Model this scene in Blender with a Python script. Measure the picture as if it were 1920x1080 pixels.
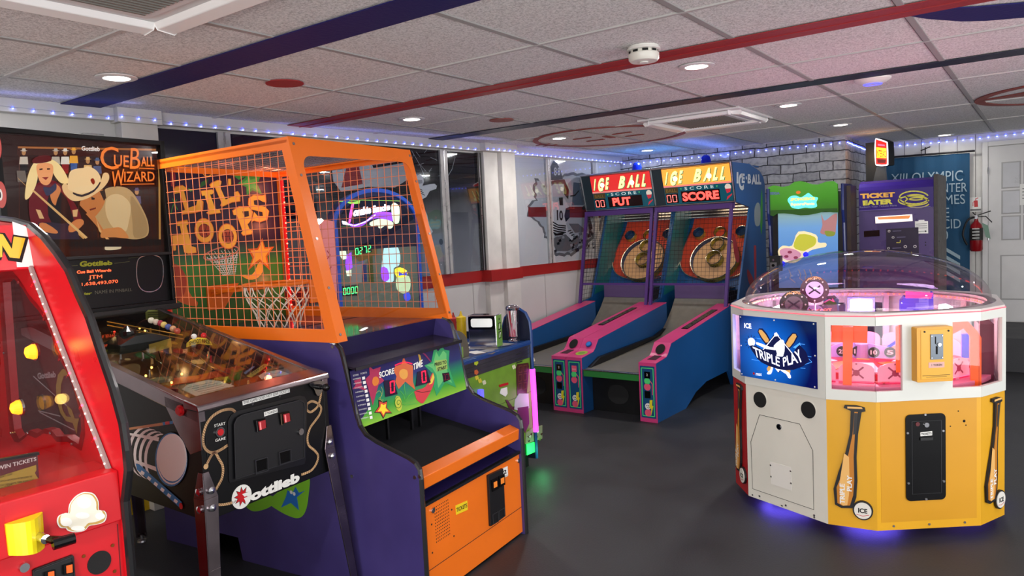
import bpy, math, random
from mathutils import Vector, Matrix, geometry
import numpy as np
random.seed(7)
S = bpy.context.scene
for o in list(bpy.data.objects): bpy.data.objects.remove(o)
COL = S.collection

# ---------------------------------------------------------------- camera
EYE = np.array([0.0, 0.0, 1.4]); FOC = 1390.0
YAW, PITCH, ROLL = 0.62898, 0.07529, -0.04797
def cam_axes(yaw, pitch, roll):
    f = np.array([math.cos(yaw)*math.cos(pitch), math.sin(yaw)*math.cos(pitch), -math.sin(pitch)])
    r = np.array([math.sin(yaw), -math.cos(yaw), 0.0]); u = np.cross(r, f)
    return r*math.cos(roll)+u*math.sin(roll), u*math.cos(roll)-r*math.sin(roll), f
CR, CU, CF = cam_axes(YAW, PITCH, ROLL)
cd = bpy.data.cameras.new('camera'); cam = bpy.data.objects.new('camera', cd); COL.objects.link(cam)
cd.sensor_width = 36; cd.lens = FOC/1920*36; cd.clip_start = 0.02
cam.matrix_world = Matrix(((CR[0], CU[0], -CF[0], EYE[0]), (CR[1], CU[1], -CF[1], EYE[1]), (CR[2], CU[2], -CF[2], EYE[2]), (0, 0, 0, 1)))
S.camera = cam

# ---------------------------------------------------------------- world, exposure, large lights
w = bpy.data.worlds.new('world'); S.world = w; w.use_nodes = True
w.node_tree.nodes['Background'].inputs[0].default_value = (0.55, 0.62, 0.75, 1)
w.node_tree.nodes['Background'].inputs[1].default_value = 0.25
S.view_settings.view_transform = 'Standard'; S.view_settings.look = 'None'
S.view_settings.gamma = 1; S.view_settings.use_curve_mapping = False
S.view_settings.exposure = 0.0
LAMP_W = 8.0          # each ceiling downlight
FILL_W = 165.0           # added fill lights out of view, to brighten the ceiling
def add_light(name, kind, loc, energy, color=(1, 1, 1), size=0.1, size_y=None, target=None, parent=None, spread=None, spot=None):
    d = bpy.data.lights.new(name, kind); d.energy = energy; d.color = color
    if kind == 'AREA':
        d.size = size
        if size_y: d.shape = 'RECTANGLE'; d.size_y = size_y
        else: d.shape = 'DISK'
        if spread: d.spread = spread
    else: d.shadow_soft_size = size
    if kind == 'SPOT': d.spot_size = spot or 2.0; d.spot_blend = 0.6
    o = bpy.data.objects.new(name, d); COL.objects.link(o); o.location = loc
    if target is not None:
        v = Vector(target)-Vector(loc); o.rotation_euler = v.to_track_quat('-Z', 'Y').to_euler()
    if parent: o.parent = parent
    return o
add_light('rear_fill_light', 'AREA', (-2.3, -0.8, 0.75), FILL_W, (1.0, 0.99, 0.97), 4.0, 1.3, target=(1.8, 0.6, 2.3))  # unseen fill added behind the camera, thrown up at the ceiling
add_light('side_fill_light', 'AREA', (3.2, -3.2, 0.75), FILL_W*0.75, (0.98, 0.98, 1.0), 5.0, 1.3, target=(3.8, 0.2, 2.3))  # second unseen fill, added on the right side and aimed upward

# ---------------------------------------------------------------- pixel -> place helpers
def ray(x, y):
    return CF + CR*((x-960)/FOC) - CU*((y-540)/FOC)
class Fr:
    """frame of a thing: origin and yaw in the room, u = right, v = deep, w = up"""
    def __init__(s, o, deg):
        s.o = np.array(o, float); s.deg = deg; a = math.radians(deg)
        s.A = np.array([[math.cos(a), math.sin(a), 0], [-math.sin(a), math.cos(a), 0], [0, 0, 1.0]])
    def loc(s, p): return s.A @ (np.array(p, float)-s.o)
    def world(s, p): return s.o + s.A.T @ np.array(p, float)
    def plane(s, o, u, v): return Pl(s, o, u, v)
    def front(s, c=0): return Pl(s, (0, c, 0), (1, 0, 0), (0, 0, 1))          # faces -v
    def right(s, c=0): return Pl(s, (c, 0, 0), (0, 1, 0), (0, 0, 1))          # faces +u
    def left(s, c=0): return Pl(s, (c, 0, 0), (0, -1, 0), (0, 0, 1))          # faces -u
    def top(s, c=0): return Pl(s, (0, 0, c), (1, 0, 0), (0, 1, 0))
    def hit(s, x, y, n, c):
        r = s.A @ ray(x, y); e = s.loc(EYE); t = (c-e[n])/r[n]; return e + t*r
class Pl:
    """plane inside a frame; 2D coords (a along u, b along v), normal n = u x v"""
    def __init__(s, fr, o, u, v):
        s.fr = fr; s.o = np.array(o, float); s.u = np.array(u, float); s.u /= np.linalg.norm(s.u)
        v = np.array(v, float); v -= s.u*(v@s.u); s.v = v/np.linalg.norm(v); s.n = np.cross(s.u, s.v)
    def px(s, x, y):
        r = s.fr.A @ ray(x, y); e = s.fr.loc(EYE); t = ((s.o-e)@s.n)/(r@s.n); p = e+t*r-s.o
        return (p@s.u, p@s.v)
    def P(s, pts): return [s.px(*p) for p in pts]
    def at(s, a, b, h=0): return s.o + s.u*a + s.v*b + s.n*h
ROOM = Fr((0, 0, 0), 0)
def crop(x0, y0, k):
    """turn coordinates read off an enlarged part of the photograph back into its own"""
    return lambda *pts: [(x0+a/k, y0+b/k) for a, b in pts]

# ---------------------------------------------------------------- materials
def lin(c):
    if isinstance(c, str): c = [int(c[i:i+2], 16)/255 for i in (0, 2, 4)]
    return [x/12.92 if x <= 0.04045 else ((x+0.055)/1.055)**2.4 for x in c]
MATS = {}
def mat(name, col=None, rough=0.5, metal=0.0, emit=None, es=0.0, noise=0.0, nscale=8.0, bump=0.0, bscale=60.0, coat=0.0, spec=0.5):
    if name in MATS: return MATS[name]
    m = bpy.data.materials.new(name); m.use_nodes = True; nt = m.node_tree; b = nt.nodes['Principled BSDF']
    c = lin(col); b.inputs['Base Color'].default_value = (*c, 1)
    b.inputs['Roughness'].default_value = rough; b.inputs['Metallic'].default_value = metal
    b.inputs['Coat Weight'].default_value = coat; b.inputs['Specular IOR Level'].default_value = spec
    if emit: b.inputs['Emission Color'].default_value = (*lin(emit), 1); b.inputs['Emission Strength'].default_value = es
    tc = None
    if noise or bump:
        tc = nt.nodes.new('ShaderNodeTexCoord')
    if noise:
        n = nt.nodes.new('ShaderNodeTexNoise'); n.inputs['Scale'].default_value = nscale; n.inputs['Detail'].default_value = 5
        r = nt.nodes.new('ShaderNodeValToRGB'); r.color_ramp.elements[0].position = 0.3; r.color_ramp.elements[1].position = 0.7
        r.color_ramp.elements[0].color = (*[x*(1-noise) for x in c], 1); r.color_ramp.elements[1].color = (*[min(1, x*(1+noise*0.6)) for x in c], 1)
        nt.links.new(tc.outputs['Object'], n.inputs['Vector']); nt.links.new(n.outputs['Fac'], r.inputs['Fac']); nt.links.new(r.outputs['Color'], b.inputs['Base Color'])
        mr = nt.nodes.new('ShaderNodeMapRange'); mr.inputs['To Min'].default_value = max(0.02, rough-0.12); mr.inputs['To Max'].default_value = min(1, rough+0.12)
        nt.links.new(n.outputs['Fac'], mr.inputs['Value']); nt.links.new(mr.outputs['Result'], b.inputs['Roughness'])
    if bump:
        n2 = nt.nodes.new('ShaderNodeTexNoise'); n2.inputs['Scale'].default_value = bscale; n2.inputs['Detail'].default_value = 3
        bp = nt.nodes.new('ShaderNodeBump'); bp.inputs['Strength'].default_value = bump; bp.inputs['Distance'].default_value = 0.004
        nt.links.new(tc.outputs['Object'], n2.inputs['Vector']); nt.links.new(n2.outputs['Fac'], bp.inputs['Height']); nt.links.new(bp.outputs['Normal'], b.inputs['Normal'])
    MATS[name] = m; return m
def glow(name, col, es): return mat(name, col, 0.5, emit=col, es=es)
def clear(name, tint='ffffff', refl=0.07, rough=0.02):
    """thin clear plastic or glass: mostly lets light through, with a faint mirror"""
    if name in MATS: return MATS[name]
    m = bpy.data.materials.new(name); m.use_nodes = True; nt = m.node_tree; nt.nodes.clear()
    out = nt.nodes.new('ShaderNodeOutputMaterial'); mx = nt.nodes.new('ShaderNodeMixShader'); tr = nt.nodes.new('ShaderNodeBsdfTransparent'); gl = nt.nodes.new('ShaderNodeBsdfGlossy')
    tr.inputs[0].default_value = (*lin(tint), 1); gl.inputs['Roughness'].default_value = rough
    lw = nt.nodes.new('ShaderNodeLayerWeight'); lw.inputs['Blend'].default_value = 0.5
    pw = nt.nodes.new('ShaderNodeMath'); pw.operation = 'POWER'; pw.inputs[1].default_value = 4.5
    mr = nt.nodes.new('ShaderNodeMapRange'); mr.inputs['To Min'].default_value = refl*0.6; mr.inputs['To Max'].default_value = 0.6
    nt.links.new(lw.outputs['Facing'], pw.inputs[0]); nt.links.new(pw.outputs[0], mr.inputs['Value']); nt.links.new(mr.outputs['Result'], mx.inputs[0])
    nt.links.new(tr.outputs[0], mx.inputs[1]); nt.links.new(gl.outputs[0], mx.inputs[2]); nt.links.new(mx.outputs[0], out.inputs[0])
    MATS[name] = m; return m
def ramp_mat(name, stops, axis=2, lo=0.0, hi=1.0, rough=0.4, es=0.0, noise=0.0, nscale=4.0):
    """printed surface whose ink runs through several colours along one axis of its object"""
    if name in MATS: return MATS[name]
    m = mat(name, 'ffffff', rough); nt = m.node_tree; b = nt.nodes['Principled BSDF']
    tc = nt.nodes.new('ShaderNodeTexCoord'); sp = nt.nodes.new('ShaderNodeSeparateXYZ'); nt.links.new(tc.outputs['Object'], sp.inputs[0])
    mr = nt.nodes.new('ShaderNodeMapRange'); mr.inputs['From Min'].default_value = lo; mr.inputs['From Max'].default_value = hi
    nt.links.new(sp.outputs[axis], mr.inputs['Value'])
    r = nt.nodes.new('ShaderNodeValToRGB'); cr = r.color_ramp
    while len(cr.elements) < len(stops): cr.elements.new(0.5)
    for e, (p, c) in zip(cr.elements, stops): e.position = p; e.color = (*lin(c), 1)
    src = mr.outputs['Result']
    if noise:
        n = nt.nodes.new('ShaderNodeTexNoise'); n.inputs['Scale'].default_value = nscale; nt.links.new(tc.outputs['Object'], n.inputs['Vector'])
        ma = nt.nodes.new('ShaderNodeMath'); ma.operation = 'MULTIPLY_ADD'; ma.inputs[1].default_value = noise
        nt.links.new(n.outputs['Fac'], ma.inputs[0]); nt.links.new(src, ma.inputs[2]); 
        m2 = nt.nodes.new('ShaderNodeMath'); m2.operation = 'SUBTRACT'; m2.inputs[1].default_value = noise*0.5
        nt.links.new(ma.outputs[0], m2.inputs[0]); src = m2.outputs[0]
    nt.links.new(src, r.inputs['Fac']); nt.links.new(r.outputs['Color'], b.inputs['Base Color'])
    if es: nt.links.new(r.outputs['Color'], b.inputs['Emission Color']); b.inputs['Emission Strength'].default_value = es
    return m
black = mat('black_laminate', '0d0d10', 0.45)
blackg = mat('black_gloss', '08080a', 0.15)
white = mat('white_enamel', 'e6e5df', 0.35)
chrome = mat('chrome', 'd8d8dc', 0.12, 1.0)
steel = mat('brushed_steel', 'a8a8ac', 0.3, 1.0, noise=0.1, nscale=20)
dark_hole = mat('dark_recess', '050506', 0.9)
paperw = mat('white_paper', 'e8e8e4', 0.8)
inkk = mat('black_ink', '101012', 0.7)
redp = mat('red_plastic', 'c01820', 0.3)
tmold = mat('black_edge_molding', '1a1a1c', 0.22, spec=0.8)

# ---------------------------------------------------------------- mesh builder
FONTC = {}
def font_tris(s, bold=0.0, shear=0.0):
    key = (s, bold, shear)
    if key in FONTC: return FONTC[key]
    c = bpy.data.curves.new('t', 'FONT'); c.body = s; c.offset = bold; c.shear = shear; c.resolution_u = 3; c.fill_mode = 'BOTH'
    o = bpy.data.objects.new('t', c); COL.objects.link(o)
    dg = bpy.context.evaluated_depsgraph_get(); me = bpy.data.meshes.new_from_object(o.evaluated_get(dg))
    vs = [(v.co.x, v.co.y) for v in me.vertices]; fs = [list(p.vertices) for p in me.polygons]
    bpy.data.objects.remove(o); bpy.data.meshes.remove(me); bpy.data.curves.remove(c)
    xs = [v[0] for v in vs]; ys = [v[1] for v in vs]
    x0, x1, y0, y1 = min(xs), max(xs), min(ys), max(ys)
    vs = [((x-x0)/(x1-x0), (y-y0)/max(1e-6, (y1-y0))) for x, y in vs]
    FONTC[key] = (vs, fs, (x1-x0)/max(1e-6, (y1-y0))); return FONTC[key]
class MB:
    def __init__(s): s.v = []; s.f = []; s.m = []; s.mats = []
    def mi(s, m):
        if m not in s.mats: s.mats.append(m)
        return s.mats.index(m)
    def add(s, vs, fs, m):
        b = len(s.v); s.v += [tuple(map(float, p)) for p in vs]; i = s.mi(m)
        for f in fs: s.f.append([b+k for k in f]); s.m.append(i)
        return s
    def box(s, x0, x1, y0, y1, z0, z1, m):
        vs = [(x, y, z) for z in (z0, z1) for y in (y0, y1) for x in (x0, x1)]
        return s.add(vs, [(0, 2, 3, 1), (4, 5, 7, 6), (0, 1, 5, 4), (1, 3, 7, 5), (3, 2, 6, 7), (2, 0, 4, 6)], m)
    def hexa(s, p, m):   # 8 corners bottom 4 ccw, top 4 ccw
        return s.add(p, [(3, 2, 1, 0), (4, 5, 6, 7), (0, 1, 5, 4), (1, 2, 6, 5), (2, 3, 7, 6), (3, 0, 4, 7)], m)
    def prism(s, pl, pts, h0, h1, m, holes=(), px=False, side=None):
        """flat outline on a plane given thickness along the plane's normal"""
        loops = [list(pts)]+[list(h) for h in holes]
        if px: loops = [pl.P(l) for l in loops]
        def area(l): return sum(l[i-1][0]*l[i][1]-l[i][0]*l[i-1][1] for i in range(len(l)))
        for i, l in enumerate(loops):
            if (area(l) > 0) != (i == 0): loops[i] = l[::-1]
        flat = [p for l in loops for p in l]; n = len(flat)
        if holes: tris = [list(t) for t in geometry.tessellate_polygon([[Vector((a, b, 0)) for a, b in l] for l in loops])]
        else: tris = [list(range(n))]
        fixed = []
        for t in tris:
            if len(t) == 3:
                (ax, ay), (bx, by), (cx, cy) = (flat[k] for k in t)
                if (bx-ax)*(cy-ay)-(by-ay)*(cx-ax) < 0: t = t[::-1]
            fixed.append(t)
        top = [pl.at(a, b, h1) for a, b in flat]
        if h0 == h1: return s.add(top, fixed, m)
        bot = [pl.at(a, b, h0) for a, b in flat]
        s.add(bot+top, [[n+k for k in t] for t in fixed]+[[k for k in t[::-1]] for t in fixed], m)
        base = len(s.v)-2*n; i = s.mi(side or m); k = 0
        for l in loops:
            L = len(l)
            for j in range(L):
                a, b = k+j, k+(j+1) % L
                s.f.append([base+a, base+b, base+n+b, base+n+a]); s.m.append(i)
            k += L
        return s
    def rect(s, pl, a0, a1, b0, b1, h0, h1, m): return s.prism(pl, [(a0, b0), (a1, b0), (a1, b1), (a0, b1)], h0, h1, m)
    def disc(s, pl, c, r, h0, h1, m, n=24, rb=None, rot=0.0, px=False, hole=None):
        if px: c = pl.px(*c)
        rb = rb or r
        def ring(ra, rbb): return [(c[0]+ra*math.cos(t)*math.cos(rot)-rbb*math.sin(t)*math.sin(rot), c[1]+ra*math.cos(t)*math.sin(rot)+rbb*math.sin(t)*math.cos(rot)) for t in [2*math.pi*k/n for k in range(n)]]
        return s.prism(pl, ring(r, rb), h0, h1, m, holes=[ring(hole, hole*rb/r)] if hole else ())
    def line(s, pl, pts, wd, h0, h1, m, px=False, closed=False):
        """a painted stroke of even width"""
        if px: pts = pl.P(pts)
        P = [np.array(p) for p in pts]; n = len(P); L = []; R = []
        for i in range(n):
            a = P[i-1] if (i or closed) else P[i]; b = P[(i+1) % n] if (i < n-1 or closed) else P[i]
            d = b-a; d = d/(np.linalg.norm(d)+1e-9); q = np.array([-d[1], d[0]])*wd/2; L.append(tuple(P[i]+q)); R.append(tuple(P[i]-q))
        for i in range(n if closed else n-1):
            j = (i+1) % n; s.prism(pl, [R[i], R[j], L[j], L[i]], h0, h1, m)
        return s
    def tube(s, pts, r, m, n=8, closed=False, cap=True):
        P = [np.array(p, float) for p in pts]; N = len(P); rr = r if hasattr(r, '__len__') else [r]*N
        up = None; vs = []
        for i in range(N):
            a = P[i-1] if (i or closed) else P[i]; b = P[(i+1) % N] if (i < N-1 or closed) else P[i]
            d = b-a; d /= (np.linalg.norm(d)+1e-12)
            if up is None:
                up = np.array([0, 0, 1.0]) if abs(d[2]) < 0.9 else np.array([1.0, 0, 0])
            x = np.cross(d, up); x /= (np.linalg.norm(x)+1e-12); up = np.cross(x, d)
            for k in range(n):
                t = 2*math.pi*k/n; vs.append(P[i]+rr[i]*(x*math.cos(t)+up*math.sin(t)))
        fs = []
        for i in range(N if closed else N-1):
            j = (i+1) % N
            for k in range(n): fs.append([i*n+k, i*n+(k+1) % n, j*n+(k+1) % n, j*n+k])
        if cap and not closed: fs += [list(range(n))[::-1], [(N-1)*n+k for k in range(n)]]
        return s.add(vs, fs, m)
    def lathe(s, prof, m, c=(0, 0, 0), ax=(0, 0, 1), n=24, sx=1.0, sy=1.0, cap=True):
        ax = np.array(ax, float); ax /= np.linalg.norm(ax); t = np.array([1.0, 0, 0]) if abs(ax[0]) < 0.9 else np.array([0, 1.0, 0])
        x = t-ax*(t@ax); x /= np.linalg.norm(x); y = np.cross(ax, x); c = np.array(c, float); vs = []; fs = []
        for r, h in prof:
            for k in range(n):
                a = 2*math.pi*k/n; vs.append(c+ax*h+x*r*sx*math.cos(a)+y*r*sy*math.sin(a))
        for i in range(len(prof)-1):
            for k in range(n): fs.append([i*n+k, i*n+(k+1) % n, (i+1)*n+(k+1) % n, (i+1)*n+k])
        if cap and prof[0][0] > 1e-6: fs.append(list(range(n))[::-1])
        if cap and prof[-1][0] > 1e-6: fs.append([(len(prof)-1)*n+k for k in range(n)])
        return s.add(vs, fs, m)
    def ball(s, c, r, m, n=16, sx=1, sy=1, sz=1):
        k = n//2; prof = [(r*math.sin(math.pi*i/k)+1e-7, -r*sz*math.cos(math.pi*i/k)) for i in range(k+1)]
        return s.lathe(prof, m, c, (0, 0, 1), n, sx, sy)
    def text(s, pl, t, q, m, h=0.0012, bold=0.0, shear=0.0, px=True, arc=0.0, thick=0.0):
        """lettering inside the quad q = bottom-left, bottom-right, top-right, top-left"""
        vs, fs, asp = font_tris(t, bold, shear)
        if px: q = pl.P(q)
        A, B, C, D = [np.array(p) for p in q]; out = []
        for x, y in vs:
            p = A*(1-x)*(1-y)+B*x*(1-y)+C*x*y+D*(1-x)*y
            p = p + (D-A)*arc*(1-(2*x-1)**2); out.append(p)
        n = len(out); top = [pl.at(p[0], p[1], h) for p in out]
        return s.add(top, fs, m)
    def star(s, pl, c, r, h0, h1, m, ri=0.42, rot=0.0, n=5, px=False, sq=1.0, shear=0.0):
        if px: c = pl.px(*c)
        pts = []
        for k in range(2*n):
            a = math.pi/2+rot+math.pi*k/n; q = r if k % 2 == 0 else r*ri
            x = q*math.cos(a)*sq; y = q*math.sin(a); pts.append((c[0]+x+shear*y, c[1]+y))
        return s.prism(pl, pts, h0, h1, m)
    def build(s, name, parent=None, bevel=0.0, smooth=False, label=None, solid=0.0):
        me = bpy.data.meshes.new(name); me.from_pydata(s.v, [], s.f)
        for m in s.mats: me.materials.append(m)
        for p, i in zip(me.polygons, s.m): p.material_index = i
        me.update()
        o = bpy.data.objects.new(name, me); COL.objects.link(o)
        if parent is not None: o.parent = parent
        if smooth:
            for p in me.polygons: p.use_smooth = True
            try: me.set_sharp_from_angle(angle=math.radians(40))
            except Exception: pass
        if bevel:
            b = o.modifiers.new('bevel', 'BEVEL'); b.width = bevel; b.segments = 2; b.limit_method = 'ANGLE'; b.angle_limit = math.radians(40)
        if label: o['label'] = label
        return o
def thing(name, fr, label, cat, group=None):
    o = bpy.data.objects.new(name, None); o.empty_display_size = 0.1; COL.objects.link(o)
    o.location = fr.o if isinstance(fr, Fr) else fr; o.rotation_euler = (0, 0, math.radians(fr.deg) if isinstance(fr, Fr) else 0)
    o['label'] = label; o['category'] = cat
    if group: o['group'] = group
    return o
def tag(o, label, cat, group=None):
    o['label'] = label; o['category'] = cat
    if group: o['group'] = group
    return o
def structure(o): o['kind'] = 'structure'; return o
def copy_tree(src, parent=None):
    c = src.copy(); COL.objects.link(c)
    if parent is not None: c.parent = parent
    for ch in list(src.children): copy_tree(ch, c)
    return c
def rrect(a0, a1, b0, b1, r, n=4):
    out = []
    for cx, cy, s0 in ((a1-r, b0+r, -90), (a1-r, b1-r, 0), (a0+r, b1-r, 90), (a0+r, b0+r, 180)):
        for k in range(n+1):
            t = math.radians(s0+90*k/n); out.append((cx+r*math.cos(t), cy+r*math.sin(t)))
    return out
def smoothpts(pts, n=6, closed=False):
    P = [np.array(p, float) for p in pts]; N = len(P); out = []
    for i in range(N if closed else N-1):
        p0 = P[i-1] if (i or closed) else P[0]; p1 = P[i]; p2 = P[(i+1) % N]; p3 = P[(i+2) % N] if (i+2 < N or closed) else P[-1]
        for k in range(n):
            t = k/n; out.append(tuple(0.5*((2*p1)+(-p0+p2)*t+(2*p0-5*p1+4*p2-p3)*t*t+(-p0+3*p1-3*p2+p3)*t**3)))
    if not closed: out.append(tuple(P[-1]))
    return out
SEG = {'0': 'abcdef', '1': 'bc', '2': 'abged', '7': 'abc', '5': 'afgcd', '3': 'abgcd'}
def seven(mb, pl, ch, q, m, h=0.001, wd=0.16):
    """one LED digit inside the quad q (plane coords) of four corners BL BR TR TL"""
    A, B, C, D = [np.array(p) for p in q]
    def p(x, y): return tuple(A*(1-x)*(1-y)+B*x*(1-y)+C*x*y+D*(1-x)*y)
    w = wd; hh = w*0.55; g = 0.03
    segs = {'a': (w+g, 1-hh, 1-w-g, 1), 'd': (w+g, 0, 1-w-g, hh), 'g': (w+g, .5-hh/2, 1-w-g, .5+hh/2), 'f': (0, .5+g, w, 1-g), 'e': (0, g, w, .5-g), 'b': (1-w, .5+g, 1, 1-g), 'c': (1-w, g, 1, .5-g)}
    for k in SEG[ch]:
        x0, y0, x1, y1 = segs[k]; mb.prism(pl, [p(x0, y0), p(x1, y0), p(x1, y1), p(x0, y1)], h, h, m)
# ================================================================ ROOM
ZC = 2.135
WL = Fr((2.212, 3.942, 0), -2.72)            # long wall on the left, u runs away from the camera, faces -v
BW = Fr((7.15, 3.71, 0), -83.4)              # brick wall behind the alleys
FW = Fr((8.65, 0, 0), -90)                   # far wall with the door
wallw = mat('painted_white_wall', 'c9c9c8', 0.35, noise=0.05, nscale=3)
woodw = mat('whitewashed_wood', 'd2d0cc', 0.5, noise=0.12, nscale=6, bump=0.2, bscale=20)
# floor
fm = mat('dark_rubber_floor', '2b2c30', 0.55, noise=0.30, nscale=3.5, bump=0.25, bscale=120)
b = MB(); b.box(-3, 8.65, -3.5, 4.4, -0.06, 0, fm); structure(b.build('floor'))
b = MB(); b.box(7.55, 8.65, -3.5, 1.4, 0.0, 0.292, fm); o = structure(b.build('trim_1', bevel=0.004))
# ceiling tiles: speckled mineral board in a painted grid
cm = mat('speckled_ceiling_tile', 'c9c7c6', 0.9)
nt = cm.node_tree; bs = nt.nodes['Principled BSDF']; tc = nt.nodes.new('ShaderNodeTexCoord')
vo = nt.nodes.new('ShaderNodeTexNoise'); vo.inputs['Scale'].default_value = 130; vo.inputs['Detail'].default_value = 4; vo.inputs['Roughness'].default_value = 0.7
rp = nt.nodes.new('ShaderNodeValToRGB'); rp.color_ramp.elements[0].position = 0.36; rp.color_ramp.elements[0].color = (*lin('b4b3b1'), 1); rp.color_ramp.elements[1].position = 0.56; rp.color_ramp.elements[1].color = (*lin('eae9e7'), 1)
bp = nt.nodes.new('ShaderNodeBump'); bp.inputs['Strength'].default_value = 0.8; bp.inputs['Distance'].default_value = 0.006
nt.links.new(tc.outputs['Object'], vo.inputs['Vector']); nt.links.new(vo.outputs['Fac'], rp.inputs['Fac']); nt.links.new(rp.outputs['Color'], bs.inputs['Base Color'])
nt.links.new(vo.outputs['Fac'], bp.inputs['Height']); nt.links.new(bp.outputs['Normal'], bs.inputs['Normal'])
b = MB(); b.box(-3, 8.7, -3.5, 4.4, ZC, ZC+0.05, cm); structure(b.build('ceiling'))
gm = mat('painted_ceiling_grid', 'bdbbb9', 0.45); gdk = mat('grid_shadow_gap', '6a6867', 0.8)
gm2_ = mat('dull_ceiling_grid', '9d9b99', 0.5)
CE = Pl(ROOM, (0, 0, ZC), (0, 1, 0), (1, 0, 0))     # a = Y, b = X, normal down
b = MB()
for k in range(-6, 6):
    y = 0.43+0.606*k
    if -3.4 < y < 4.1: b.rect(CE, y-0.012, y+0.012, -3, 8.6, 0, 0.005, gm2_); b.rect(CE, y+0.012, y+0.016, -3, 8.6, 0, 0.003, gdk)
for k in range(-3, 7):
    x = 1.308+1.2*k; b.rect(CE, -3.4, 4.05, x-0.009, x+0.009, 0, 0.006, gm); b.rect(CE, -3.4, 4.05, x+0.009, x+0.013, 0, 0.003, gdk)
structure(b.build('trim_2'))
# the rink painted on the ceiling
navy = mat('navy_ceiling_paint', '1b1a5c', 0.6, spec=0.25, bump=0.5, bscale=55); redc = mat('red_ceiling_paint', '9a2226', 0.5, bump=0.4, bscale=55); blk2 = mat('dark_blue_ceiling_paint', '1e2136', 0.5, bump=0.4, bscale=55); redf = mat('faded_red_ceiling_paint', '8e4038', 0.6)
b = MB(); b.rect(CE, -3.4, 4.03, 1.71, 1.895, 0.004, 0.0075, navy)
b.rect(CE, -3.4, 3.98, 3.0, 3.175, 0.004, 0.0075, redc); b.rect(CE, -3.4, 3.98, 3.085, 3.095, 0.0075, 0.011, redc)
b.rect(CE, -3.4, 3.9, 4.24, 4.39, 0.004, 0.0075, blk2)
structure(b.build('trim_3'))
b = MB(); b.disc(CE, (2.85, 2.22), 0.085, 0.003, 0.0072, redc, 24, px=False); b.disc(CE, (2.9, 3.96), 0.08, 0.003, 0.0072, redf, 24)
b.disc(CE, (2.9, 5.42), 0.62, 0.003, 0.0072, redf, 48, hole=0.575)
for (yy, xx, w1, w2) in ((2.72, 5.30, .16, .03), (2.72, 5.52, .16, .03), (3.08, 5.30, .16, .03), (3.08, 5.52, .16, .03), (2.9, 5.42, .05, .14), (3.5, 5.36, .14, .02), (3.5, 5.47, .14, .02), (2.3, 5.42, .14, .02)):
    b.rect(CE, yy-w1/2, yy+w1/2, xx-w2/2, xx+w2/2, 0.003, 0.0072, redf)
arc = [(0.43, 3.16), (0.33, 3.15), (0.22, 3.23), (0.08, 3.3), (-0.2, 3.42), (-0.5, 3.5), (-0.5, 3.72), (-0.2, 3.66), (0.08, 3.55), (0.2, 3.49), (0.28, 3.42), (0.38, 3.27)]
b.prism(CE, arc, 0.003, 0.0072, navy)
b.disc(CE, (-0.18, 6.05), 0.6, 0.003, 0.0072, redf, 48, hole=0.54); b.prism(CE, [(0.4, 5.99), (0.1, 5.82), (0.05, 6.02)], 0.003, 0.0072, redf)
structure(b.build('trim_4'))
# left wall, soffit band and posts
b = MB(); b.box(-5.3, 5.0, 0.0, 0.08, 0, ZC, wallw); structure(b.build('wall_left')).matrix_world = Matrix.Translation(WL.o) @ Matrix.Rotation(math.radians(WL.deg), 4, 'Z')
def in_frame(o, fr): o.location = fr.o; o.rotation_euler = (0, 0, math.radians(fr.deg)); return o
b = MB(); b.box(-5.3, -0.25, -0.05, 0, 2.07, ZC, wallw); b.box(-0.25, -0.02, -0.09, 0, 2.06, ZC, woodw); b.box(-0.02, 2.62, -0.05, 0, 2.07, ZC, wallw); b.box(2.62, 3.04, -0.11, 0, 2.07, ZC, woodw); b.box(3.04, 5.0, -0.03, 0, 2.07, ZC, wallw)
in_frame(structure(b.build('trim_5', bevel=0.002)), WL)
def post(u0, u1, d, z0, z1):
    b = MB(); b.box(u0, u1, -d, 0, z0, z1, woodw); in_frame(structure(b.build('trim_6', bevel=0.003)), WL)
post(-0.23, -0.04, 0.075, 0, 2.06); post(2.66, 2.86, 0.05, 0, 2.07); post(2.84, 3.02, 0.095, 0, 2.07); post(3.0, 3.06, 0.03, 0, 2.07)
post(-3.3, -3.1, 0.075, 0, 2.06)
b = MB(); rs = mat('red_wall_stripe', '9c1f1e', 0.4, noise=0.08)
b.box(-5.3, 2.62, -0.012, 0, 1.0, 1.094, rs); b.box(2.62, 3.04, -0.107, 0, 1.0, 1.094, rs); b.box(3.04, 5.0, -0.012, 0, 1.0, 1.092, rs); in_frame(structure(b.build('trim_7')), WL)
b = MB(); b.box(-5.3, 5, -0.02, 0, -0.0, 0.11, mat('yellow_baseboard', 'd8b416', 0.4)); in_frame(structure(b.build('baseboard_left')), WL)
b = MB()
for u in (0.6, 1.25, 1.9, 2.5, 3.5, 4.1, 4.7): b.box(u, u+0.006, -0.003, 0, 0.11, 1.0, mat('wall_seam', 'a9a7a4', 0.6))
in_frame(structure(b.build('trim_8')), WL)
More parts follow.
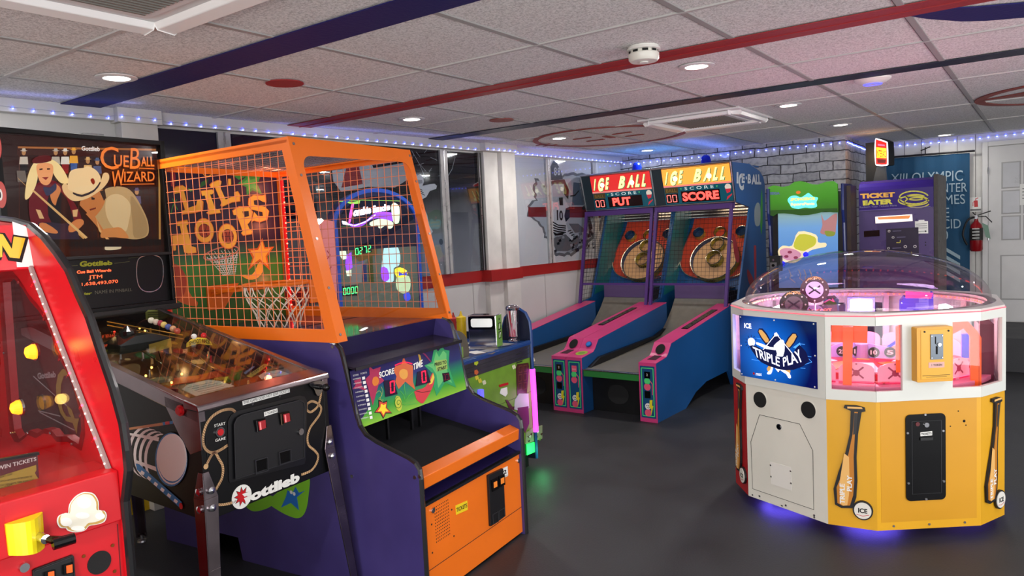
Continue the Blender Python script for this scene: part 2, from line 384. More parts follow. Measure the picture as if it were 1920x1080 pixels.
# mural panels behind clear acrylic
mural = ramp_mat('ice_arena_mural_print', [(0.0, '8d9096'), (0.35, '76787f'), (0.55, '4a4b52'), (0.62, '23232a'), (1.0, '16161f')], 2, 1.1, 2.06, 0.08, noise=0.15)
muralb = mat('dark_blue_mural_print', '14162e', 0.12, noise=0.3, nscale=2)
muralw = mat('white_mural_ground', 'e2e2e4', 0.1)
mg = mat('mural_grey', '9a9ea6', 0.4); mg2 = mat('mural_pale', 'cfd3da', 0.4); mk = mat('mural_black', '14141a', 0.4); mr_ = mat('mural_red', '7a1820', 0.4); mn = mat('mural_navy', '1b2236', 0.4); msk = mat('mural_sky', '9fb2c4', 0.4); mst = mat('mural_stone', '6c6d73', 0.6); mbk = mat('mural_haze', 'aeb6bf', 0.5)
fr0 = WL.front(-0.012)
t = thing('hockey_mural_panel', WL, 'dark ice arena mural behind the basketball cage with a skater and a puck', 'mural')
b = MB(); b.box(-0.02, 2.64, -0.012, -0.001, 1.1, 2.055, mural); b.box(-0.02, 1.0, -0.0135, -0.012, 1.55, 2.055, muralb)
b.build('mural_print', t)
b = MB()
b.prism(WL.front(-0.014), [(620, 300), (640, 290), (690, 292), (700, 315), (760, 305), (775, 330), (740, 352), (690, 350), (640, 360), (625, 340)], 0, 0.001, mg, px=True)
for q in ([(580, 318), (600, 312), (606, 336), (584, 340)], [(650, 312), (672, 308), (680, 345), (640, 352)]): b.prism(WL.front(-0.015), q, 0, 0.001, mr_ if q[0][0] > 600 else mk, px=True)
pc = crop(760, 220, 2.571)
b.prism(WL.front(-0.014), pc((45, 290), (62, 278), (85, 285), (90, 310), (82, 330), (120, 322), (140, 320), (152, 330), (148, 345), (118, 355), (100, 385), (80, 395), (85, 430), (105, 470), (115, 520), (132, 550), (120, 570), (105, 555), (95, 500), (75, 450), (55, 440), (30, 400), (20, 350), (40, 330)), 0, 0.001, mg2, px=True)
b.prism(WL.front(-0.0155), pc((75, 410), (92, 408), (98, 440), (82, 450)), 0, 0.001, mk, px=True)
b.prism(WL.front(-0.0155), pc((50, 300), (80, 302), (82, 318), (55, 322)), 0, 0.001, mg, px=True)
for y in (0, 12, 24): b.line(WL.front(-0.0155), pc((60+y*.5, 340+y), (82+y*.5, 352+y)), 0.006, 0, 0.0005, mk, px=True)
b.line(WL.front(-0.014), pc((30, 160), (70, 230), (90, 280)), 0.004, 0, 0.001, mg, px=True); b.line(WL.front(-0.014), pc((240, 190), (225, 250), (195, 300)), 0.004, 0, 0.001, mg, px=True)
b.line(WL.front(-0.014), pc((40, 480), (70, 570), (105, 578)), 0.008, 0, 0.001, mk, px=True)
b.disc(WL.front(-0.014), pc((172, 600))[0], 0.02, 0, 0.001, mk, 14, px=True, rb=0.024)
for i in range(14):
    x = random.uniform(20, 240); y = random.uniform(150, 290); b.line(WL.front(-0.014), pc((x, y), (x+random.uniform(10, 40), y+random.uniform(-40, 40))), 0.003, 0, 0.001, mg, px=True)
b.build('skater_figure', t)
t2 = thing('hockey_wall_mural', WL, 'white wall mural of a hockey player in number 10 breaking through stone blocks', 'mural')
b = MB(); b.box(3.08, 4.98, -0.006, -0.001, 1.095, 2.055, muralw); b.build('mural_ground', t2)
pq = crop(860, 250, 3.484); F1 = WL.front(-0.0065); F2 = WL.front(-0.0075); F3 = WL.front(-0.0085); F4 = WL.front(-0.0095)
b = MB()
out = [(500, 290), (520, 300), (545, 340), (600, 330), (640, 300), (680, 270), (730, 250), (800, 262), (860, 270), (930, 300), (960, 420), (950, 560), (930, 640), (880, 690), (850, 720), (800, 760), (740, 800), (690, 800), (640, 800), (600, 770), (585, 700), (560, 680), (540, 620), (520, 590), (490, 560), (450, 540), (450, 470), (500, 430), (485, 370)]
jag = []
for (x0, y0), (x1, y1) in zip(out, out[1:]+out[:1]):
    for k in range(3):
        f = k/3; jag.append((x0+(x1-x0)*f+random.uniform(-7, 7), y0+(y1-y0)*f+random.uniform(-7, 7)))
b.prism(F1, pq(*jag), 0, 0.001, mst, px=True)
cxm, cym = 700, 520
ins = [(cxm+(x-cxm)*.93, cym+(y-cym)*.93) for x, y in jag]
b.prism(F2, pq(*ins), 0, 0.001, mbk, px=True)
b.prism(F3, pq((455, 482), (920, 478), (930, 552), (455, 545)), 0, 0.001, mr_, px=True)
b.prism(F3, pq((750, 320), (850, 330), (850, 470), (740, 470)), 0, 0.001, mat('mural_slate', '4f6275', 0.5), px=True)
b.prism(F3, pq((600, 690), (700, 660), (800, 690), (760, 770), (640, 770)), 0, 0.001, mst, px=True)
b.prism(F4, pq((720, 590), (780, 590), (840, 640), (760, 650)), 0, 0.001, mst, px=True)
for i in range(46):
    x = random.uniform(590, 900); y = 700+random.uniform(-30, 90)-(x-590)*0.12; s_ = random.uniform(8, 22)
    b.prism(WL.front(-0.0095-i*0.00004), pq((x, y), (x+s_, y-s_*.5), (x+s_*1.3, y+s_*.6), (x+s_*.3, y+s_)), 0, 0.001, random.choice([mst, mk, mg]), px=True)
b.build('broken_stone_wall', t2)
b = MB(); G1 = WL.front(-0.0115); G2 = WL.front(-0.0127); G3 = WL.front(-0.0139)
b.prism(G1, pq((575, 395), (600, 440), (640, 450), (690, 425), (720, 480), (725, 540), (700, 590), (715, 630), (750, 680), (740, 700), (690, 650), (610, 640), (590, 630), (615, 570), (600, 500), (575, 460)), 0, 0.001, mg2, px=True)
b.prism(G2, pq((575, 310), (600, 215), (620, 178), (640, 190), (665, 240), (680, 300)), 0, 0.001, mn, px=True)
b.prism(G2, pq((565, 318), (690, 300), (720, 370), (715, 430), (690, 400), (690, 330), (600, 330), (585, 400)), 0, 0.001, mk, px=True)
b.text(G3, '8', pq((622, 276), (640, 276), (640, 222), (622, 222)), mg2, 0.001, 0.03); b.text(G3, '8', pq((646, 276), (664, 272), (662, 222), (645, 224)), mg2, 0.001, 0.03)
b.prism(G2, pq((655, 420), (680, 418), (682, 470), (660, 470)), 0, 0.001, mk, px=True)
b.prism(G2, pq((700, 490), (725, 480), (725, 550), (700, 580), (690, 540)), 0, 0.001, mn, px=True)
b.text(G3, '10', pq((642, 568), (682, 570), (680, 505), (640, 500)), mk, 0.001, 0.04)
for k in range(4): b.line(G2, pq((607-k*4, 575+k*17), (650, 600+k*14), (700, 605+k*14)), 0.012, 0, 0.001, mk, px=True)
for k in range(3): b.line(G2, pq((712+k*12, 640+k*14), (735+k*10, 632+k*14)), 0.01, 0, 0.001, mk, px=True)
b.prism(G2, pq((612, 640), (640, 655), (690, 645), (680, 665), (630, 668)), 0, 0.001, mk, px=True)
b.line(G2, pq((730, 410), (760, 405), (785, 375)), 0.012, 0, 0.001, mk, px=True)
b.prism(G2, pq((820, 340), (840, 325), (855, 345), (850, 380), (862, 420), (855, 470), (860, 560), (875, 620), (855, 640), (845, 580), (838, 520), (845, 480), (815, 500), (803, 490), (835, 450), (838, 400), (822, 380)), 0, 0.001, mk, px=True)
for (x, y) in ((870, 660), (850, 735), (750, 730)): b.disc(G2, pq((x, y))[0], 0.016, 0, 0.001, mk, 8, px=True)
b.build('hockey_player_figure', t2)
# upright battens with glossy trim
for (u0, u1) in ((2.18, 2.245),): pass
def batten(u0, u1, m, z0=1.095, z1=2.06):
    b = MB(); b.box(u0, u1, -0.03, 0, z0, z1, m); b.box(u0+(u1-u0)*.42, u0+(u1-u0)*.58, -0.033, -0.03, z0, z1, steel); in_frame(structure(b.build('trim_9', bevel=0.002)), WL)
bat = mat('silvery_batten', 'a9a9a9', 0.3, noise=0.2, nscale=14)
batten(2.17, 2.25, bat); batten(3.56, 3.63, bat); batten(4.36, 4.43, bat); batten(0.33, 0.41, bat); batten(-0.40, -0.30, bat, 1.095, 2.0); batten(2.60, 2.65, black)
acry = clear('mural_acrylic', 'f2f4f6', 0.06, 0.01)
b = MB(); b.box(0.42, 2.16, -0.034, -0.031, 1.1, 2.05, acry); b.box(2.26, 2.6, -0.034, -0.031, 1.1, 2.05, acry); structure(in_frame(b.build('window_1'), WL))
b = MB(); b.box(3.07, 3.55, -0.034, -0.031, 1.1, 2.05, acry); b.box(3.64, 4.35, -0.034, -0.031, 1.1, 2.05, acry); b.box(4.44, 4.95, -0.034, -0.031, 1.1, 2.05, acry); structure(in_frame(b.build('window_2'), WL))
# brick wall
def brick_mat(name, off):
    m = bpy.data.materials.new(name); m.use_nodes = True; nt = m.node_tree; bs = nt.nodes['Principled BSDF']
    tc = nt.nodes.new('ShaderNodeTexCoord'); sp = nt.nodes.new('ShaderNodeSeparateXYZ'); cb = nt.nodes.new('ShaderNodeCombineXYZ')
    ns = nt.nodes.new('ShaderNodeTexNoise'); ns.inputs['Scale'].default_value = 7; mx = nt.nodes.new('ShaderNodeVectorMath'); mx.operation = 'MULTIPLY_ADD'; mx.inputs[1].default_value = (0.035, 0.035, 0.035)
    br = nt.nodes.new('ShaderNodeTexBrick'); br.inputs['Scale'].default_value = 1; br.inputs['Brick Width'].default_value = 0.235; br.inputs['Row Height'].default_value = 0.088; br.inputs['Mortar Size'].default_value = 0.005; br.inputs['Mortar Smooth'].default_value = 0.35
    br.inputs['Color1'].default_value = (*lin('b9bac0'), 1); br.inputs['Color2'].default_value = (*lin('9fa0a8'), 1); br.inputs['Mortar'].default_value = (*lin('36363c'), 1)
    nt.links.new(tc.outputs['Object'], sp.inputs[0]); nt.links.new(sp.outputs['X' if off == 0 else 'Y'], cb.inputs[0]); nt.links.new(sp.outputs['Z'], cb.inputs[1])
    nt.links.new(tc.outputs['Object'], ns.inputs['Vector']); nt.links.new(ns.outputs['Color'], mx.inputs[0]); nt.links.new(cb.outputs[0], mx.inputs[2]); nt.links.new(mx.outputs[0], br.inputs['Vector'])
    n2 = nt.nodes.new('ShaderNodeTexNoise'); n2.inputs['Scale'].default_value = 25; n2.inputs['Detail'].default_value = 6; nt.links.new(tc.outputs['Object'], n2.inputs['Vector'])
    ml = nt.nodes.new('ShaderNodeMixRGB'); ml.blend_type = 'MULTIPLY'; ml.inputs[0].default_value = 0.6; rp = nt.nodes.new('ShaderNodeValToRGB'); rp.color_ramp.elements[0].position = 0.35; rp.color_ramp.elements[0].color = (.45, .45, .5, 1); rp.color_ramp.elements[1].position = 0.55
    nt.links.new(n2.outputs['Fac'], rp.inputs[0]); nt.links.new(br.outputs['Color'], ml.inputs[1]); nt.links.new(rp.outputs['Color'], ml.inputs[2]); nt.links.new(ml.outputs[0], bs.inputs['Base Color'])
    bp = nt.nodes.new('ShaderNodeBump'); bp.invert = True; bp.inputs['Distance'].default_value = 0.012; nt.links.new(br.outputs['Fac'], bp.inputs['Height']); nt.links.new(bp.outputs['Normal'], bs.inputs['Normal'])
    bs.inputs['Roughness'].default_value = 0.7; return m
b = MB(); b.box(-0.3, 2.2, 0, 0.12, 0, ZC, brick_mat('white_brick', 0)); in_frame(structure(b.build('wall_back')), BW)
e = BW.world((2.2, 0, 0)); CW = Fr((e[0], e[1], 0), 0)
b = MB(); b.box(0.001, 8.65-e[0], 0, 0.12, 0, ZC, brick_mat('white_brick_return', 0)); in_frame(structure(b.build('wall_return')), CW)
# far wall of upright boards
b = MB(); b.box(-e[1]-0.2, 3.6, 0, 0.08, 0, ZC, woodw)
gap = mat('board_gap', '5d5b58', 0.9)
u = -e[1]
while u < 3.5:
    if not (0.45-1.0 < u < 0.40): b.box(u, u+0.005, -0.001, 0, 0, ZC, gap)
    u += 0.155
in_frame(structure(b.build('wall_far')), FW)
b = MB(); b.box(-3, 8.7, -3.6, -3.5, 0, ZC, wallw); structure(b.build('wall_right'))
b = MB(); b.box(-3.1, -3, -3.6, 4.4, 0, ZC, wallw); structure(b.build('wall_behind'))
# door
u0 = -0.618*.79+0.0; DL = FW.hit(1853, 275, 1, 0)[0]; z1 = FW.hit(1853, 275, 1, 0)[2]; z0 = 0.295
fl = FW.hit(1842, 267, 1, 0); dm = mat('white_door_paint', 'd4d3d2', 0.4, noise=0.04)
b = MB(); fm_ = mat('white_trim_paint', 'dcdbda', 0.4)
W_ = 0.72
b.box(fl[0], DL, -0.03, 0, z0, fl[2], fm_); b.box(DL, DL+W_, -0.03, 0, z1, fl[2], fm_); b.box(DL+W_, DL+W_+0.06, -0.03, 0, z0, fl[2], fm_)
in_frame(structure(b.build('trim_10', bevel=0.004)), FW)
b = MB(); pd = FW.front(-0.022)
def dpx(x0, y0, x1, y1): p = pd.px(x0, y0); q = pd.px(x1, y1); return p[0], q[0], q[1], p[1]
b.box(DL+0.003, DL+W_-0.003, -0.022, -0.001, z0+0.006, z1-0.005, dm)
cx0 = DL+0.10; cx1 = DL+W_-0.10
def panel(b, a0, a1, c0, c1, m):
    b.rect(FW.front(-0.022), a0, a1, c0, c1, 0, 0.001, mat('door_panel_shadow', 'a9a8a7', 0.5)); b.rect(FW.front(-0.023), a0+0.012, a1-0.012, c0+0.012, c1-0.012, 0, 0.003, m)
pz = [FW.hit(1887, y, 1, -0.022)[2] for y in (302, 355, 403, 452)]
for i in range(3):
    for j in range(3):
        wd = (cx1-cx0)/3; panel(b, cx0+j*wd+0.008, cx0+(j+1)*wd-0.008, pz[i+1]+0.008, pz[i]-0.008, mat('frosted_door_pane', 'bfc0c4', 0.3, noise=0.1, nscale=5))
zz = [FW.hit(1887, y, 1, -0.022)[2] for y in (478, 562)]
panel(b, cx0, cx1, zz[1], zz[0], dm)
zz = [FW.hit(1887, y, 1, -0.022)[2] for y in (575, 596)]
o = in_frame(structure(b.build('door_1', bevel=0.002)), FW)
b = MB()
for y in (320, 445): p = FW.hit(1853, y, 1, -0.03); b.tube([(p[0], -0.034, p[2]-0.03), (p[0], -0.034, p[2]+0.03)], 0.006, steel)
b.build('hinge', o)
b = MB(); p = FW.hit(1912, 365, 1, -0.024); b.rect(FW.front(-0.026), p[0], p[0]+0.14, p[2]-0.1, p[2]+0.1, 0, 0.001, paperw)
for k in range(4): b.rect(FW.front(-0.027), p[0]+0.02, p[0]+0.12, p[2]+0.05-k*.03, p[2]+0.058-k*.03, 0, 0.0008, mat('grey_print', '777777', 0.8))
o2 = in_frame(b.build('paper_notice'), FW); tag(o2, 'white paper notice taped on the white panelled door', 'notice')
# ceiling downlights
lens = glow('lamp_lens', 'fff6ea', 9.0); ringm = mat('downlight_ring', 'd8d8d8', 0.3)
b0 = MB(); b0.lathe([(0.001, -0.004), (0.052, -0.004), (0.052, -0.002), (0.001, -0.002)], lens, n=28)
b1 = MB(); b1.lathe([(0.053, 0.0), (0.053, -0.006), (0.070, -0.008), (0.082, -0.003), (0.082, 0.0)], ringm, n=28)
LP = [(1.63, 3.20, 'downlight nearest the left wall, above the pinball backbox'), (3.45, 3.22, 'downlight above the right end of the orange basketball cage'), (5.11, 3.18, 'downlight beside the painted red circle near the hockey mural'),
      (6.72, 3.18, 'downlight closest to the blue beacons and brick wall'), (3.39, 1.34, 'downlight between the red ceiling stripe and the smoke detector'), (5.01, 1.37, 'downlight right of the small ceiling air unit'),
      (6.45, 1.36, 'downlight above the green topped driving game'), (8.3, 0.82, 'downlight nearest the far boarded wall and banner'),
      (1.5, 0.2, ''), (0.2, 3.2, ''), (0.0, 1.3, ''), (3.39, -0.9, ''), (5.0, -0.9, ''), (1.6, -1.6, ''), (6.5, -0.9, '')]
src = None
for i, (x, y, lab) in enumerate(LP):
    if src is None:
        t = thing('ceiling_downlight', (x, y, ZC-0.003), 'round lit '+lab, 'ceiling light', 'round ceiling downlights')
        b0.build('lens', t); b1.build('trim_ring', t, smooth=True)
        add_light('downlight_lamp', 'AREA', (0, 0, -0.012), LAMP_W, (1.0, 0.97, 0.92), 0.10, parent=t); src = t
    else:
        t = copy_tree(src); t.location = (x, y, ZC-0.003)
        t['label'] = 'round lit '+lab if lab else 'round downlight in the ceiling beyond the edge of the view'
    t['group'] = 'round ceiling downlights'
    if x < 0.5:
        l_ = [c for c in t.children if c.type == 'LIGHT'][0]; l_.data = l_.data.copy(); l_.data.energy = LAMP_W*2.2
    if x > 8:
        l_ = [c for c in t.children if c.type == 'LIGHT'][0]; l_.data = l_.data.copy(); l_.data.energy = LAMP_W*0.3
# ceiling air units
acw = mat('air_unit_white', 'dcdcdc', 0.4); acg = mat('air_grille', '77756f', 0.6)
def cassette(cx, cy, rot, label, s=0.4):
    """square four way unit: frame, slatted grille and a bright louvre blade on each side"""
    fr = Fr((cx, cy, ZC-0.001), rot); t = thing('ceiling_air_unit', fr, label, 'air conditioner')
    b = MB(); b.box(-s, s, -s, s, -0.014, 0, acw); b.box(-s*.66, s*.66, -s*.66, s*.66, -0.026, -0.014, acw); b.build('housing', t, bevel=0.004)
    b = MB()
    for k in range(22): y = -s*.58+k*s*1.16/22; b.box(-s*.58, s*.58, y, y+s*.022, -0.031, -0.026, acg)
    b.build('grille', t)
    for k in range(4):
        a = k*math.pi/2; pl = Pl(fr, (0, 0, 0), (math.cos(a), math.sin(a), 0), (0, 0, 1)); n_ = pl.n
        b = MB(); vs = []; pr = [(.77*s, -.014), (.95*s, -.016), (.965*s, -.026), (.93*s, -.040), (.80*s, -.034)]
        for x in (-.78*s, .78*s): vs += [tuple(pl.u*x+n_*d+np.array([0, 0, z_])) for d, z_ in pr]
        n = len(pr); b.add(vs, [list(range(n)), [n+q for q in range(n)][::-1]]+[[q, (q+1) % n, n+(q+1) % n, n+q] for q in range(n)], mat('louvre_white', 'f0f0ee', .35)); b.build('air_flap', t, bevel=0.003)
    b = MB(); b.box(s*.82, s*.92, -s*.97, -s*.85, -0.02, -0.014, acg); b.build('corner_slot', t)
cassette(5.13, 1.97, 0, 'small white ceiling air unit above the alley machines', 0.36)
cassette(0.98, 1.98, 0, 'white ceiling air unit with a slatted grille at the top left corner of the view', 0.43)
# smoke detector, access point
fr = Fr((2.87, 1.36, ZC), 0); t = thing('smoke_detector', fr, 'round white smoke detector beside the red ceiling stripe', 'smoke detector')
b = MB(); b.lathe([(0.062, 0), (0.062, -0.006), (0.068, -0.008), (0.070, -0.016), (0.056, -0.018)], white, n=32); b.build('base_ring', t, smooth=True)
b = MB(); b.lathe([(0.055, -0.016), (0.058, -0.028), (0.063, -0.03), (0.062, -0.052), (0.055, -0.060), (0.0001, -0.062)], mat('detector_white', 'e2e0d6', 0.4), n=32)
b.lathe([(0.018, -0.062), (0.018, -0.066), (0.001, -0.066)], white, n=16)
for k in range(9):
    a = k*0.7; b.add([(0.0605*math.cos(a+d), 0.0605*math.sin(a+d), z) for d, z in ((0, -0.018), (0.4, -0.018), (0.4, -0.027), (0, -0.027))], [(0, 1, 2, 3)], dark_hole)
b.build('housing', t, smooth=True)
fr = Fr((4.48, 0.78, ZC-0.001), 0); t = thing('wireless_access_point', fr, 'white dome shaped disc with a blue light ring on the ceiling', 'access point')
b = MB(); b.lathe([(0.092, 0), (0.09, -0.008), (0.07, -0.022), (0.045, -0.03), (0.0001, -0.031)], white, n=32); b.build('dome', t, smooth=True)
b = MB(); b.lathe([(0.047, -0.0285), (0.047, -0.0325), (0.036, -0.034), (0.036, -0.030)], glow('ap_blue', '4a4af0', 3), n=32); b.build('light_ring', t)
# strings of small lights
bulbm = glow('blue_white_bulb', 'a8b8ff', 14); cordm = mat('clear_cord', 'b9bccb', 0.3)
halo = glow('bulb_blue', '3b48ff', 6)
def lights(name, pts, label, n, z_amp=0.004, r=0.0042):
    t = thing(name, tuple(pts[0]), label, 'string lights', 'blue white string lights'); o0 = np.array(pts[0])
    P = [np.array(p)-o0 for p in pts]; L = [0]
    for a, b_ in zip(P, P[1:]): L.append(L[-1]+np.linalg.norm(b_-a))
    def pos(s):
        for i in range(len(P)-1):
            if s <= L[i+1]+1e-9: return P[i]+(P[i+1]-P[i])*((s-L[i])/(L[i+1]-L[i]))
        return P[-1]
    c = [pos(L[-1]*k/(n*2))+np.array([0, 0, 0.0 if k % 2 else z_amp]) for k in range(n*2+1)]
    b = MB(); b.tube(c, 0.0013, cordm, 5); b.build('cord', t)
    bb = MB(); bb.ball((0, 0, 0), r, bulbm, 8); bb.lathe([(r*1.25, 0), (r*1.25, r*1.4), (r*.7, r*2.2)], halo, n=8); bs_ = None
    for k in range(n):
        p = pos(L[-1]*(k+.5)/n)+np.array([0, 0, -z_amp+random.uniform(-.002, .002)])
        if bs_ is None: bs_ = bb.build('bulb', t); bs_.location = p; continue
        c_ = bs_.copy(); COL.objects.link(c_); c_.parent = t; c_.location = p
    return t
lights('string_lights', [WL.world(p) for p in ((-2.2, -0.058, 2.103), (-0.26, -0.058, 2.085), (-0.255, -0.098, 2.09), (-0.02, -0.098, 2.085))], 'blue white string lights along the wall top above the pinball machine', 26, r=0.0036)
lights('string_lights', [WL.world(p) for p in ((0.0, -0.058, 2.082), (2.6, -0.058, 2.083))], 'blue white string lights along the wall top above the basketball cage', 30)
lights('string_lights', [WL.world(p) for p in ((2.61, -0.118, 2.085), (3.05, -0.118, 2.085), (3.05, -0.04, 2.085), (4.95, -0.04, 2.08))], 'blue white string lights along the wall top above the hockey mural', 34)
lights('string_lights', [BW.world(p) for p in ((0.02, -0.012, 2.06), (2.19, -0.012, 2.075))], 'blue white string lights along the top of the white brick wall', 30, r=0.0052)
lights('string_lights', [CW.world(p) for p in ((0.02, -0.012, 2.08), (1.1, -0.012, 2.06))], 'blue white string lights on the return side of the brick column', 18, r=0.0052)
lights('string_lights', [FW.world(p) for p in ((-1.5, -0.015, 2.105), (-0.72, -0.015, 2.095), (0.6, -0.015, 2.125))], 'blue white string lights along the far boarded wall above the door', 30, r=0.006)
# dim blue wash those strings throw on the ceiling edges
for i, (p, q) in enumerate(((WL.world((-1.2, -0.12, 2.08)), 2.0), (WL.world((1.3, -0.12, 2.08)), 2.6), (WL.world((4.0, -0.12, 2.07)), 1.9))):
    l = add_light('string_light_glow', 'AREA', tuple(p), 0.45, (0.25, 0.3, 1.0), q, 0.03, target=(p[0]-0.01, p[1]-0.06, ZC+0.6))
p = BW.world((1.1, -0.1, 2.03)); l = add_light('string_light_glow', 'AREA', tuple(p), 1.6, (0.15, 0.25, 1.0), 0.03, 2.0, target=(p[0]-0.02, p[1], ZC+0.6))
# ================================================================ BASKETBALL CAGE GAME
orange = mat('orange_paint', 'f0741a', 0.32, noise=0.05, nscale=3); orange2 = mat('orange_wire', 'f08a58', 0.4)
purple = mat('purple_laminate', '403672', 0.38, noise=0.16, nscale=5); dkcarpet = mat('black_carpet', '15151c', 0.95, bump=0.3, bscale=300)
hoodm = mat('dark_purple_hood', '241c48', 0.12)
HO = Fr((1.954, 1.89, 0), 5.5); HW = 0.78
ho = thing('basketball_game', HO, "purple and orange children's basketball arcade game with a wire cage", 'arcade game')
prof = [(0, 0), (0, 0.50), (0.004, 0.535), (0.02, 0.556), (0.05, 0.571), (0.20, 0.616), (0.255, 0.64), (0.285, 0.675), (0.30, 0.72), (0.352, 0.945), (0.362, 0.975), (0.38, 0.992), (0.41, 1.0), (1.56, 1.0), (1.56, 0.0), (1.21, 0.0), (1.19, 0.10), (1.04, 0.10), (1.02, 0.0)]
def side_panel(T, parent, prof, u0, u1, m, edge, name='side_panel', er=0.006, closed_edge=None):
    b = MB(); pl = Pl(T, (u0, 0, 0), (0, 1, 0), (0, 0, 1)); b.prism(pl, prof, 0, u1-u0, m); o = b.build(name, parent)
    if edge is not None:
        k = closed_edge or len(prof); e = MB(); e.tube([((u0+u1)/2, a, c) for a, c in prof[:k]], (u1-u0)/2*1.02, edge, 8); e.build('edge_molding', o)
    return o
so = side_panel(HO, ho, prof, 0.0, 0.022, purple, tmold, closed_edge=13)
side_panel(HO, ho, prof, HW-0.022, HW, purple, tmold, closed_edge=13)
# green and blue star stickers on the left side, seen under the pinball
SL = HO.left(0); sg = mat('sticker_green', '7dc42c', 0.35); sb_ = mat('sticker_blue', '1f6fc4', 0.35)
b = MB(); pp = crop(370, 690, 4.0)
b.prism(SL, smoothpts(pp((360, 1020), (400, 980), (470, 950), (560, 960), (575, 1010), (530, 1050), (440, 1075), (390, 1060)), 4, True), 0, 0.0012, sg, px=True)
b.prism(SL, smoothpts(pp((530, 1005), (570, 960), (650, 900), (830, 800), (835, 960), (810, 1080), (760, 1125), (680, 1105), (590, 1055)), 4, True), 0.001, 0.002, sg, px=True)
b.prism(SL, pp((680, 915), (715, 940), (740, 890), (765, 935), (810, 918), (750, 968), (765, 1065), (705, 1010), (632, 1045), (668, 965)), 0.002, 0.003, sb_, px=True)
for (x, y) in ((708, 930), (730, 942)): b.disc(SL, pp((x, y))[0], 0.008, 0.003, 0.0035, paperw, 10, px=True)
b.build('star_sticker', so)
b = MB()
for (x, y) in ((787, 893.5), (778, 895), (624, 650), (660, 893)): b.disc(SL, (x, y), 0.007, 0, 0.003, steel, 10, px=True)
b.build('bolt', so)
# front: orange door, shelf, rail
b = MB(); b.box(0.024, HW-0.024, 0.012, 0.03, 0.012, 0.385, orange); FH = HO.front(0.012)
b.rect(FH, 0.024, HW-0.024, 0.128, 0.131, 0, 0.0006, inkk)
for k in range(9):
    for j in range(12): b.disc(FH, (0.10+k*0.011, 0.22+j*0.0125), 0.0028, 0, 0.0006, inkk, 6)
for p in ((0.085, 0.352), (0.745, 0.352)): b.disc(FH, p, 0.011, 0, 0.006, chrome, 14)
for p in ((0.075, 0.30), (0.07, 0.19), (0.21, 0.31), (0.215, 0.20)): b.disc(FH, p, 0.004, 0, 0.001, inkk, 8)
door = b.build('front_panel', ho, bevel=0.002, label='orange front panel with vent holes and coin slots')
b = MB(); cc = crop(600, 560, 2.0773)
cp = FH.P(cc((648, 687), (705, 660), (714, 845), (657, 885))); b.prism(FH, cp, 0, 0.012, black)
for q in (((655, 705), (680, 693), (683, 738), (660, 750)), ((685, 690), (706, 682), (709, 722), (688, 733))):
    b.prism(FH, cc(*q), 0.012, 0.018, blackg, px=True); x = sum(a for a, c in q)/4; y = sum(c for a, c in q)/4
    b.prism(FH, cc((x-7, y-8), (x+6, y-14), (x+7, y+8), (x-6, y+14)), 0.018, 0.0195, glow('coin_slot_amber', 'c06a20', 0.7), px=True)
for q in (((662, 840), (683, 828), (685, 865), (665, 877)), ((687, 825), (708, 813), (709, 845), (689, 860))): b.line(FH, cc(*q), 0.003, 0.012, 0.016, mat('dark_grey_plastic', '2c2c30', 0.4), px=True, closed=True)
b.build('coin_mechanism', door, bevel=0.001)
b = MB(); b.prism(FH, cc((708, 662), (730, 652), (732, 690), (711, 700)), 0.0, 0.001, paperw, px=True); b.text(FH, '2', cc((713, 686), (726, 680), (726, 664), (713, 670)), inkk, 0.0015, 0.03); b.text(FH, 'TOKENS', cc((712, 697), (731, 688), (731, 685), (712, 693)), inkk, 0.0015)
b.build('token_sticker', door)
b = MB(); b.prism(FH, cc((527, 806), (573, 786), (575, 822), (530, 842)), 0.0, 0.001, mat('sticker_yellow', 'f0d020', 0.4), px=True); b.text(FH, 'TICKETS', cc((530, 832), (572, 812), (571, 796), (530, 816)), inkk, 0.0015, 0.02)
b.build('tickets_sticker', door)
b = MB(); b.box(0.024, HW-0.024, 0.004, 0.022, 0.383, 0.395, tmold); b.hexa([(0.024, 0.02, 0.385), (HW-0.024, 0.02, 0.385), (HW-0.024, 0.12, 0.42), (0.024, 0.12, 0.42), (0.024, 0.02, 0.392), (HW-0.024, 0.02, 0.392), (HW-0.024, 0.12, 0.428), (0.024, 0.12, 0.428)], hoodm)
b.build('front_ledge', ho)
b = MB(); z = 0.448
b.hexa([(0.022, 0.01, z), (HW-0.022, 0.01, z), (HW-0.022, 0.03, z), (0.022, 0.03, z), (0.022, 0.005, 0.497), (HW-0.022, 0.005, 0.497), (HW-0.022, 0.055, 0.515), (0.022, 0.055, 0.515)], orange)
b.build('ball_rail', ho, bevel=0.003, label='orange bar across the front of the ball tray')
b = MB(); b.hexa([(0.022, 0.04, 0.43), (HW-0.022, 0.04, 0.43), (HW-0.022, 0.95, 0.60), (0.022, 0.95, 0.60), (0.022, 0.04, 0.44), (HW-0.022, 0.04, 0.44), (HW-0.022, 0.95, 0.61), (0.022, 0.95, 0.61)], dkcarpet)
b.build('ball_ramp', ho)
b = MB(); b.box(0.022, HW-0.022, 0.93, 0.95, 0.4, 1.0, mat('dark_back_board', '15131f', 0.6)); b.box(0.022, HW-0.022, 0.45, 0.93, 0.985, 0.995, mat('dark_back_board'), ) if False else None
b.build('inner_back', ho)
b = MB()
for u in (0.33, 0.50, 0.56): b.box(u, u+0.012, 0.42, 0.432, 0.52, 0.86, black)
b.box(0.60, 0.66, 0.5, 0.53, 0.52, 0.95, black); b.build('support_bar', ho)
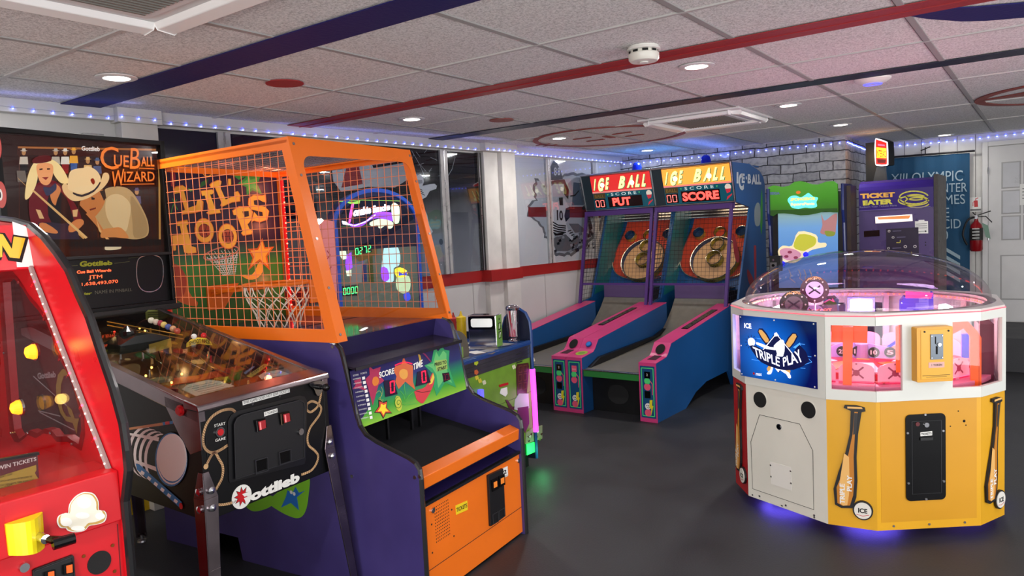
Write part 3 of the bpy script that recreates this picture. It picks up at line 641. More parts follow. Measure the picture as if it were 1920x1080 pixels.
# score board: slanting printed panel
SP = HO.plane((0, 0.316, 0.894), (1, 0, 0), (0, 0.30-0.316, 0.671-0.894)); SP = HO.plane((0, 0.285, 0.665), (1, 0, 0), (0, 0.034, 0.225))
L_ = math.hypot(0.034, 0.225)
art = mat('score_board_print', 'ffffff', 0.25)
def gradient(name, stops, direction, rough=0.25, es=0.0): return ramp_mat(name, stops, 2, direction[0], direction[1], rough, es)
sbp = gradient('score_board_print_ground', [(0.0, '8cc63a'), (0.22, '3fa02e'), (0.45, '14805a'), (0.65, '1d2c66'), (1.0, '1c1448')], (0.665, 0.892))
b = MB(); b.rect(SP, 0.024, HW-0.024, 0, L_, -0.012, 0, sbp)
A = lambda h: HO.plane(SP.at(0, 0, h), SP.u, SP.v)
ss = crop(640, 640, 6.3545)
def po(mb, pts, m, h, plane=SP, c=ss, sm=0):
    q = c(*pts); q = smoothpts(q, sm, True) if sm else q
    mb.prism(plane, q, h-0.0006, h, m, px=True)
col = lambda n, h_, r=0.3: mat(n, h_, r)
po(b, [(100, 360), (300, 300), (350, 760), (190, 1000)], col('chart_dark', '231a50'), 0.0006)
po(b, [(150, 470), (230, 440), (240, 530), (330, 600), (200, 560), (130, 570), (170, 520)], col('star_crimson', 'a82a50'), 0.0012)
po(b, [(330, 295), (375, 335), (465, 305), (448, 400), (510, 470), (440, 520), (372, 765), (330, 600), (285, 450), (335, 400)], col('star_magenta', 'b03050'), 0.0014)
po(b, [(375, 440), (400, 420), (430, 430), (445, 480), (420, 525), (385, 530), (365, 490)], col('star_orange', 'e08020'), 0.002, sm=4)
po(b, [(740, 180), (770, 260), (850, 290), (850, 480), (880, 580), (760, 480), (680, 570), (640, 480), (655, 420), (620, 340), (640, 300), (715, 270)], col('star_amber', 'd86a28'), 0.0014)
po(b, [(690, 360), (730, 330), (780, 350), (785, 420), (740, 455), (695, 420)], col('star_yellow', 'e8a838'), 0.002, sm=4)
po(b, [(440, 695), (500, 720), (545, 705), (540, 790), (605, 860), (530, 860), (497, 925), (460, 855), (390, 850), (440, 780)], inkk, 0.0012)
po(b, [(450, 715), (500, 735), (540, 720), (532, 790), (590, 848), (525, 848), (497, 905), (465, 845), (400, 845), (450, 775)], col('star_redrim', 'e05030'), 0.0018)
po(b, [(468, 745), (500, 760), (528, 745), (522, 795), (560, 835), (520, 835), (497, 880), (473, 832), (430, 835), (462, 785)], col('star_bright', 'ffe030'), 0.0024)
po(b, [(1105, 70), (1150, 120), (1200, 60), (1225, 100), (1285, 110), (1275, 280), (1310, 400), (1365, 550), (1230, 490), (1180, 580), (1130, 650), (1100, 540), (1105, 400), (1040, 340), (985, 290), (1070, 250)], col('star_green', '30a060'), 0.0014)
po(b, [(1125, 120), (1160, 190), (1210, 110), (1250, 150), (1245, 290), (1270, 400), (1320, 500), (1220, 450), (1150, 560), (1130, 400), (1080, 320), (1010, 285), (1090, 265)], col('star_green2', '66c070'), 0.002)
po(b, [(1110, 230), (1250, 215), (1260, 330), (1130, 360)], col('star_green3', '9fc060'), 0.0026)
po(b, [(905, 130), (940, 170), (960, 260), (930, 300), (925, 210)], col('banana', 'c8a020'), 0.0012)
po(b, [(940, 120), (1000, 150), (1070, 240), (1060, 245), (990, 165)], col('swirl_red', '8a2050'), 0.0012)
po(b, [(1080, 380), (1100, 400), (1105, 480), (1060, 600), (1000, 700), (960, 740), (900, 700), (880, 640), (875, 590), (1000, 540)], col('ball_red', 'd84040'), 0.0014, sm=4)
po(b, [(1090, 380), (1105, 430), (1080, 500), (1040, 520)], col('banana2', 'e8d040'), 0.002)
b.line(SP, ss((880, 590), (960, 610), (1065, 590)), 0.002, 0.0014, 0.0024, inkk, px=True)
po(b, [(500, 470), (620, 455), (665, 630), (520, 665)], col('display_dark', '1a0610'), 0.003)
po(b, [(900, 370), (1010, 330), (1060, 490), (880, 540)], col('display_dark', '1a0610'), 0.003)
po(b, [(1195, 380), (1275, 370), (1295, 455), (1215, 490)], col('display_dark', '1a0610'), 0.003)
b.disc(SP, ss((678, 738))[0], 0.021, 0.0008, 0.0016, col('spiral_yellow', 'c8d040'), 24, px=True, rb=0.032)
sp_ = [(678+math.cos(t)*(6+t*5.2)*.8, 738+math.sin(t)*(6+t*5.2)*1.2) for t in np.linspace(0, 11, 40)]; b.line(SP, ss(*sp_), 0.0025, 0.0018, 0.0024, col('spiral_green', '3a7a20'), px=True)
for p_ in (((410, 620), (450, 590), (480, 640), (440, 690), (500, 700)), ((470, 540), (490, 600), (460, 680), (490, 720))): b.line(SP, smoothpts(ss(*p_), 4), 0.002, 0.0014, 0.0018, col('squiggle', 'a8b860'), px=True)
for p_ in (((700, 590), (740, 640), (760, 720)), ((745, 500), (760, 640)), ((860, 600), (800, 650), (760, 720)), ((900, 740), (760, 760), (640, 700))): b.line(SP, ss(*p_), 0.0035, 0.0007, 0.0012, col('grass_green', '58b838'), px=True)
board = b.build('score_board', ho, label='printed score board with star shapes, red digits and a ticket chart')
b = MB(); wt = mat('score_lettering', 'f2f2ec', 0.5); ik = inkk
b.text(SP, 'SCORE', ss((445, 440), (625, 385), (620, 315), (440, 370)), wt, 0.0034, 0.03); b.text(SP, 'TIME', ss((845, 345), (965, 300), (960, 215), (850, 270)), wt, 0.0034, 0.03)
b.text(SP, 'PRESS TO', ss((1105, 300), (1245, 265), (1245, 225), (1105, 260)), ik, 0.0032, 0.03); b.text(SP, 'START', ss((1140, 360), (1250, 325), (1248, 285), (1140, 315)), ik, 0.0032, 0.03)
b.text(SP, 'SCORE', ss((135, 420), (200, 405), (200, 388), (135, 400)), wt, 0.002); b.text(SP, 'TICKETS', ss((222, 398), (300, 380), (300, 362), (222, 378)), wt, 0.002)
for k in range(10):
    x = 243+k*10; y = 440+k*52; b.prism(SP, ss((x, y-15), (x+32, y-22), (x+36, y+12), (x+4, y+20)), 0.0014, 0.002, wt, px=True)
    b.text(SP, ['0-5 POINTS', '6-10 POINTS', '11-15 POINTS', '16-20 POINTS'][min(k, 3)], ss((135+k*10, y+22), (228+k*10, y+4), (228+k*10, y-12), (135+k*10, y+6)), wt, 0.002)
b.build('lettering', board)
b = MB(); rdg = glow('red_led_digit', 'ff1030', 2.6)
for q, ch in ((((575, 625), (632, 610), (627, 462), (570, 478)), '0'), (((955, 500), (1010, 485), (998, 345), (945, 358)), '0')): seven(b, SP, ch, SP.P(ss(*q)), rdg, 0.0036, 0.2)
for q in (((1222, 462), (1235, 460), (1230, 398), (1218, 400)), ((1245, 458), (1278, 450), (1272, 390), (1240, 396))): b.line(SP, ss(*q), 0.0015, 0.0032, 0.0036, glow('dim_led', '901828', 0.8), px=True)
for k in range(14): x = 640+k*15; b.disc(SP, ss((x, 285-34*math.sin(k/13*2.6)))[0], 0.0025, 0.002, 0.003, rdg, 6, px=True)
b.build('led_digits', board)
# hood and shelf over the board
b = MB(); b.hexa([(0.022, 0.30, 0.892), (HW-0.022, 0.30, 0.892), (HW-0.022, 0.47, 0.915), (0.022, 0.47, 0.915), (0.022, 0.30, 0.90), (HW-0.022, 0.30, 0.90), (HW-0.022, 0.47, 0.923), (0.022, 0.47, 0.923)], mat('hood_shelf', '2a242e', 0.22))
b.box(0.022, HW-0.022, 0.297, 0.303, 0.888, 0.902, tmold); b.build('hood_shelf', ho)
b = MB(); b.hexa([(0.022, 0.465, 0.915), (HW-0.022, 0.465, 0.915), (HW-0.022, 0.48, 0.92), (0.022, 0.48, 0.92), (0.022, 0.445, 1.0), (HW-0.022, 0.445, 1.0), (HW-0.022, 0.46, 1.0), (0.022, 0.46, 1.0)], hoodm); b.build('hood', ho)
b = MB(); b.box(0.022, HW-0.022, 0.455, 1.56, 0.985, 1.0, hoodm); b.box(0.022, HW-0.022, 1.54, 1.56, 0, 1.0, black); b.build('cage_floor', ho)
# cage
CB = 1.0; CT = 1.82
cage_l = [(0.365, CB), (1.55, CB-0.005), (1.50, CT-0.02), (0.562, CT)]
def cage_side(u0, u1):
    b = MB(); pl = Pl(HO, (u0, 0, 0), (0, 1, 0), (0, 0, 1)); w_ = 0.05
    hole = [(0.365+0.062, CB+w_), (1.49, CB+w_), (1.455, CT-0.06), (0.595, CT-0.048)]
    b.prism(pl, cage_l, 0, u1-u0, orange, holes=[hole]); o = b.build('cage_side_frame', ho)
    c = MB(); um = (u0+u1)/2; sp = 0.045
    y = 0.45
    while y < 1.49:
        # keep wires inside the frame: front edge leans back
        zt = CT-0.05 if y > 0.60 else CB+w_+(y-0.427)/(0.595-0.427)*(CT-0.048-CB-w_)
        c.tube([(um, y, CB+w_-.01), (um, y, zt)], 0.0017, orange2, 5); y += sp
    z = CB+w_+0.03
    while z < CT-0.055:
        f = (z-CB-w_)/(CT-0.048-CB-w_); c.tube([(um+0.003, 0.427+f*0.168-.01, z), (um+0.003, 1.47, z)], 0.0017, orange2, 5); z += 0.0478
    c.build('wire_mesh', o)
    return o
cage_side(0.0, 0.018); cage_side(HW-0.018, HW)
# front frame leaning back, with rounded opening
FP = HO.plane((0, 0.365, CB), (1, 0, 0), (0, 0.197, 0.82)); LF = math.hypot(0.197, 0.82)
b = MB(); arcs = [(0.05+0.05*(1-math.cos(t)), LF-0.125+0.05*math.sin(t)) for t in np.linspace(0, math.pi/2, 6)]; arcs2 = [(HW-0.035-0.05*(1-math.cos(t)), LF-0.115+0.05*math.sin(t)) for t in np.linspace(0, math.pi/2, 6)]
b.prism(FP, [(0, 0), (0.055, 0)]+arcs+arcs2[::-1]+[(HW-0.03, 0), (HW, 0), (HW, LF), (0, LF)], 0, 0.004, orange); o = b.build('cage_front_frame', ho)
b = MB()
for a in (0.022, HW-0.015):
    for c in (0.03, 0.22, LF*.5, LF-0.16, LF-0.03): b.disc(FP, (a, c), 0.006, 0.004, 0.007, steel, 8)
b.build('screw', o)
b = MB(); b.prism(FP, [(0.03, 0.03), (HW-0.03, 0.03), (HW-0.03, LF*.62), (0.03, LF*.62)], -0.006, -0.003, clear('cage_acrylic', 'f4f6f8', 0.05, 0.01)); b.build('acrylic_guard', ho, label='clear acrylic guard behind the lower front opening')
b = MB(); b.box(0, HW, 0.562, 1.5, CT-0.004, CT, orange) if False else None
# top frame and perforated roof
TPp = HO.plane((0, 0, CT-0.012), (1, 0, 0), (0, 1, -0.02))
b = MB(); b.prism(TPp, [(0, 0.565), (HW, 0.565), (HW, 1.52), (0, 1.52)], 0, 0.012, orange, holes=[[(0.04, 0.60), (HW-0.04, 0.60), (HW-0.04, 1.46), (0.04, 1.46)]]); b.build('cage_top_frame', ho)
b = MB(); perf = mat('roof_wire', 'b4b4b8', 0.25, 0.9)
for k in range(56):
    y = 0.60+k*0.0155; pts = []
    for j in range(29): pts.append((0.04+j*0.025, y+(0.004 if j % 2 else -0.004), CT-0.016-y*0.02+0.012))
    b.tube(pts, 0.0013, perf, 4)
b.build('roof_mesh', ho, label='silvery expanded metal roof mesh')
# printed backboard
VB = 1.47; BP = HO.front(VB)
bbm = ramp_mat('backboard_print', [(0.0, '2a5e24'), (0.40, '38802e'), (0.47, '2c5a3a'), (0.55, '2a1a30'), (1.0, '241236')], 2, 0.98, 1.78, 0.35, noise=0.06)
b = MB(); b.rect(BP, 0.02, HW-0.02, 0.99, CT-0.06, -0.015, 0, bbm)
b.rect(BP, 0.02, HW-0.02, CT-0.062, CT-0.02, -0.01, 0.01, orange)
BB = b
ww = crop(300, 240, 5.1429); w2 = crop(300, 440, 4.9088)
lo = mat('letter_gold', 'ffb63c', 0.35); lo2 = mat('letter_gold_rim', 'd8661e', 0.4); lk = mat('letter_shadow', '200c14', 0.6); lr = mat('ball_rust', 'a83a1c', 0.4); lg = mat('print_green', '2f9a3c', 0.4); lgd = mat('print_dark_green', '1c5a24', 0.4)
def bl(pts, c=ww, w_=1.0, h=0.002):
    q = c(*pts); cx = sum(p[0] for p in q)/len(q); cy = sum(p[1] for p in q)/len(q)
    big = [(cx+(x-cx)*1.06, cy+(y-cy)*1.05) for x, y in q]
    BB.prism(BP, [(x+2.5, y+1.5) for x, y in big], h-0.0012, h-0.0006, lk, px=True); BB.prism(BP, big, h-0.0006, h, lo2, px=True); BB.prism(BP, q, h, h+0.0008, lo, px=True)
bl([(130, 590), (150, 570), (215, 555), (250, 580), (250, 605), (228, 610), (270, 770), (345, 745), (355, 700), (385, 690), (410, 710), (405, 795), (330, 815), (215, 830), (205, 800), (240, 790), (190, 625), (140, 635)])
bl([(395, 610), (500, 595), (520, 615), (500, 640), (480, 640), (530, 780), (570, 785), (580, 815), (470, 832), (445, 815), (475, 795), (430, 650), (405, 655)])
bl([(480, 550), (500, 530), (560, 505), (590, 515), (585, 545), (570, 555), (630, 690), (715, 655), (712, 620), (745, 610), (765, 645), (765, 705), (690, 715), (600, 755), (580, 745), (590, 715), (530, 575), (495, 580)])
bl([(655, 490), (680, 490), (682, 550), (655, 552)])
bl([(700, 800), (760, 760), (850, 760), (890, 810), (880, 880), (850, 920), (840, 925), (860, 975), (885, 990), (880, 1020), (800, 1035), (780, 1010), (795, 995), (740, 840), (710, 840)])
bl([(1015, 645), (1020, 720), (985, 710), (950, 690), (900, 700), (905, 740), (1010, 760), (1045, 800), (1030, 880), (960, 905), (905, 890), (880, 905), (905, 810), (940, 850), (990, 850), (985, 810), (880, 785), (850, 740), (855, 680), (900, 650), (980, 655)])
BB.prism(BP, ww((790, 805), (850, 800), (855, 850), (810, 860)), 0.003, 0.0036, lk, px=True)
bl([(160, 910), (260, 890), (270, 930), (250, 940), (285, 1080), (300, 1140), (340, 1150), (345, 1200), (270, 1210), (230, 1195), (215, 1120), (150, 1130), (150, 1180), (90, 1180), (90, 1040), (205, 1030), (190, 945), (165, 945)])
for (x, y, r_) in ((425, 990, .052), (650, 1045, .055)):
    p_ = BP.px(*ww((x, y))[0]); BB.disc(BP, (p_[0]+.004, p_[1]-.004), r_*1.14, 0.0008, 0.0018, lk, 28, rb=r_*1.28); BB.disc(BP, p_, r_*1.08, 0.0018, 0.0024, lo2, 28, rb=r_*1.2); BB.disc(BP, p_, r_, 0.0024, 0.0032, lo, 28, rb=r_*1.12)
    BB.disc(BP, p_, r_*.66, 0.0032, 0.0038, lk, 24); BB.disc(BP, p_, r_*.62, 0.0038, 0.0044, lr, 24)
    for k in (-1, 1): BB.line(BP, [(p_[0]+k*r_*.25, p_[1]-r_*.6), (p_[0]+k*r_*.1, p_[1]), (p_[0]+k*r_*.25, p_[1]+r_*.6)], 0.003, 0.0044, 0.005, lk)
    BB.line(BP, [(p_[0]-r_*.6, p_[1]), (p_[0]+r_*.6, p_[1])], 0.003, 0.0044, 0.005, lk)
def pb(pts, m, c=ww, h=0.001, sm=0):
    q = c(*pts); q = smoothpts(q, sm, True) if sm else q; BB.prism(BP, q, h-0.0008, h, m, px=True)
pb([(820, 410), (870, 470), (975, 455), (935, 540), (985, 640), (890, 600), (835, 650), (830, 570), (750, 535), (820, 480)], lg, h=0.0016); pb([(840, 450), (870, 500), (940, 480), (915, 540), (950, 610), (885, 575), (845, 610), (845, 560), (790, 535), (840, 495)], mat('print_green2', '4fb84a', 0.4), h=0.0024)
pb([(530, 400), (640, 395), (740, 420), (820, 470), (760, 500), (680, 440), (600, 415)], lg)
pb([(270, 580), (330, 600), (290, 615)], lg); pb([(400, 520), (470, 490), (450, 540), (380, 580)], lgd); pb([(100, 420), (140, 400), (150, 480), (140, 570), (105, 560)], mat('print_crimson', 'a02838', 0.4)); pb([(200, 440), (250, 450), (230, 500), (190, 490)], mat('print_crimson'))if False else None
for (cx_, cy_, s_) in ((462, 430, 1.0),):
    sp_ = [(cx_+math.cos(t)*(4+t*5), cy_+math.sin(t)*(4+t*4)) for t in np.linspace(0, 10, 36)]; BB.line(BP, ww(*sp_), 0.005, 0.001, 0.002, lo, px=True)
for p_ in (((120, 680), (140, 730), (170, 790)), ((105, 830), (120, 760), (160, 690))): BB.line(BP, smoothpts(ww(*p_), 4), 0.004, 0.0005, 0.0012, lg, px=True)
# painted hoop, star, ball with tail
rim = [(560+160*math.cos(t), 170+52*math.sin(t)-(math.cos(t))*38) for t in np.linspace(0, 2*math.pi, 28, endpoint=False)]
BB.line(BP, w2(*rim), 0.006, 0.001, 0.002, mat('print_pink', 'c87868', 0.4), px=True, closed=True)
for k in range(9):
    f = k/8; BB.line(BP, w2((430+f*280, 205-f*40), (590+f*100, 380-f*30)), 0.0025, 0.001, 0.0018, paperw, px=True); BB.line(BP, w2((430+f*280, 215-f*50), (470+f*150+50*(1-f), 250+f*110)), 0.0025, 0.001, 0.0018, paperw, px=True)
    BB.line(BP, w2((450+f*120, 220+f*150), (715-f*20, 190+f*170)), 0.0025, 0.001, 0.0018, paperw, px=True); BB.line(BP, w2((440+f*240, 160-f*30), (470+f*240, 215-f*50)), 0.002, 0.001, 0.0018, paperw, px=True)
pb([(940, 30), (965, 115), (1050, 110), (985, 200), (1010, 330), (915, 245), (810, 330), (850, 215), (805, 130), (895, 125)], lo2, w2, 0.0016, 2); pb([(938, 60), (958, 130), (1020, 125), (968, 200), (990, 290), (915, 225), (835, 290), (865, 205), (830, 145), (900, 142)], lo, w2, 0.0024, 2)
pb([(930, 250), (945, 330), (900, 395), (820, 415), (740, 370), (820, 380), (870, 340), (900, 270)], lo, w2, 0.0012, 3)
pb([(85, 320), (160, 315), (220, 350), (255, 430), (250, 490), (300, 580), (345, 620), (330, 660), (230, 640), (150, 600), (85, 570)], mat('print_orange', 'c85a20', 0.4), w2, 0.0014, 3); p_ = BP.px(*w2((120, 440))[0]); BB.disc(BP, p_, 0.07, 0.0014, 0.0022, lr, 24, rb=0.09)
BB.build('backboard', ho, label='printed backboard with big golden letters, stars and a painted hoop')
# red light strips beside the board
ls = mat('light_strip_base', 'b0141a', 0.3, emit='ff2010', es=0.35); rl = glow('red_strip_led', 'ff5040', 10)
b = MB(); b.box(HW-0.030, HW-0.018, VB-0.05, VB-0.03, 1.02, CT-0.08, ls); b.box(0.02, 0.032, VB-0.05, VB-0.03, 1.02, CT-0.08, ls)
for k in range(24): b.ball((HW-0.024, VB-0.053, 1.06+k*0.028), 0.0028 if k % 4 else 0.005, rl, 6)
b.build('light_strip', ho, label='red light strip down the edge of the backboard')
for z in (1.2, 1.5, 1.7): add_light('strip_glow', 'POINT', (HW-0.06, VB-0.12, z), 0.5, (1, 0.25, 0.12), 0.02, parent=ho)
# hoop, bracket and net
cx, cy, cz = 0.40, 1.12, 1.205; rr = 0.155
b = MB(); b.tube([(cx+rr*math.cos(t), cy+rr*math.sin(t), cz) for t in np.linspace(0, 2*math.pi, 32, endpoint=False)], 0.008, orange, 8, closed=True)
b.box(cx-0.13, cx+0.13, cy+rr-0.005, VB, cz-0.03, cz-0.018, orange); b.hexa([(cx-.14, VB-.012, cz-.12), (cx-.05, VB-.012, cz-.12), (cx-.05, VB, cz-.12), (cx-.14, VB, cz-.12), (cx-.14, VB-.012, cz), (cx+.05, VB-.012, cz), (cx+.05, VB, cz), (cx-.14, VB, cz)], orange)
b.tube([(cx-.12, cy+.12, cz-.005), (cx-.12, VB, cz-.05)], 0.01, orange, 6); b.tube([(cx+.12, cy+.12, cz-.005), (cx+.12, VB, cz-.05)], 0.01, orange, 6)
b.box(cx+0.055, cx+0.115, cy-rr-0.012, cy-rr+0.002, cz-0.10, cz+0.012, orange) ; b.build('hoop_ring', ho)
b = MB(); nm = mat('net_cord', 'f0e8d8', 0.8); N = 12
ringz = [(rr, 0), (rr*.98, -0.05), (rr*.86, -0.10), (rr*.72, -0.15), (rr*.62, -0.20), (rr*.60, -0.245)]
for k in range(N):
    for sgn in (-1, 1):
        pts = []
        for i, (r_, dz) in enumerate(ringz):
            t = 2*math.pi*(k+sgn*i*0.5*(0.55 if i < 2 else 1))/N+random.uniform(-.04, .04); pts.append((cx+r_*math.cos(t), cy+r_*math.sin(t), cz+dz+random.uniform(-.006, .006)))
        b.tube(smoothpts(pts, 4), 0.0026, nm, 5)
b.build('net', ho, label='off white cord net')
# ================================================================ PINBALL
PB = Fr((1.272, 2.173, 0), 5.0); PW = 0.558
pb_ = thing('pinball_machine', PB, 'black pinball machine with a pool hall backglass, rope artwork and chrome legs', 'arcade game')
cab = mat('black_cabinet_print', '09090b', 0.35, spec=0.3); railm = mat('worn_steel_rail', '8c8084', 0.22, 1.0, noise=0.15, nscale=10)
CL = [(0.0, 0.525), (0.0, 0.885), (1.30, 1.20-0.0), (1.30, 0.62)]          # side outline: bottom rises to the back
b = MB(); th = 0.02
b.prism(Pl(PB, (0, 0, 0), (0, 1, 0), (0, 0, 1)), CL, 0, th, cab); b.prism(Pl(PB, (PW-th, 0, 0), (0, 1, 0), (0, 0, 1)), CL, 0, th, cab)
b.box(th, PW-th, 0, th, 0.525, 0.885, cab); b.hexa([(th, th, .54), (PW-th, th, .54), (PW-th, 1.3, .63), (th, 1.3, .63), (th, th, .552), (PW-th, th, .552), (PW-th, 1.3, .642), (th, 1.3, .642)], cab); b.box(th, PW-th, 1.28, 1.3, 0.63, 1.18, cab)
body = b.build('cabinet', pb_, bevel=0.002)
# side rails and lock bar
sl = (1.20-0.885)/1.30
for u0, u1 in ((-0.004, 0.024), (PW-0.024, PW+0.004)):
    b = MB(); 
    b.hexa([(u0, -0.004, .845), (u1, -0.004, .845), (u1, 1.03, .845+sl*1.03), (u0, 1.03, .845+sl*1.03), (u0, -0.004, .898), (u1, -0.004, .898), (u1, 1.03, .898+sl*1.03), (u0, 1.03, .898+sl*1.03)], railm); b.build('side_rail', pb_, bevel=0.003)
b = MB(); b.hexa([(-0.008, -0.014, .880), (PW+.008, -0.014, .880), (PW+.008, 0.065, .885), (-0.008, 0.065, .885), (-0.008, -0.008, .902), (PW+.008, -0.008, .902), (PW+.008, 0.065, .918), (-0.008, 0.065, .918)], railm); b.build('lockdown_bar', pb_, bevel=0.006)
b = MB(); LS = PB.left(0)
b.prism(LS, [(0.008, 0.76), (-0.05, 0.74), (-0.10, 0.80), (-0.16, 0.86+0.03), (-.16, .92), (0.008, 0.89)], 0, 0.004, railm); b.build('flipper_button_plate', pb_)
b = MB(); p_ = LS.px(341, 769); b.disc(LS, p_, 0.018, 0.004, 0.009, redp, 18); b.disc(LS, p_, 0.012, 0.009, 0.016, redp, 18); b.build('flipper_button', pb_, label='red flipper button')
# front art
FR = PB.front(0); fc = crop(370, 690, 4.0); rope = mat('rope_print', 'cfa878', 0.5); rope2 = mat('rope_print_dark', '5a3420', 0.5)
def fa(mb, pts, m, h, c=fc, sm=0, pl=FR): q = c(*pts); q = smoothpts(q, sm, True) if sm else q; mb.prism(pl, q, max(0, h-0.0006), h, m, px=True)
b = MB()
for pts in ([(285, 332), (262, 312), (225, 310), (170, 325), (110, 365), (65, 430), (42, 520), (50, 590), (85, 628), (130, 632), (180, 610), (225, 580)], [(62, 745), (85, 690), (110, 650), (130, 632), (160, 680), (190, 740), (185, 820), (150, 890), (118, 950), (120, 1000), (160, 1025), (230, 1018), (285, 1000)],
            [(930, 170), (920, 230), (900, 290), (850, 330), (820, 310), (825, 270), (860, 250), (900, 265), (928, 300), (915, 350), (880, 400), (845, 450), (825, 520), (835, 580), (880, 620), (905, 660), (890, 720), (850, 770), (780, 800)]):
    q = smoothpts(FR.P(fc(*pts)), 5); b.line(FR, q, 0.0085, 0.0002, 0.0012, rope)
    L = 0
    for i in range(0, len(q)-1):
        a, c = np.array(q[i]), np.array(q[i+1]); n_ = max(1, int(np.linalg.norm(c-a)/0.009))
        for k in range(n_):
            p0 = a+(c-a)*(k/n_); d = (c-a)/np.linalg.norm(c-a); t_ = np.array([-d[1], d[0]]); b.line(FR, [tuple(p0-t_*.004), tuple(p0+t_*.004+d*.005)], 0.0018, 0.0012, 0.0016, rope2)
b.disc(FR, fc((62, 738))[0], 0.009, 0.0012, 0.002, rope, 10, px=True)
wl_ = mat('lettering_cream', 'e6e6e0', 0.4)
b.text(FR, 'START', fc((125, 445), (208, 425), (208, 403), (125, 423)), wl_, 0.0014, 0.01); b.text(FR, 'GAME', fc((132, 555), (210, 535), (210, 514), (132, 533)), wl_, 0.0014, 0.01)
b.text(FR, 'ottlieb', fc((395, 1005), (765, 852), (765, 775), (395, 925)), wl_, 0.0016, 0.06)
b.disc(FR, fc((332, 965))[0], 0.040, 0.0004, 0.0014, wl_, 28, px=True, rb=0.040); b.star(FR, fc((332, 962))[0], 0.033, 0.0014, 0.002, inkk, 0.55, n=9, px=True); b.star(FR, fc((332, 962))[0], 0.029, 0.002, 0.0026, redp, 0.55, n=9, px=True)
fa(b, [(332, 945), (400, 920), (402, 945), (350, 965)], wl_, 0.0032); fa(b, [(345, 975), (395, 955), (392, 1000), (360, 1015), (355, 995)], wl_, 0.003)
fa(b, [(335, 245), (690, 150), (692, 182), (340, 280)], paperw, 0.001); b.text(FR, 'THIS GAME DOES NOT GIVE TICKETS', fc((345, 272), (685, 178), (684, 158), (343, 252)), inkk, 0.0016)
b.build('front_artwork', body)
b = MB(); fa(b, [(225, 400), (250, 350), (300, 320), (760, 205), (800, 215), (820, 250), (810, 680), (800, 720), (240, 860), (232, 840)], mat('coin_door_black', '131316', 0.3), 0.003)
cdp = [(260, 420), (280, 375), (320, 350), (750, 240), (780, 255), (790, 290), (785, 670), (270, 830)]
fa(b, cdp, black, 0.010); b.line(FR, fc(*cdp), 0.003, 0.010, 0.013, mat('door_ridge', '26262a', 0.35), px=True, closed=True)
for (x, y) in ((412, 215), (615, 158), (412, 268), (615, 210)): b.disc(FR, fc((x, y))[0], 0.005, 0, 0.003, mat('dull_bolt', '55555a', 0.3, 0.9), 10, px=True)
cdoor = b.build('coin_door', pb_, bevel=0.001)
for ox, oy in ((0, 0), (182, -50)):
    b = MB()
    fa(b, [(405, 390+oy*1), (485, 372+oy), (500, 440+oy), (425, 480+oy)] if ox == 0 else [(590, 335), (665, 320), (682, 385), (605, 425)], blackg, 0.016)
    q = [(430, 400), (485, 385), (490, 445), (440, 465)] if ox == 0 else [(618, 345), (665, 335), (672, 395), (628, 410)]
    fa(b, q, glow('coin_slot_red', '7a1018', 0.9), 0.0175)
    x0, y0 = q[0]; fa(b, [(x0+8, y0+5), (x0+18, y0+3), (x0+24, y0+58), (x0+14, y0+60)], glow('coin_slot_white', 'd87070', 0.8), 0.019)
    x0, y0 = (415, 395) if ox == 0 else (597, 345); fa(b, [(x0, y0), (x0+6, y0-2), (x0+14, y0+80), (x0+8, y0+82)], chrome, 0.018); b.build('coin_slot', cdoor)
for q in (((415, 690), (505, 665), (508, 765), (420, 790)), ((592, 630), (680, 605), (682, 695), (600, 722))):
    b = MB(); b.line(FR, fc(*q), 0.005, 0.010, 0.016, mat('door_ridge', '26262a'), px=True, closed=True); fa(b, q, blackg, 0.0115); b.build('coin_return', cdoor)
b = MB()
b.disc(FR, fc((755, 475))[0], 0.012, 0.010, 0.018, steel, 14, px=True)
fa(b, [(483, 330), (583, 300), (586, 330), (486, 362)], paperw, 0.0115); b.text(FR, '2 TOKENS', fc((490, 352), (580, 326), (579, 308), (489, 334)), inkk, 0.0125)
b.build('lock_and_label', cdoor)
b = MB(); p_ = FR.px(*fc((165, 480))[0]); b.disc(FR, p_, 0.017, 0, 0.006, chrome, 20, hole=0.012); b.disc(FR, p_, 0.011, 0, 0.008, redp, 18); b.build('start_button', pb_, label='red start button in a chrome ring')
b = MB(); fa(b, [(830, 125), (870, 95), (935, 100), (945, 140), (925, 175), (900, 208), (880, 195), (865, 160)], mat('plunger_plate', '8a8a8e', 0.2, 1.0), 0.008, sm=3); p_ = FR.px(*fc((898, 140))[0]); c_ = FR.at(*p_); b.lathe([(0.010, 0), (0.010, 0.02), (0.006, 0.022), (0.006, 0.035), (0.013, 0.038), (0.015, 0.048), (0.010, 0.056), (0.0001, 0.058)], blackg, c_, (0, -1, 0), 16); b.build('plunger', pb_, bevel=0.001)
# side art: pool table cushion sights, cues, hoops of motion
b = MB(); sc = crop(160, 520, 1.929)
def sa(pts, m, h, sm=0): q = sc(*pts); q = smoothpts(q, sm, True) if sm else q; b.prism(LS, q, max(0, h-0.0006), h, m, px=True)
bl_ = mat('art_blue', '2a7ab8', 0.35); gr_ = mat('art_grey', 'b8bcc0', 0.35); wh_ = mat('art_white', 'e8ece8', 0.3)
c0 = (318, 658)
for k, m_ in enumerate([wh_, cab, wh_, cab, wh_, cab, wh_, cab]):
    x = 215+k*10; y = 632+k*4; q = [(x+60*math.cos(t)*(1-.0*k), y+92*math.sin(t)) for t in np.linspace(0, 2*math.pi, 28, endpoint=False)]; b.prism(LS, sc(*q), 0.0001, 0.0005+0.0003*k, m_, px=True)
q = [(310+62*math.cos(t), 658+100*math.sin(t)) for t in np.linspace(0, 2*math.pi, 32, endpoint=False)]; sa(q, cab, 0.0034)
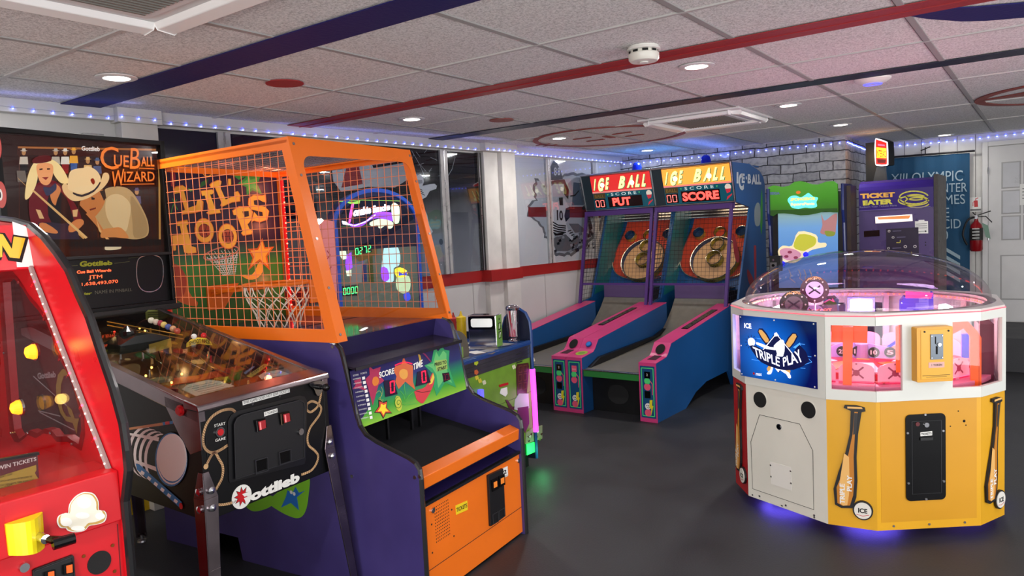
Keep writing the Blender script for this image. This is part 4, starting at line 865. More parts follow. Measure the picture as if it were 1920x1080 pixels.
q = [(314+58*math.cos(t), 658+97*math.sin(t)) for t in np.linspace(0, 2*math.pi, 32, endpoint=False)]; sa(q, bl_, 0.004)
for k in range(3): q = [(317+k*2+(55-k*2)*math.cos(t), 656-k*3+(92-k*3)*math.sin(t)) for t in np.linspace(0, 2*math.pi, 32, endpoint=False)]; sa(q, [wh_, bl_, wh_][k], 0.0046+k*.0006)
q = [(318+51*math.cos(t), 650+85*math.sin(t)) for t in np.linspace(0, 2*math.pi, 32, endpoint=False)]; sa(q, wh_, 0.0064)
sa([(150, 560), (270, 578), (268, 592), (165, 570)], wh_, 0.0036); sa([(180, 658), (275, 690), (272, 705), (185, 670)], wh_, 0.0036); sa([(150, 545), (280, 525), (282, 535), (150, 553)], mat('cue_wood', 'c08a58', 0.4), 0.001); sa([(280, 524), (340, 516), (341, 525), (282, 535)], bl_, 0.001); sa([(290, 522), (305, 520), (306, 531), (291, 533)], redp, 0.0016); sa([(318, 518), (330, 517), (331, 527), (319, 529)], redp, 0.0016)
sa([(185, 672), (200, 678), (352, 812), (342, 830), (190, 695)], bl_, 0.003)
for k in range(6): x = 207+k*24; y = 697+k*20.5; sa([(x, y), (x+11, y+9), (x+6, y+18), (x-5, y+9)], wh_, 0.0036)
b.disc(LS, sc((349, 826))[0], 0.009, 0.003, 0.004, redp, 12, px=True, rb=0.011)
b.build('side_artwork', body); b = MB()
# maker's name, big curl and rays further back on the same side
r4 = crop(0, 640, 4.1538); yel = mat('art_yellow', 'a8a030', 0.35)
b.text(LS, 'Gottlieb', r4((298, 295), (440, 280), (435, 230), (292, 245)), gr_, 0.0016, 0.05)
q = [(525, 222), (490, 215), (455, 260), (440, 350), (445, 460), (475, 560), (520, 620), (570, 635), (600, 720), (608, 640), (620, 600), (585, 600), (560, 530), (525, 500), (540, 560), (560, 590), (520, 585), (490, 530), (475, 440), (478, 340), (500, 270), (535, 260)]
b.prism(LS, r4(*q), 0.001, 0.002, yel, px=True)
for q in (((262, 272), (430, 422)), ((300, 540), (470, 582)), ((310, 552), (582, 692)), ((480, 465), (520, 500))): b.line(LS, r4(*q), 0.004, 0.0004, 0.0012, gr_, px=True)
b.build('side_lettering', body)
# legs
def leg(name, u, v, z0, z1, out):
    b = MB(); w_ = 0.048; t_ = 0.005; sx = 1 if u < 0.2 else -1; sy = 1 if v < 0.5 else -1; du = -sx*out; dv = -sy*out
    def L(a0, a1, c0, c1):
        p = []
        for z, k in ((0.02, 1), (z1, 0)):
            x = u+du*k; y = v+dv*k; X = sorted((x+sx*a0, x+sx*a1)); Y = sorted((y+sy*c0, y+sy*c1)); p += [(X[0], Y[0], z), (X[1], Y[0], z), (X[1], Y[1], z), (X[0], Y[1], z)]
        b.hexa(p, railm)
    def L2(horizontal):
        # flange seen square on: full width below, drawn in to a blunt point at the top
        zs = [(0.02, w_*.62), (z1*.55, w_*.85), (z1-.085, w_), (z1, w_*.38)]
        for (za, wa), (zb, wb) in zip(zs, zs[1:]):
            p = []
            for z, ww_ in ((za, wa), (zb, wb)):
                k = (z1-z)/(z1-.02); x = u+du*k; y = v+dv*k
                if horizontal: X = sorted((x-sx*t_, x+sx*ww_)); Y = sorted((y-sy*t_, y))
                else: X = sorted((x-sx*t_, x)); Y = sorted((y-sy*t_, y+sy*ww_))
                p += [(X[0], Y[0], z), (X[1], Y[0], z), (X[1], Y[1], z), (X[0], Y[1], z)]
            b.hexa(p, railm)
    L2(True); L2(False)
    o = b.build(name, pb_, bevel=0.001, label='chrome angled leg')
    for z in (z1-0.06, z1-0.115):
        bb = MB()
        f = (z1-z)/(z1-0.02); x = u+du*f; y = v+dv*f
        bb.lathe([(0.011, 0), (0.012, 0.008), (0.006, 0.011), (0.0001, 0.013)], chrome, (x-sx*t_, y+sy*0.016, z), (-sx, 0, 0), 12)
        bb.lathe([(0.011, 0), (0.012, 0.008), (0.006, 0.011), (0.0001, 0.013)], chrome, (x+sx*0.02, y-sy*t_, z), (0, -sy, 0), 12)
        bb.build('leg_bolt', o)
    ff = MB(); ff.lathe([(0.022, 0), (0.02, 0.008), (0.007, 0.012), (0.007, 0.03)], steel, (u+du+sx*.012, v+dv+sy*.012, 0), n=14); ff.build('leveling_foot', o)
leg('leg', 0.0, 0.0, 0, 0.685, 0.055); leg('leg', PW, 0.0, 0, 0.70, 0.05); leg('leg', 0.0, 1.30, 0, 0.78, 0.03); leg('leg', PW, 1.30, 0, 0.78, 0.03)
# playfield under glass
sp = sl; PF = PB.plane((0, 0.04, 0.80), (1, 0, 0), (0, 1, sp)); wood = mat('playfield_print', '5a3a20', 0.3, noise=0.5, nscale=9)
b = MB(); b.prism(PF, [(th, 0), (PW-th, 0), (PW-th, 1.24), (th, 1.24)], -0.012, 0, wood)
GL = PB.plane((0, 0.04, 0.902), (1, 0, 0), (0, 1, sp))
gcol = [mat('pf_green', '2c5a30', 0.3), mat('pf_red', '9a2c18', 0.3), mat('pf_gold', 'b8862a', 0.3), mat('pf_dark', '1c1614', 0.3), mat('pf_cream', 'b8a070', 0.3)]
p4 = crop(180, 540, 6.75); p5 = crop(380, 560, 6.0); p6 = crop(160, 540, 4.1739)
def pf(pts, m, h, c, sm=0): q = c(*pts); q = smoothpts(q, sm, True) if sm else q; b.prism(PF, q, 0, h, m, px=True)
rnd = random.Random(3)
for k in range(34):
    a = rnd.uniform(.05, PW-.05); c = rnd.uniform(.15, 1.15); r_ = rnd.uniform(.01, .035); b.disc(PF, (a, c), r_, 0, 0.0005+k*.00005, rnd.choice(gcol), 12, rb=r_*rnd.uniform(.5, 1.6))
pf([(610, 720), (870, 690), (1080, 640), (1290, 590), (1310, 620), (1100, 690), (880, 730), (640, 770)], mat('pf_orange', 'c8501c', 0.3), 0.003, p6)
b.build('playfield', pb_)
def item(fn, name, label=None): bb = MB(); fn(bb); return bb.build(name, pb_, label=label)
PFC = PB.plane(PF.at(0, 0, .056), PF.u, PF.v)
cream = mat('instruction_card', 'c8c0b0', 0.5)
def f(bb):
    bb.prism(PFC, p6((755, 795), (800, 760), (960, 722), (1045, 730), (1165, 770), (865, 850)), 0, 0.002, cream, px=True); bb.prism(PFC, p6((1355, 690), (1400, 662), (1560, 635), (1640, 650), (1600, 675), (1380, 715)), 0, 0.002, cream, px=True)
    for k in range(5): bb.line(PFC, p6((800+k*26, 785+k*11), (1010+k*26, 738+k*11)), 0.0012, 0.002, 0.0025, inkk, px=True)
    bb.line(PFC, p6((1400, 688), (1600, 652)), 0.0012, 0.002, 0.0025, inkk, px=True)
item(f, 'instruction_card', 'cream printed instruction cards on the apron')
item(lambda bb: bb.prism(PF, [(0.03, 0.0), (PW-.03, 0.0), (PW-.03, 0.09), (.40, 0.16), (.16, .16), (.03, 0.12)], 0, 0.05, mat('apron_dark', '2a2226', 0.3)), 'apron')
def f(bb):
    bb.prism(PFC, p6((1262, 695), (1400, 600), (1440, 605), (1300, 705)), .002, .004, mat('card_yellow', 'b8a040', 0.4), px=True); bb.text(PFC, '1 REPLAY', p6((1285, 695), (1405, 625), (1400, 612), (1280, 682)), inkk, .0046); bb.prism(PFC, p6((1240, 670), (1310, 620), (1325, 622), (1255, 680)), .002, .004, mat('card_blue', '7080a8', 0.4), px=True); bb.prism(PFC, p6((1395, 650), (1480, 628), (1530, 632), (1410, 662)), .002, .004, mat('card_orange', 'a87030', 0.4), px=True)
item(f, 'score_card', 'yellow, blue and orange score cards')
def f(bb):
    c_ = PB.hit(*p4((560, 690))[0], 0, 0.17)
    fr = PB.plane((0.0, 0.62, 0), (1, 0, 0), (0, 0, 1))
    q = [(0.13, 1.015), (0.33, 1.015), (0.34, 1.05), (0.27, 1.075), (0.20, 1.075), (0.14, 1.05)]; bb.prism(fr, q, -0.12, 0.0, mat('locomotive_black', '0f1412', 0.2)); bb.lathe([(0.03, 0), (0.03, 0.02), (0.015, 0.03), (0.0001, 0.04)], mat('locomotive_black'), (0.22, 0.70, 1.07), n=14); bb.prism(fr, [(0.25, 1.0), (0.345, 1.01), (0.345, 1.045), (0.25, 1.035)], 0.001, 0.003, mat('card_yellow'))
item(f, 'upper_playfield_cover', 'black moulded cover with a small yellow sign')
def f(bb):
    cols = ['d8d4c0', 'c8b8a8', '9a3848', 'd8c070', '4a5a98', 'c89870', 'a84838']
    pts = [p4((x, y))[0] for x, y in ((700, 410), (760, 430), (815, 445), (860, 465), (915, 492), (975, 515), (1030, 545))]
    for (x, y), c in zip(pts, cols): a, e_ = PF.px(x, y); p_ = PF.at(a, e_, 0); e = PB.loc(EYE); d = p_-e; t_ = 1-0.055/abs(d[2])*0.9; q = e+d*t_; bb.ball(q, 0.0125, mat('ball_'+c, c, 0.15), 12)
item(f, 'ball_rack', 'row of small pool balls on a wire ramp')
def f(bb):
    u_ = 0.36
    for z in (1.035, 1.05): bb.tube([(0.30, 0.97, z+.06), (0.40, 0.62, z)], 0.0025, gcol[2], 5)
item(f, 'wire_ramp')
def f(bb):
    fr = PB.front(0.56); q = [(1140, 750), (1145, 700), (1200, 650), (1290, 625), (1390, 635), (1450, 680), (1470, 725), (1400, 720), (1300, 705), (1210, 725)]
    bb.prism(fr, p4(*q), 0, 0.003, mat('sign_yellow', 'd8b83a', 0.3, emit='d8b83a', es=0.25), px=True); bb.text(fr, 'SHOOT RACK', p4((1165, 730), (1450, 715), (1430, 665), (1175, 675)), inkk, 0.004, 0.02, arc=0.5)
    for (x, y, m_) in ((1232, 612, paperw), (1355, 598, redp)): bb.ball(fr.at(*fr.px(*p4((x, y))[0]), 0.004), 0.011, m_, 10)
item(f, 'arched_sign', 'yellow arched sign over the playfield')
def f(bb): fr = PB.front(0.98); bb.prism(fr, p4((625, 310), (660, 280), (790, 278), (805, 300), (800, 410), (630, 400)), 0, 0.003, mat('sign_olive', '6a7030', 0.3, emit='6a7030', es=0.2), px=True); [bb.line(fr, p4((650, 310+k*28), (780, 308+k*28)), 0.003, 0.003, 0.004, inkk, px=True) for k in range(3)]
item(f, 'rules_sign', 'olive sign at the back of the playfield')
def f(bb):
    for (a, c, r_) in ((0.15, .38, .045), (.22, .25, .05), (0.10, .62, .035)):
        q = PF.at(a, c, 0); bb.lathe([(r_*.7, 0), (r_*.7, .03), (r_, .035), (r_*.9, .045), (0.0001, .05)], mat('dome_clear_cream', '8a8060', 0.25), q, n=20)
item(f, 'bumper_cap')
lampm = glow('pinball_lamp', 'ffb050', 9)
def f(bb):
    for k in range(22): a = rnd.uniform(.05, PW-.05); c = rnd.uniform(.2, 1.1); bb.ball(PF.at(a, c, .012), 0.005, lampm if k % 3 else glow('pinball_lamp_red', 'ff3020', 8), 6)
item(f, 'playfield_lamps')
for (a, c) in ((0.30, .24), (.1, .7), (.4, .6), (.25, .95)): q = PF.at(a, c, .05); add_light('playfield_glow', 'POINT', tuple(q), 0.16, (1, .6, .25), 0.01, parent=pb_)
def f(bb):
    for s_ in (-1, 1):
        x0 = PW/2+s_*.085; bb.hexa([*(tuple(PF.at(x0+dx, c, .02)) for dx, c in ((-.008, .30), (.008, .30), (-s_*.055+.004, .245), (-s_*.055-.004, .245))), *(tuple(PF.at(x0+dx, c, .035)) for dx, c in ((-.008, .30), (.008, .30), (-s_*.055+.004, .245), (-s_*.055-.004, .245)))], mat('flipper_yellow', 'd8c040', .3))
        bb.prism(PF, [(PW/2+s_*.12, .30), (PW/2+s_*.15, .32), (PW/2+s_*.15, .46)], 0.005, 0.03, gcol[1])
item(f, 'flippers')
def f(bb):
    for k in range(9):
        a0 = rnd.uniform(.06, .45); c0_ = rnd.uniform(.3, .9); bb.tube([tuple(PF.at(a0, c0_, .03)), tuple(PF.at(a0+rnd.uniform(-.08, .08), c0_+rnd.uniform(.05, .2), .05))], 0.002, chrome, 5)
    for k in range(26): a = rnd.uniform(.05, PW-.05); c = rnd.uniform(.2, 1.1); bb.lathe([(.006, 0), (.004, .028), (.0001, .03)], rnd.choice([gcol[2], gcol[4], redp, steel]), PF.at(a, c, 0), n=8)
item(f, 'posts_and_rails')
b = MB(); b.prism(GL, [(0.02, 0.02), (PW-.02, 0.02), (PW-.02, 1.0), (0.02, 1.0)], 0, 0.003, clear('playfield_glass', 'f0f2f0', 0.09, 0.005)); b.build('playfield_glass', pb_, label='clear playfield glass')
# backbox
z0, z1 = 1.165, 1.885; v0, v1 = 1.02, 1.27; ub0, ub1 = -0.035, 0.665
b = MB(); b.box(ub0, ub0+.022, v0, v1, z0, z1, cab); b.box(ub1-.022, ub1, v0, v1, z0, z1, cab); b.box(ub0, ub1, v0+.0, v1, z1-.02, z1, cab); b.box(ub0, ub1, v0, v1, z0-.04, z0, cab); b.box(ub0, ub1, v1-.02, v1, z0, z1, cab)
bx = b.build('backbox', pb_, bevel=0.002)
b = MB(); LB = Pl(PB, (ub0, 0, 0), (0, -1, 0), (0, 0, 1))
for (x, y, ra, m_) in ((8, 275, .035, 'b83830'), (16, 365, .04, 'b83830'), (0, 400, .03, '3a6a98')):
    p_ = LB.px(x-14, y); b.disc(LB, p_, ra, 0, 0.001, mat('pool_ball_'+m_, m_, .3), 20, rb=.05); b.disc(LB, (p_[0]-.004, p_[1]), ra*.45, 0.001, 0.0018, paperw, 16, rb=.022); b.disc(LB, (p_[0]-.004, p_[1]), ra*.2, 0.0018, 0.0022, inkk, 10, rb=.012)
b.build('side_decal', bx, label='red pool ball decals')
# backglass: lit printed picture of a card room, a woman with a cue and a man in a wide hat, all plain flat shapes
BG = PB.front(v0+0.035); bg = crop(0, 220, 2.8417)
GM = {}
def gm2(c, es=0.55):
    if c not in GM: GM[c] = mat('backglass_'+c, c, 0.15, emit=c, es=es)
    return GM[c]
b = MB(); layer = [0]
def ga(pts, c, sm=0, es=0.55, cc_=bg):
    layer[0] += 1; q = cc_(*pts); q = smoothpts(q, sm, True) if sm else q; h = 0.001+layer[0]*0.00012; b.prism(BG, q, h, h, gm2(c, es), px=True)
b.rect(BG, ub0+.02, ub1-.02, 1.38, z1-.02, 0, 0.001, gm2('2a100c', 0.6))
ga([(90, 150), (840, 175), (845, 215), (90, 200)], '3a1812'); ga([(95, 155), (830, 168), (830, 178), (95, 165)], 'a86a38')
for k in range(7): x = 100+k*105; ga([(x, 200), (x+4, 200), (x+4, 640), (x, 640)], '4a2418')
for (x, y, c1, c2) in ((125, 200, 'c8c0b0', '101014'), (295, 200, 'b8b0a0', '16161a'), (345, 200, 'e0dcd0', '8a2020'), (390, 195, 'e8a83a', '385a98'), (465, 245, 'd8b070', '302820'), (515, 250, '405a80', '303040'), (725, 410, '605878', '403850')):
    ga([(x-20, y+10), (x+20, y+10), (x+24, y+50), (x-24, y+50)], c1); ga([(x-18, y+50), (x+20, y+50), (x+16, y+100), (x-14, y+100)], c2); ga([(x+11*math.cos(t), y-12+15*math.sin(t)) for t in np.linspace(0, 6.28, 10, endpoint=False)], 'b88858'); ga([(x-20, y-22), (x-10, y-24), (x-8, y-34), (x+8, y-34), (x+10, y-24), (x+20, y-22), (x, y-17)], c1)
ga([(85, 285), (130, 285), (140, 345), (90, 345)], '6a6058'); ga([(95, 330), (450, 640), (440, 650), (88, 320)], 'c89858')
# woman
ga([(160, 560), (150, 450), (175, 380), (215, 340), (290, 340), (350, 400), (400, 470), (430, 540), (400, 600), (330, 650), (200, 640)], '6a1420', 3)
ga([(200, 560), (400, 560), (420, 650), (205, 650)], '2a2436'); ga([(255, 420), (300, 390), (350, 430), (380, 520), (380, 560), (270, 560), (250, 480)], '16161c', 2)
ga([(262, 385), (290, 355), (320, 385), (300, 440), (290, 470), (268, 440)], 'd08048', 3)
ga([(128, 430), (140, 330), (165, 260), (200, 225), (260, 222), (310, 250), (350, 310), (360, 350), (320, 350), (285, 310), (260, 260), (205, 265), (195, 330), (180, 380), (150, 430)], 'e8cf90', 4, 0.7)
ga([(195, 250), (270, 250), (278, 300), (262, 350), (238, 362), (212, 348), (195, 305)], 'e09a64', 4, 0.7); ga([(218, 320), (255, 318), (240, 335)], '902820'); ga([(205, 275), (222, 272), (222, 280), (206, 282)], '301c18'); ga([(245, 272), (262, 272), (262, 279), (246, 280)], '301c18')
ga([(170, 225), (205, 205), (260, 205), (268, 232), (215, 245), (172, 245)], '5a1418', 2); ga([(225, 370), (262, 375), (290, 350), (295, 385), (250, 420), (235, 405)], '2c3050', 2)
ga([(205, 565), (240, 565), (300, 605), (295, 620), (240, 612), (210, 595)], 'd08048', 2); ga([(360, 580), (400, 545), (435, 545), (440, 570), (400, 605), (365, 612)], 'd08048', 2)
ga([(165, 392), (178, 390), (462, 640), (450, 648)], 'd8b070')
ga([(185, 490), (210, 495), (230, 540), (205, 540)], 'd8b078'); ga([(380, 495), (410, 490), (405, 530), (385, 530)], 'd8b078')
# man
ga([(470, 500), (540, 420), (560, 380), (640, 370), (700, 400), (760, 500), (785, 570), (780, 630), (720, 650), (640, 640), (580, 620), (500, 560)], 'b89a68', 4)
ga([(560, 440), (600, 410), (650, 420), (690, 470), (680, 560), (660, 610), (600, 590), (560, 520)], 'd0b888', 4); ga([(690, 420), (740, 480), (780, 570), (770, 630), (710, 640), (700, 560)], 'a08458', 3)
ga([(420, 450), (540, 385), (555, 430), (540, 480), (500, 530), (480, 530), (450, 500)], 'c07840', 3); ga([(480, 425), (500, 430), (498, 440), (482, 440)], '301c18'); ga([(470, 490), (505, 480), (505, 488), (475, 498)], '70281c'); ga([(525, 395), (552, 385), (560, 430), (548, 445)], '281810')
ga([(325, 365), (345, 355), (380, 380), (430, 400), (500, 380), (530, 340), (545, 300), (570, 300), (575, 330), (550, 370), (500, 410), (440, 440), (380, 445), (335, 405)], 'd8b884', 4, 0.7)
ga([(355, 375), (365, 295), (400, 275), (440, 270), (460, 262), (495, 275), (520, 300), (530, 340), (490, 390), (420, 405), (380, 395)], 'e0c492', 4, 0.7); ga([(385, 400), (430, 413), (495, 385), (525, 345), (528, 355), (495, 398), (430, 425), (385, 410)], '282028', 2)
ga([(475, 335), (490, 325), (500, 345), (490, 360)], '882818', 2)
ga([(450, 515), (480, 500), (500, 530), (545, 600), (530, 610), (500, 570)], 'c07840'); ga([(505, 535), (530, 600), (590, 665), (578, 672), (520, 605)], 'd8a868')
ga([(530, 640), (540, 600), (590, 590), (640, 590), (680, 640), (655, 645), (610, 640), (570, 640)], 'c88448', 3); ga([(552, 690), (560, 668), (590, 660), (625, 668), (637, 700), (560, 708)], 'c8bc98', 3, 0.7)
ga([(90, 650), (850, 650), (850, 690), (90, 690)], '140c0c'); ga([(835, 170), (845, 172), (850, 650), (840, 650)], 'b88a48')
art_o = b.build('backglass', bx, label='lit backglass picture of a woman with a cue and a man in a wide hat')
b = MB(); gt = gm2('e07830', 0.9); gt2 = gm2('5a1c10', 0.6)
for m_, h_, d in ((gt2, 0.0090, 2.5), (gt, 0.0096, 0)):
    s_ = lambda *q: [(x+d*.5, y+d*.5) for x, y in bg(*q)]
    b.text(BG, 'C', s_((530, 275), (625, 280), (625, 160), (525, 155)), m_, h_, 0.0); b.text(BG, 'UE', s_((600, 262), (680, 268), (680, 205), (600, 200)), m_, h_, 0.01); b.text(BG, 'B', s_((685, 275), (740, 275), (740, 165), (690, 165)), m_, h_, 0.0); b.text(BG, 'ALL', s_((745, 262), (815, 262), (812, 210), (745, 210)), m_, h_, 0.01)
    b.text(BG, 'W', s_((580, 375), (660, 360), (655, 275), (590, 290)), m_, h_, 0.01); b.text(BG, 'IZARD', s_((655, 345), (818, 340), (815, 290), (655, 290)), m_, h_, 0.01)
    b.line(BG, s_((640, 358), (815, 355)), 0.003, h_, h_, m_, px=True); b.line(BG, s_((735, 272), (815, 275)), 0.003, h_, h_, m_, px=True)
b.text(BG, 'Gottlieb', bg((428, 178), (525, 182), (525, 158), (428, 154)), gm2('e8e4e0', .7), 0.009, 0.02)
b.text(BG, 'Name in Pinball', bg((740, 690), (830, 690), (830, 676), (740, 676)), gm2('e8e4e0', .7), 0.009)
b.build('backglass_lettering', bx)
# score panel
SPn = PB.front(v0+0.02); b = MB(); b.box(ub0+.022, ub1-.022, v0+.02, v0+.05, z0, 1.378, cab)
dp = crop(0, 400, 4.1538); ol = gm2('8a8a28', 0.35); dm_ = glow('dot_matrix_orange', 'ff5a30', 2.6)
b.text(SPn, 'Gottlieb', dp((618, 418), (875, 402), (872, 368), (622, 372)), ol, 0.001, 0.05)
b.line(SPn, dp((510, 412), (605, 405)), 0.002, 0, 0.001, mat('line_olive', '55562a', .5), px=True); b.line(SPn, dp((890, 390), (1010, 375), (1000, 350), (1080, 340)), 0.002, 0, 0.001, mat('line_olive', '55562a', .5), px=True)
b.text(SPn, 'Cue Ball Wizards', dp((598, 470), (865, 452), (865, 432), (598, 446)), dm_, 0.001, 0.02); b.text(SPn, 'JTM', dp((690, 522), (795, 514), (795, 478), (690, 484)), dm_, 0.001, 0.0); b.text(SPn, ') 1,638,493,070', dp((595, 576), (918, 548), (916, 516), (592, 545)), dm_, 0.001, 0.0)
b.text(SPn, 'Premier', dp((530, 650), (718, 632), (716, 610), (530, 628)), ol, 0.001, 0.04, shear=.2); b.text(SPn, 'NAME IN PINBALL', dp((740, 630), (1028, 605), (1026, 582), (738, 602)), mat('dull_cream', '6a6858', .5), 0.001)
q = rrect(*([0.0]*4), 0.0) if False else None
sq = crop(0, 220, 2.8417)
lp = smoothpts(SPn.P(sq((730, 770), (760, 740), (820, 735), (860, 760), (868, 840), (850, 905), (800, 930), (750, 915), (728, 860))), 5, True); b.line(SPn, lp, 0.004, 0.0, 0.003, chrome, closed=True)
b.build('score_panel', bx, label='black panel with orange dot matrix score')
b = MB(); b.box(ub0+.02, ub1-.02, v0+.012, v0+.015, 1.38, z1-.018, clear('backglass_pane', 'f4f4f4', .04, .01)); b.build('backglass_pane', bx)
b = MB(); b.box(ub0, ub1, v0-.01, v0+.02, 1.372, 1.386, black); b.box(ub0, ub1, v0-.03, v0+.02, z0-.04, z0-.015, black); b.build('backbox_trim', bx, bevel=.003)
# ================================================================ RED POPCORN GAME
RM = Fr((0.10, 1.80, 0), 0); RW = 0.76
rm = thing('popcorn_game', RM, 'red arcade game with a yellow crank handle and a golden marquee letter N', 'arcade game')
redl = mat('red_laminate', 'c8141f', 0.3, noise=0.06, nscale=4); redin = mat('red_inner', 'b81420', 0.35)
rp_ = [(0, 0), (0, 0.80)]+[tuple(RM.hit(x, y, 0, .75)[1:]) for x, y in ((241, 880), (238, 844), (231, 794), (213, 729), (192, 668), (168, 595), (149, 554), (130, 508), (108, 476), (84, 446), (60, 425), (30, 416), (0, 412))]; rp_ += [(.95, rp_[-1][1]), (.95, 0)]
RI = 0.740
def rside(u0, u1, holed):
    b = MB(); pl = Pl(RM, (u0, 0, 0), (0, 1, 0), (0, 0, 1)); hole = []
    if holed:
        w_ = crop(0, 400, 4.1538); w2_ = crop(0, 640, 4.1538)
        pts = w_((20, 540), (45, 515), (110, 510), (170, 580), (230, 680), (300, 760), (360, 850), (400, 950))+w2_((430, 80), (470, 150), (530, 260), (580, 400), (625, 560), (632, 690), (610, 800), (560, 770), (520, 740), (440, 740), (400, 690), (345, 680), (290, 715), (235, 690), (190, 730), (150, 760), (110, 690), (95, 560), (75, 300), (60, 100))
        hole = [[(h[1], h[2]) for h in (RM.hit(x, y, 0, RI) for x, y in pts)]]
    b.prism(pl, rp_, 0, u1-u0, redl, holes=hole); o = b.build('side_panel', rm)
    e = MB(); e.tube([((u0+u1)/2, a, c) for a, c in rp_[:15]], 0.0115, tmold, 8); e.build('edge_molding', o)
    if holed:
        q = hole[0]; cx = sum(p[0] for p in q)/len(q); cz = sum(p[1] for p in q)/len(q); big = [(cx+(a-cx)*1.1, cz+(c-cz)*1.09) for a, c in q]
        g = MB(); g.prism(Pl(RM, (u0, 0, 0), (0, 1, 0), (0, 0, 1)), big, -0.004, -0.001, clear('side_window', 'e8e8ea', 0.05, 0.01)); wn = g.build('side_window', rm, label='clear wavy-edged side window')
        sc_ = MB(); [sc_.disc(Pl(RM, (u0, 0, 0), (0, -1, 0), (0, 0, 1)), (-(cx+(a-cx)*1.06), cz+(c-cz)*1.06), 0.004, 0.005, 0.008, chrome, 8) for a, c in q[::3]]; sc_.build('screw', wn)
rside(0, 0.02, False); rside(RI, RW, True)
RF = RM.front(0.0)
b = MB(); b.box(0.02, RI, 0.012, 0.03, 0, 0.755, redl); b.box(0.02, RI, 0.80, 0.82, 0, 1.49, redin); b.box(0.02, RI, 0.10, 0.82, 0.86, 0.872, redin); b.build('lower_panel', rm)
b = MB(); b.hexa([(0.02, 0.0, .755), (RI, 0.0, .755), (RI, .12, .755), (.02, .12, .755), (0.02, 0.0, .878), (RI, 0.0, .878), (RI, .12, .885), (.02, .12, .885)], redl); cpn = b.build('control_panel', rm, bevel=0.004)
r2 = crop(0, 850, 4.5714)
b = MB(); yl = mat('yellow_plastic', 'f0d818', 0.3)
q = RF.P(r2((38, 605), (355, 500), (375, 800), (70, 872))); 
(a0, c0), (a1, c1), (a2, c2), (a3, c3) = q; n_ = 8; vs = []
for k in range(n_+1):
    f_ = k/n_; bow = 0.03*math.sin(math.pi*f_)
    top = np.array((a0+(a1-a0)*f_, c0+(c1-c0)*f_)); bot = np.array((a3+(a2-a3)*f_, c3+(c2-c3)*f_)); vs += [tuple(RF.at(top[0], top[1], .006+bow)), tuple(RF.at(bot[0], bot[1], .006+bow)), tuple(RF.at(top[0], top[1], 0)), tuple(RF.at(bot[0], bot[1], 0))]
fs = []
for k in range(n_): i = 4*k; fs += [(i, i+1, i+5, i+4), (i+2, i, i+4, i+6), (i+1, i+3, i+7, i+5)]
fs += [(0, 2, 3, 1), (4*n_, 4*n_+1, 4*n_+3, 4*n_+2)]; b.add(vs, fs, yl); sv = b.build('crank_plate', rm, label='bowed yellow plate')
p_ = RF.px(*r2((290, 690))[0]); c_ = RF.at(p_[0], p_[1], .03)
b = MB(); b.lathe([(.010, 0), (.010, .03), (.0001, .032)], chrome, c_, (0, -1, 0), 14); b.tube([c_+np.array([0, -.022, 0]), c_+np.array([.01, -.034, -.004]), c_+np.array([.03, -.040, -.010])], [.007, .009, .008], mat('bronze_metal', '4a4028', .25, 1.0), 10)
b.tube([c_+np.array([.008, -.040, -.012]), c_+np.array([.05, -.046, -.012])], [.013, .012], blackg, 12); b.build('crank_handle', rm)
# plain popcorn puff sticker
cs = mat('popcorn_cream', 'f0ead8', .4); cy_ = mat('popcorn_gold', 'c8a050', .4)
b = MB(); o_ = [(485, 590), (495, 540), (540, 515), (580, 520), (590, 440), (640, 370), (700, 335), (740, 330), (800, 345), (840, 410), (845, 485), (890, 490), (910, 530), (890, 585), (820, 610), (760, 620), (720, 660), (640, 675), (575, 660), (560, 640), (510, 635)]
q = smoothpts(r2(*o_), 3, True); b.prism(RF, q, 0.001, 0.003, paperw, px=True)
sh = lambda k, dx=0, dy=0: [(697+(x-697)*k+dx, 510+(y-510)*k+dy) for x, y in o_]
b.prism(RF, smoothpts(r2(*sh(.95)), 3, True), 0.003, 0.0036, cy_, px=True); b.prism(RF, smoothpts(r2(*sh(.86, -4, -8)), 3, True), 0.0036, 0.0042, cs, px=True)
for (x, y, rx, ry) in ((700, 530, 60, 28), (560, 585, 50, 38), (850, 535, 42, 30), (715, 420, 60, 50), (660, 640, 60, 22)): b.prism(RF, r2(*[(x+rx*math.cos(t), y+ry*math.sin(t)) for t in np.linspace(0, 6.2, 16)]), 0.0042, 0.0048, mat('popcorn_white', 'fbf8f0', .4), px=True)
b.build('popcorn_sticker', cpn, label='white popcorn puff sticker')
FD = RM.front(0.012)
b = MB(); b.prism(FD, r2((270, 1000), (290, 985), (610, 865), (622, 880), (640, 1120), (275, 1150)), 0, 0.008, black, px=True)
b.line(FD, r2((280, 1005), (605, 880), (628, 1100)), .003, .008, .011, mat('door_ridge', '26262a'), px=True)
cd_ = b.build('coin_door', rm, bevel=.001)
for q in (((360, 1010), (450, 985), (455, 1060), (362, 1080)), ((520, 950), (600, 925), (606, 1010), (524, 1030))):
    b = MB(); b.prism(FD, r2(*q), .008, .016, blackg, px=True); x = sum(p[0] for p in q)/4; y = sum(p[1] for p in q)/4
    b.prism(FD, r2((x-22, y-28), (x+28, y-40), (x+30, y+25), (x-20, y+35)), .016, .0175, glow('coin_slot_amber2', 'c84a10', 1.2), px=True); b.build('coin_slot', cd_)
b = MB(); p_ = FD.px(*r2((200, 975))[0]); b.disc(FD, p_, .010, 0, .008, chrome, 14); b.build('lock', rm)
b = MB(); p_ = FD.px(*r2((850, 935))[0]); b.disc(FD, p_, .027, 0, .002, mat('speaker_mesh', '121214', .8, bump=.6, bscale=900), 28, rb=.027); b.build('speaker_grille', rm)
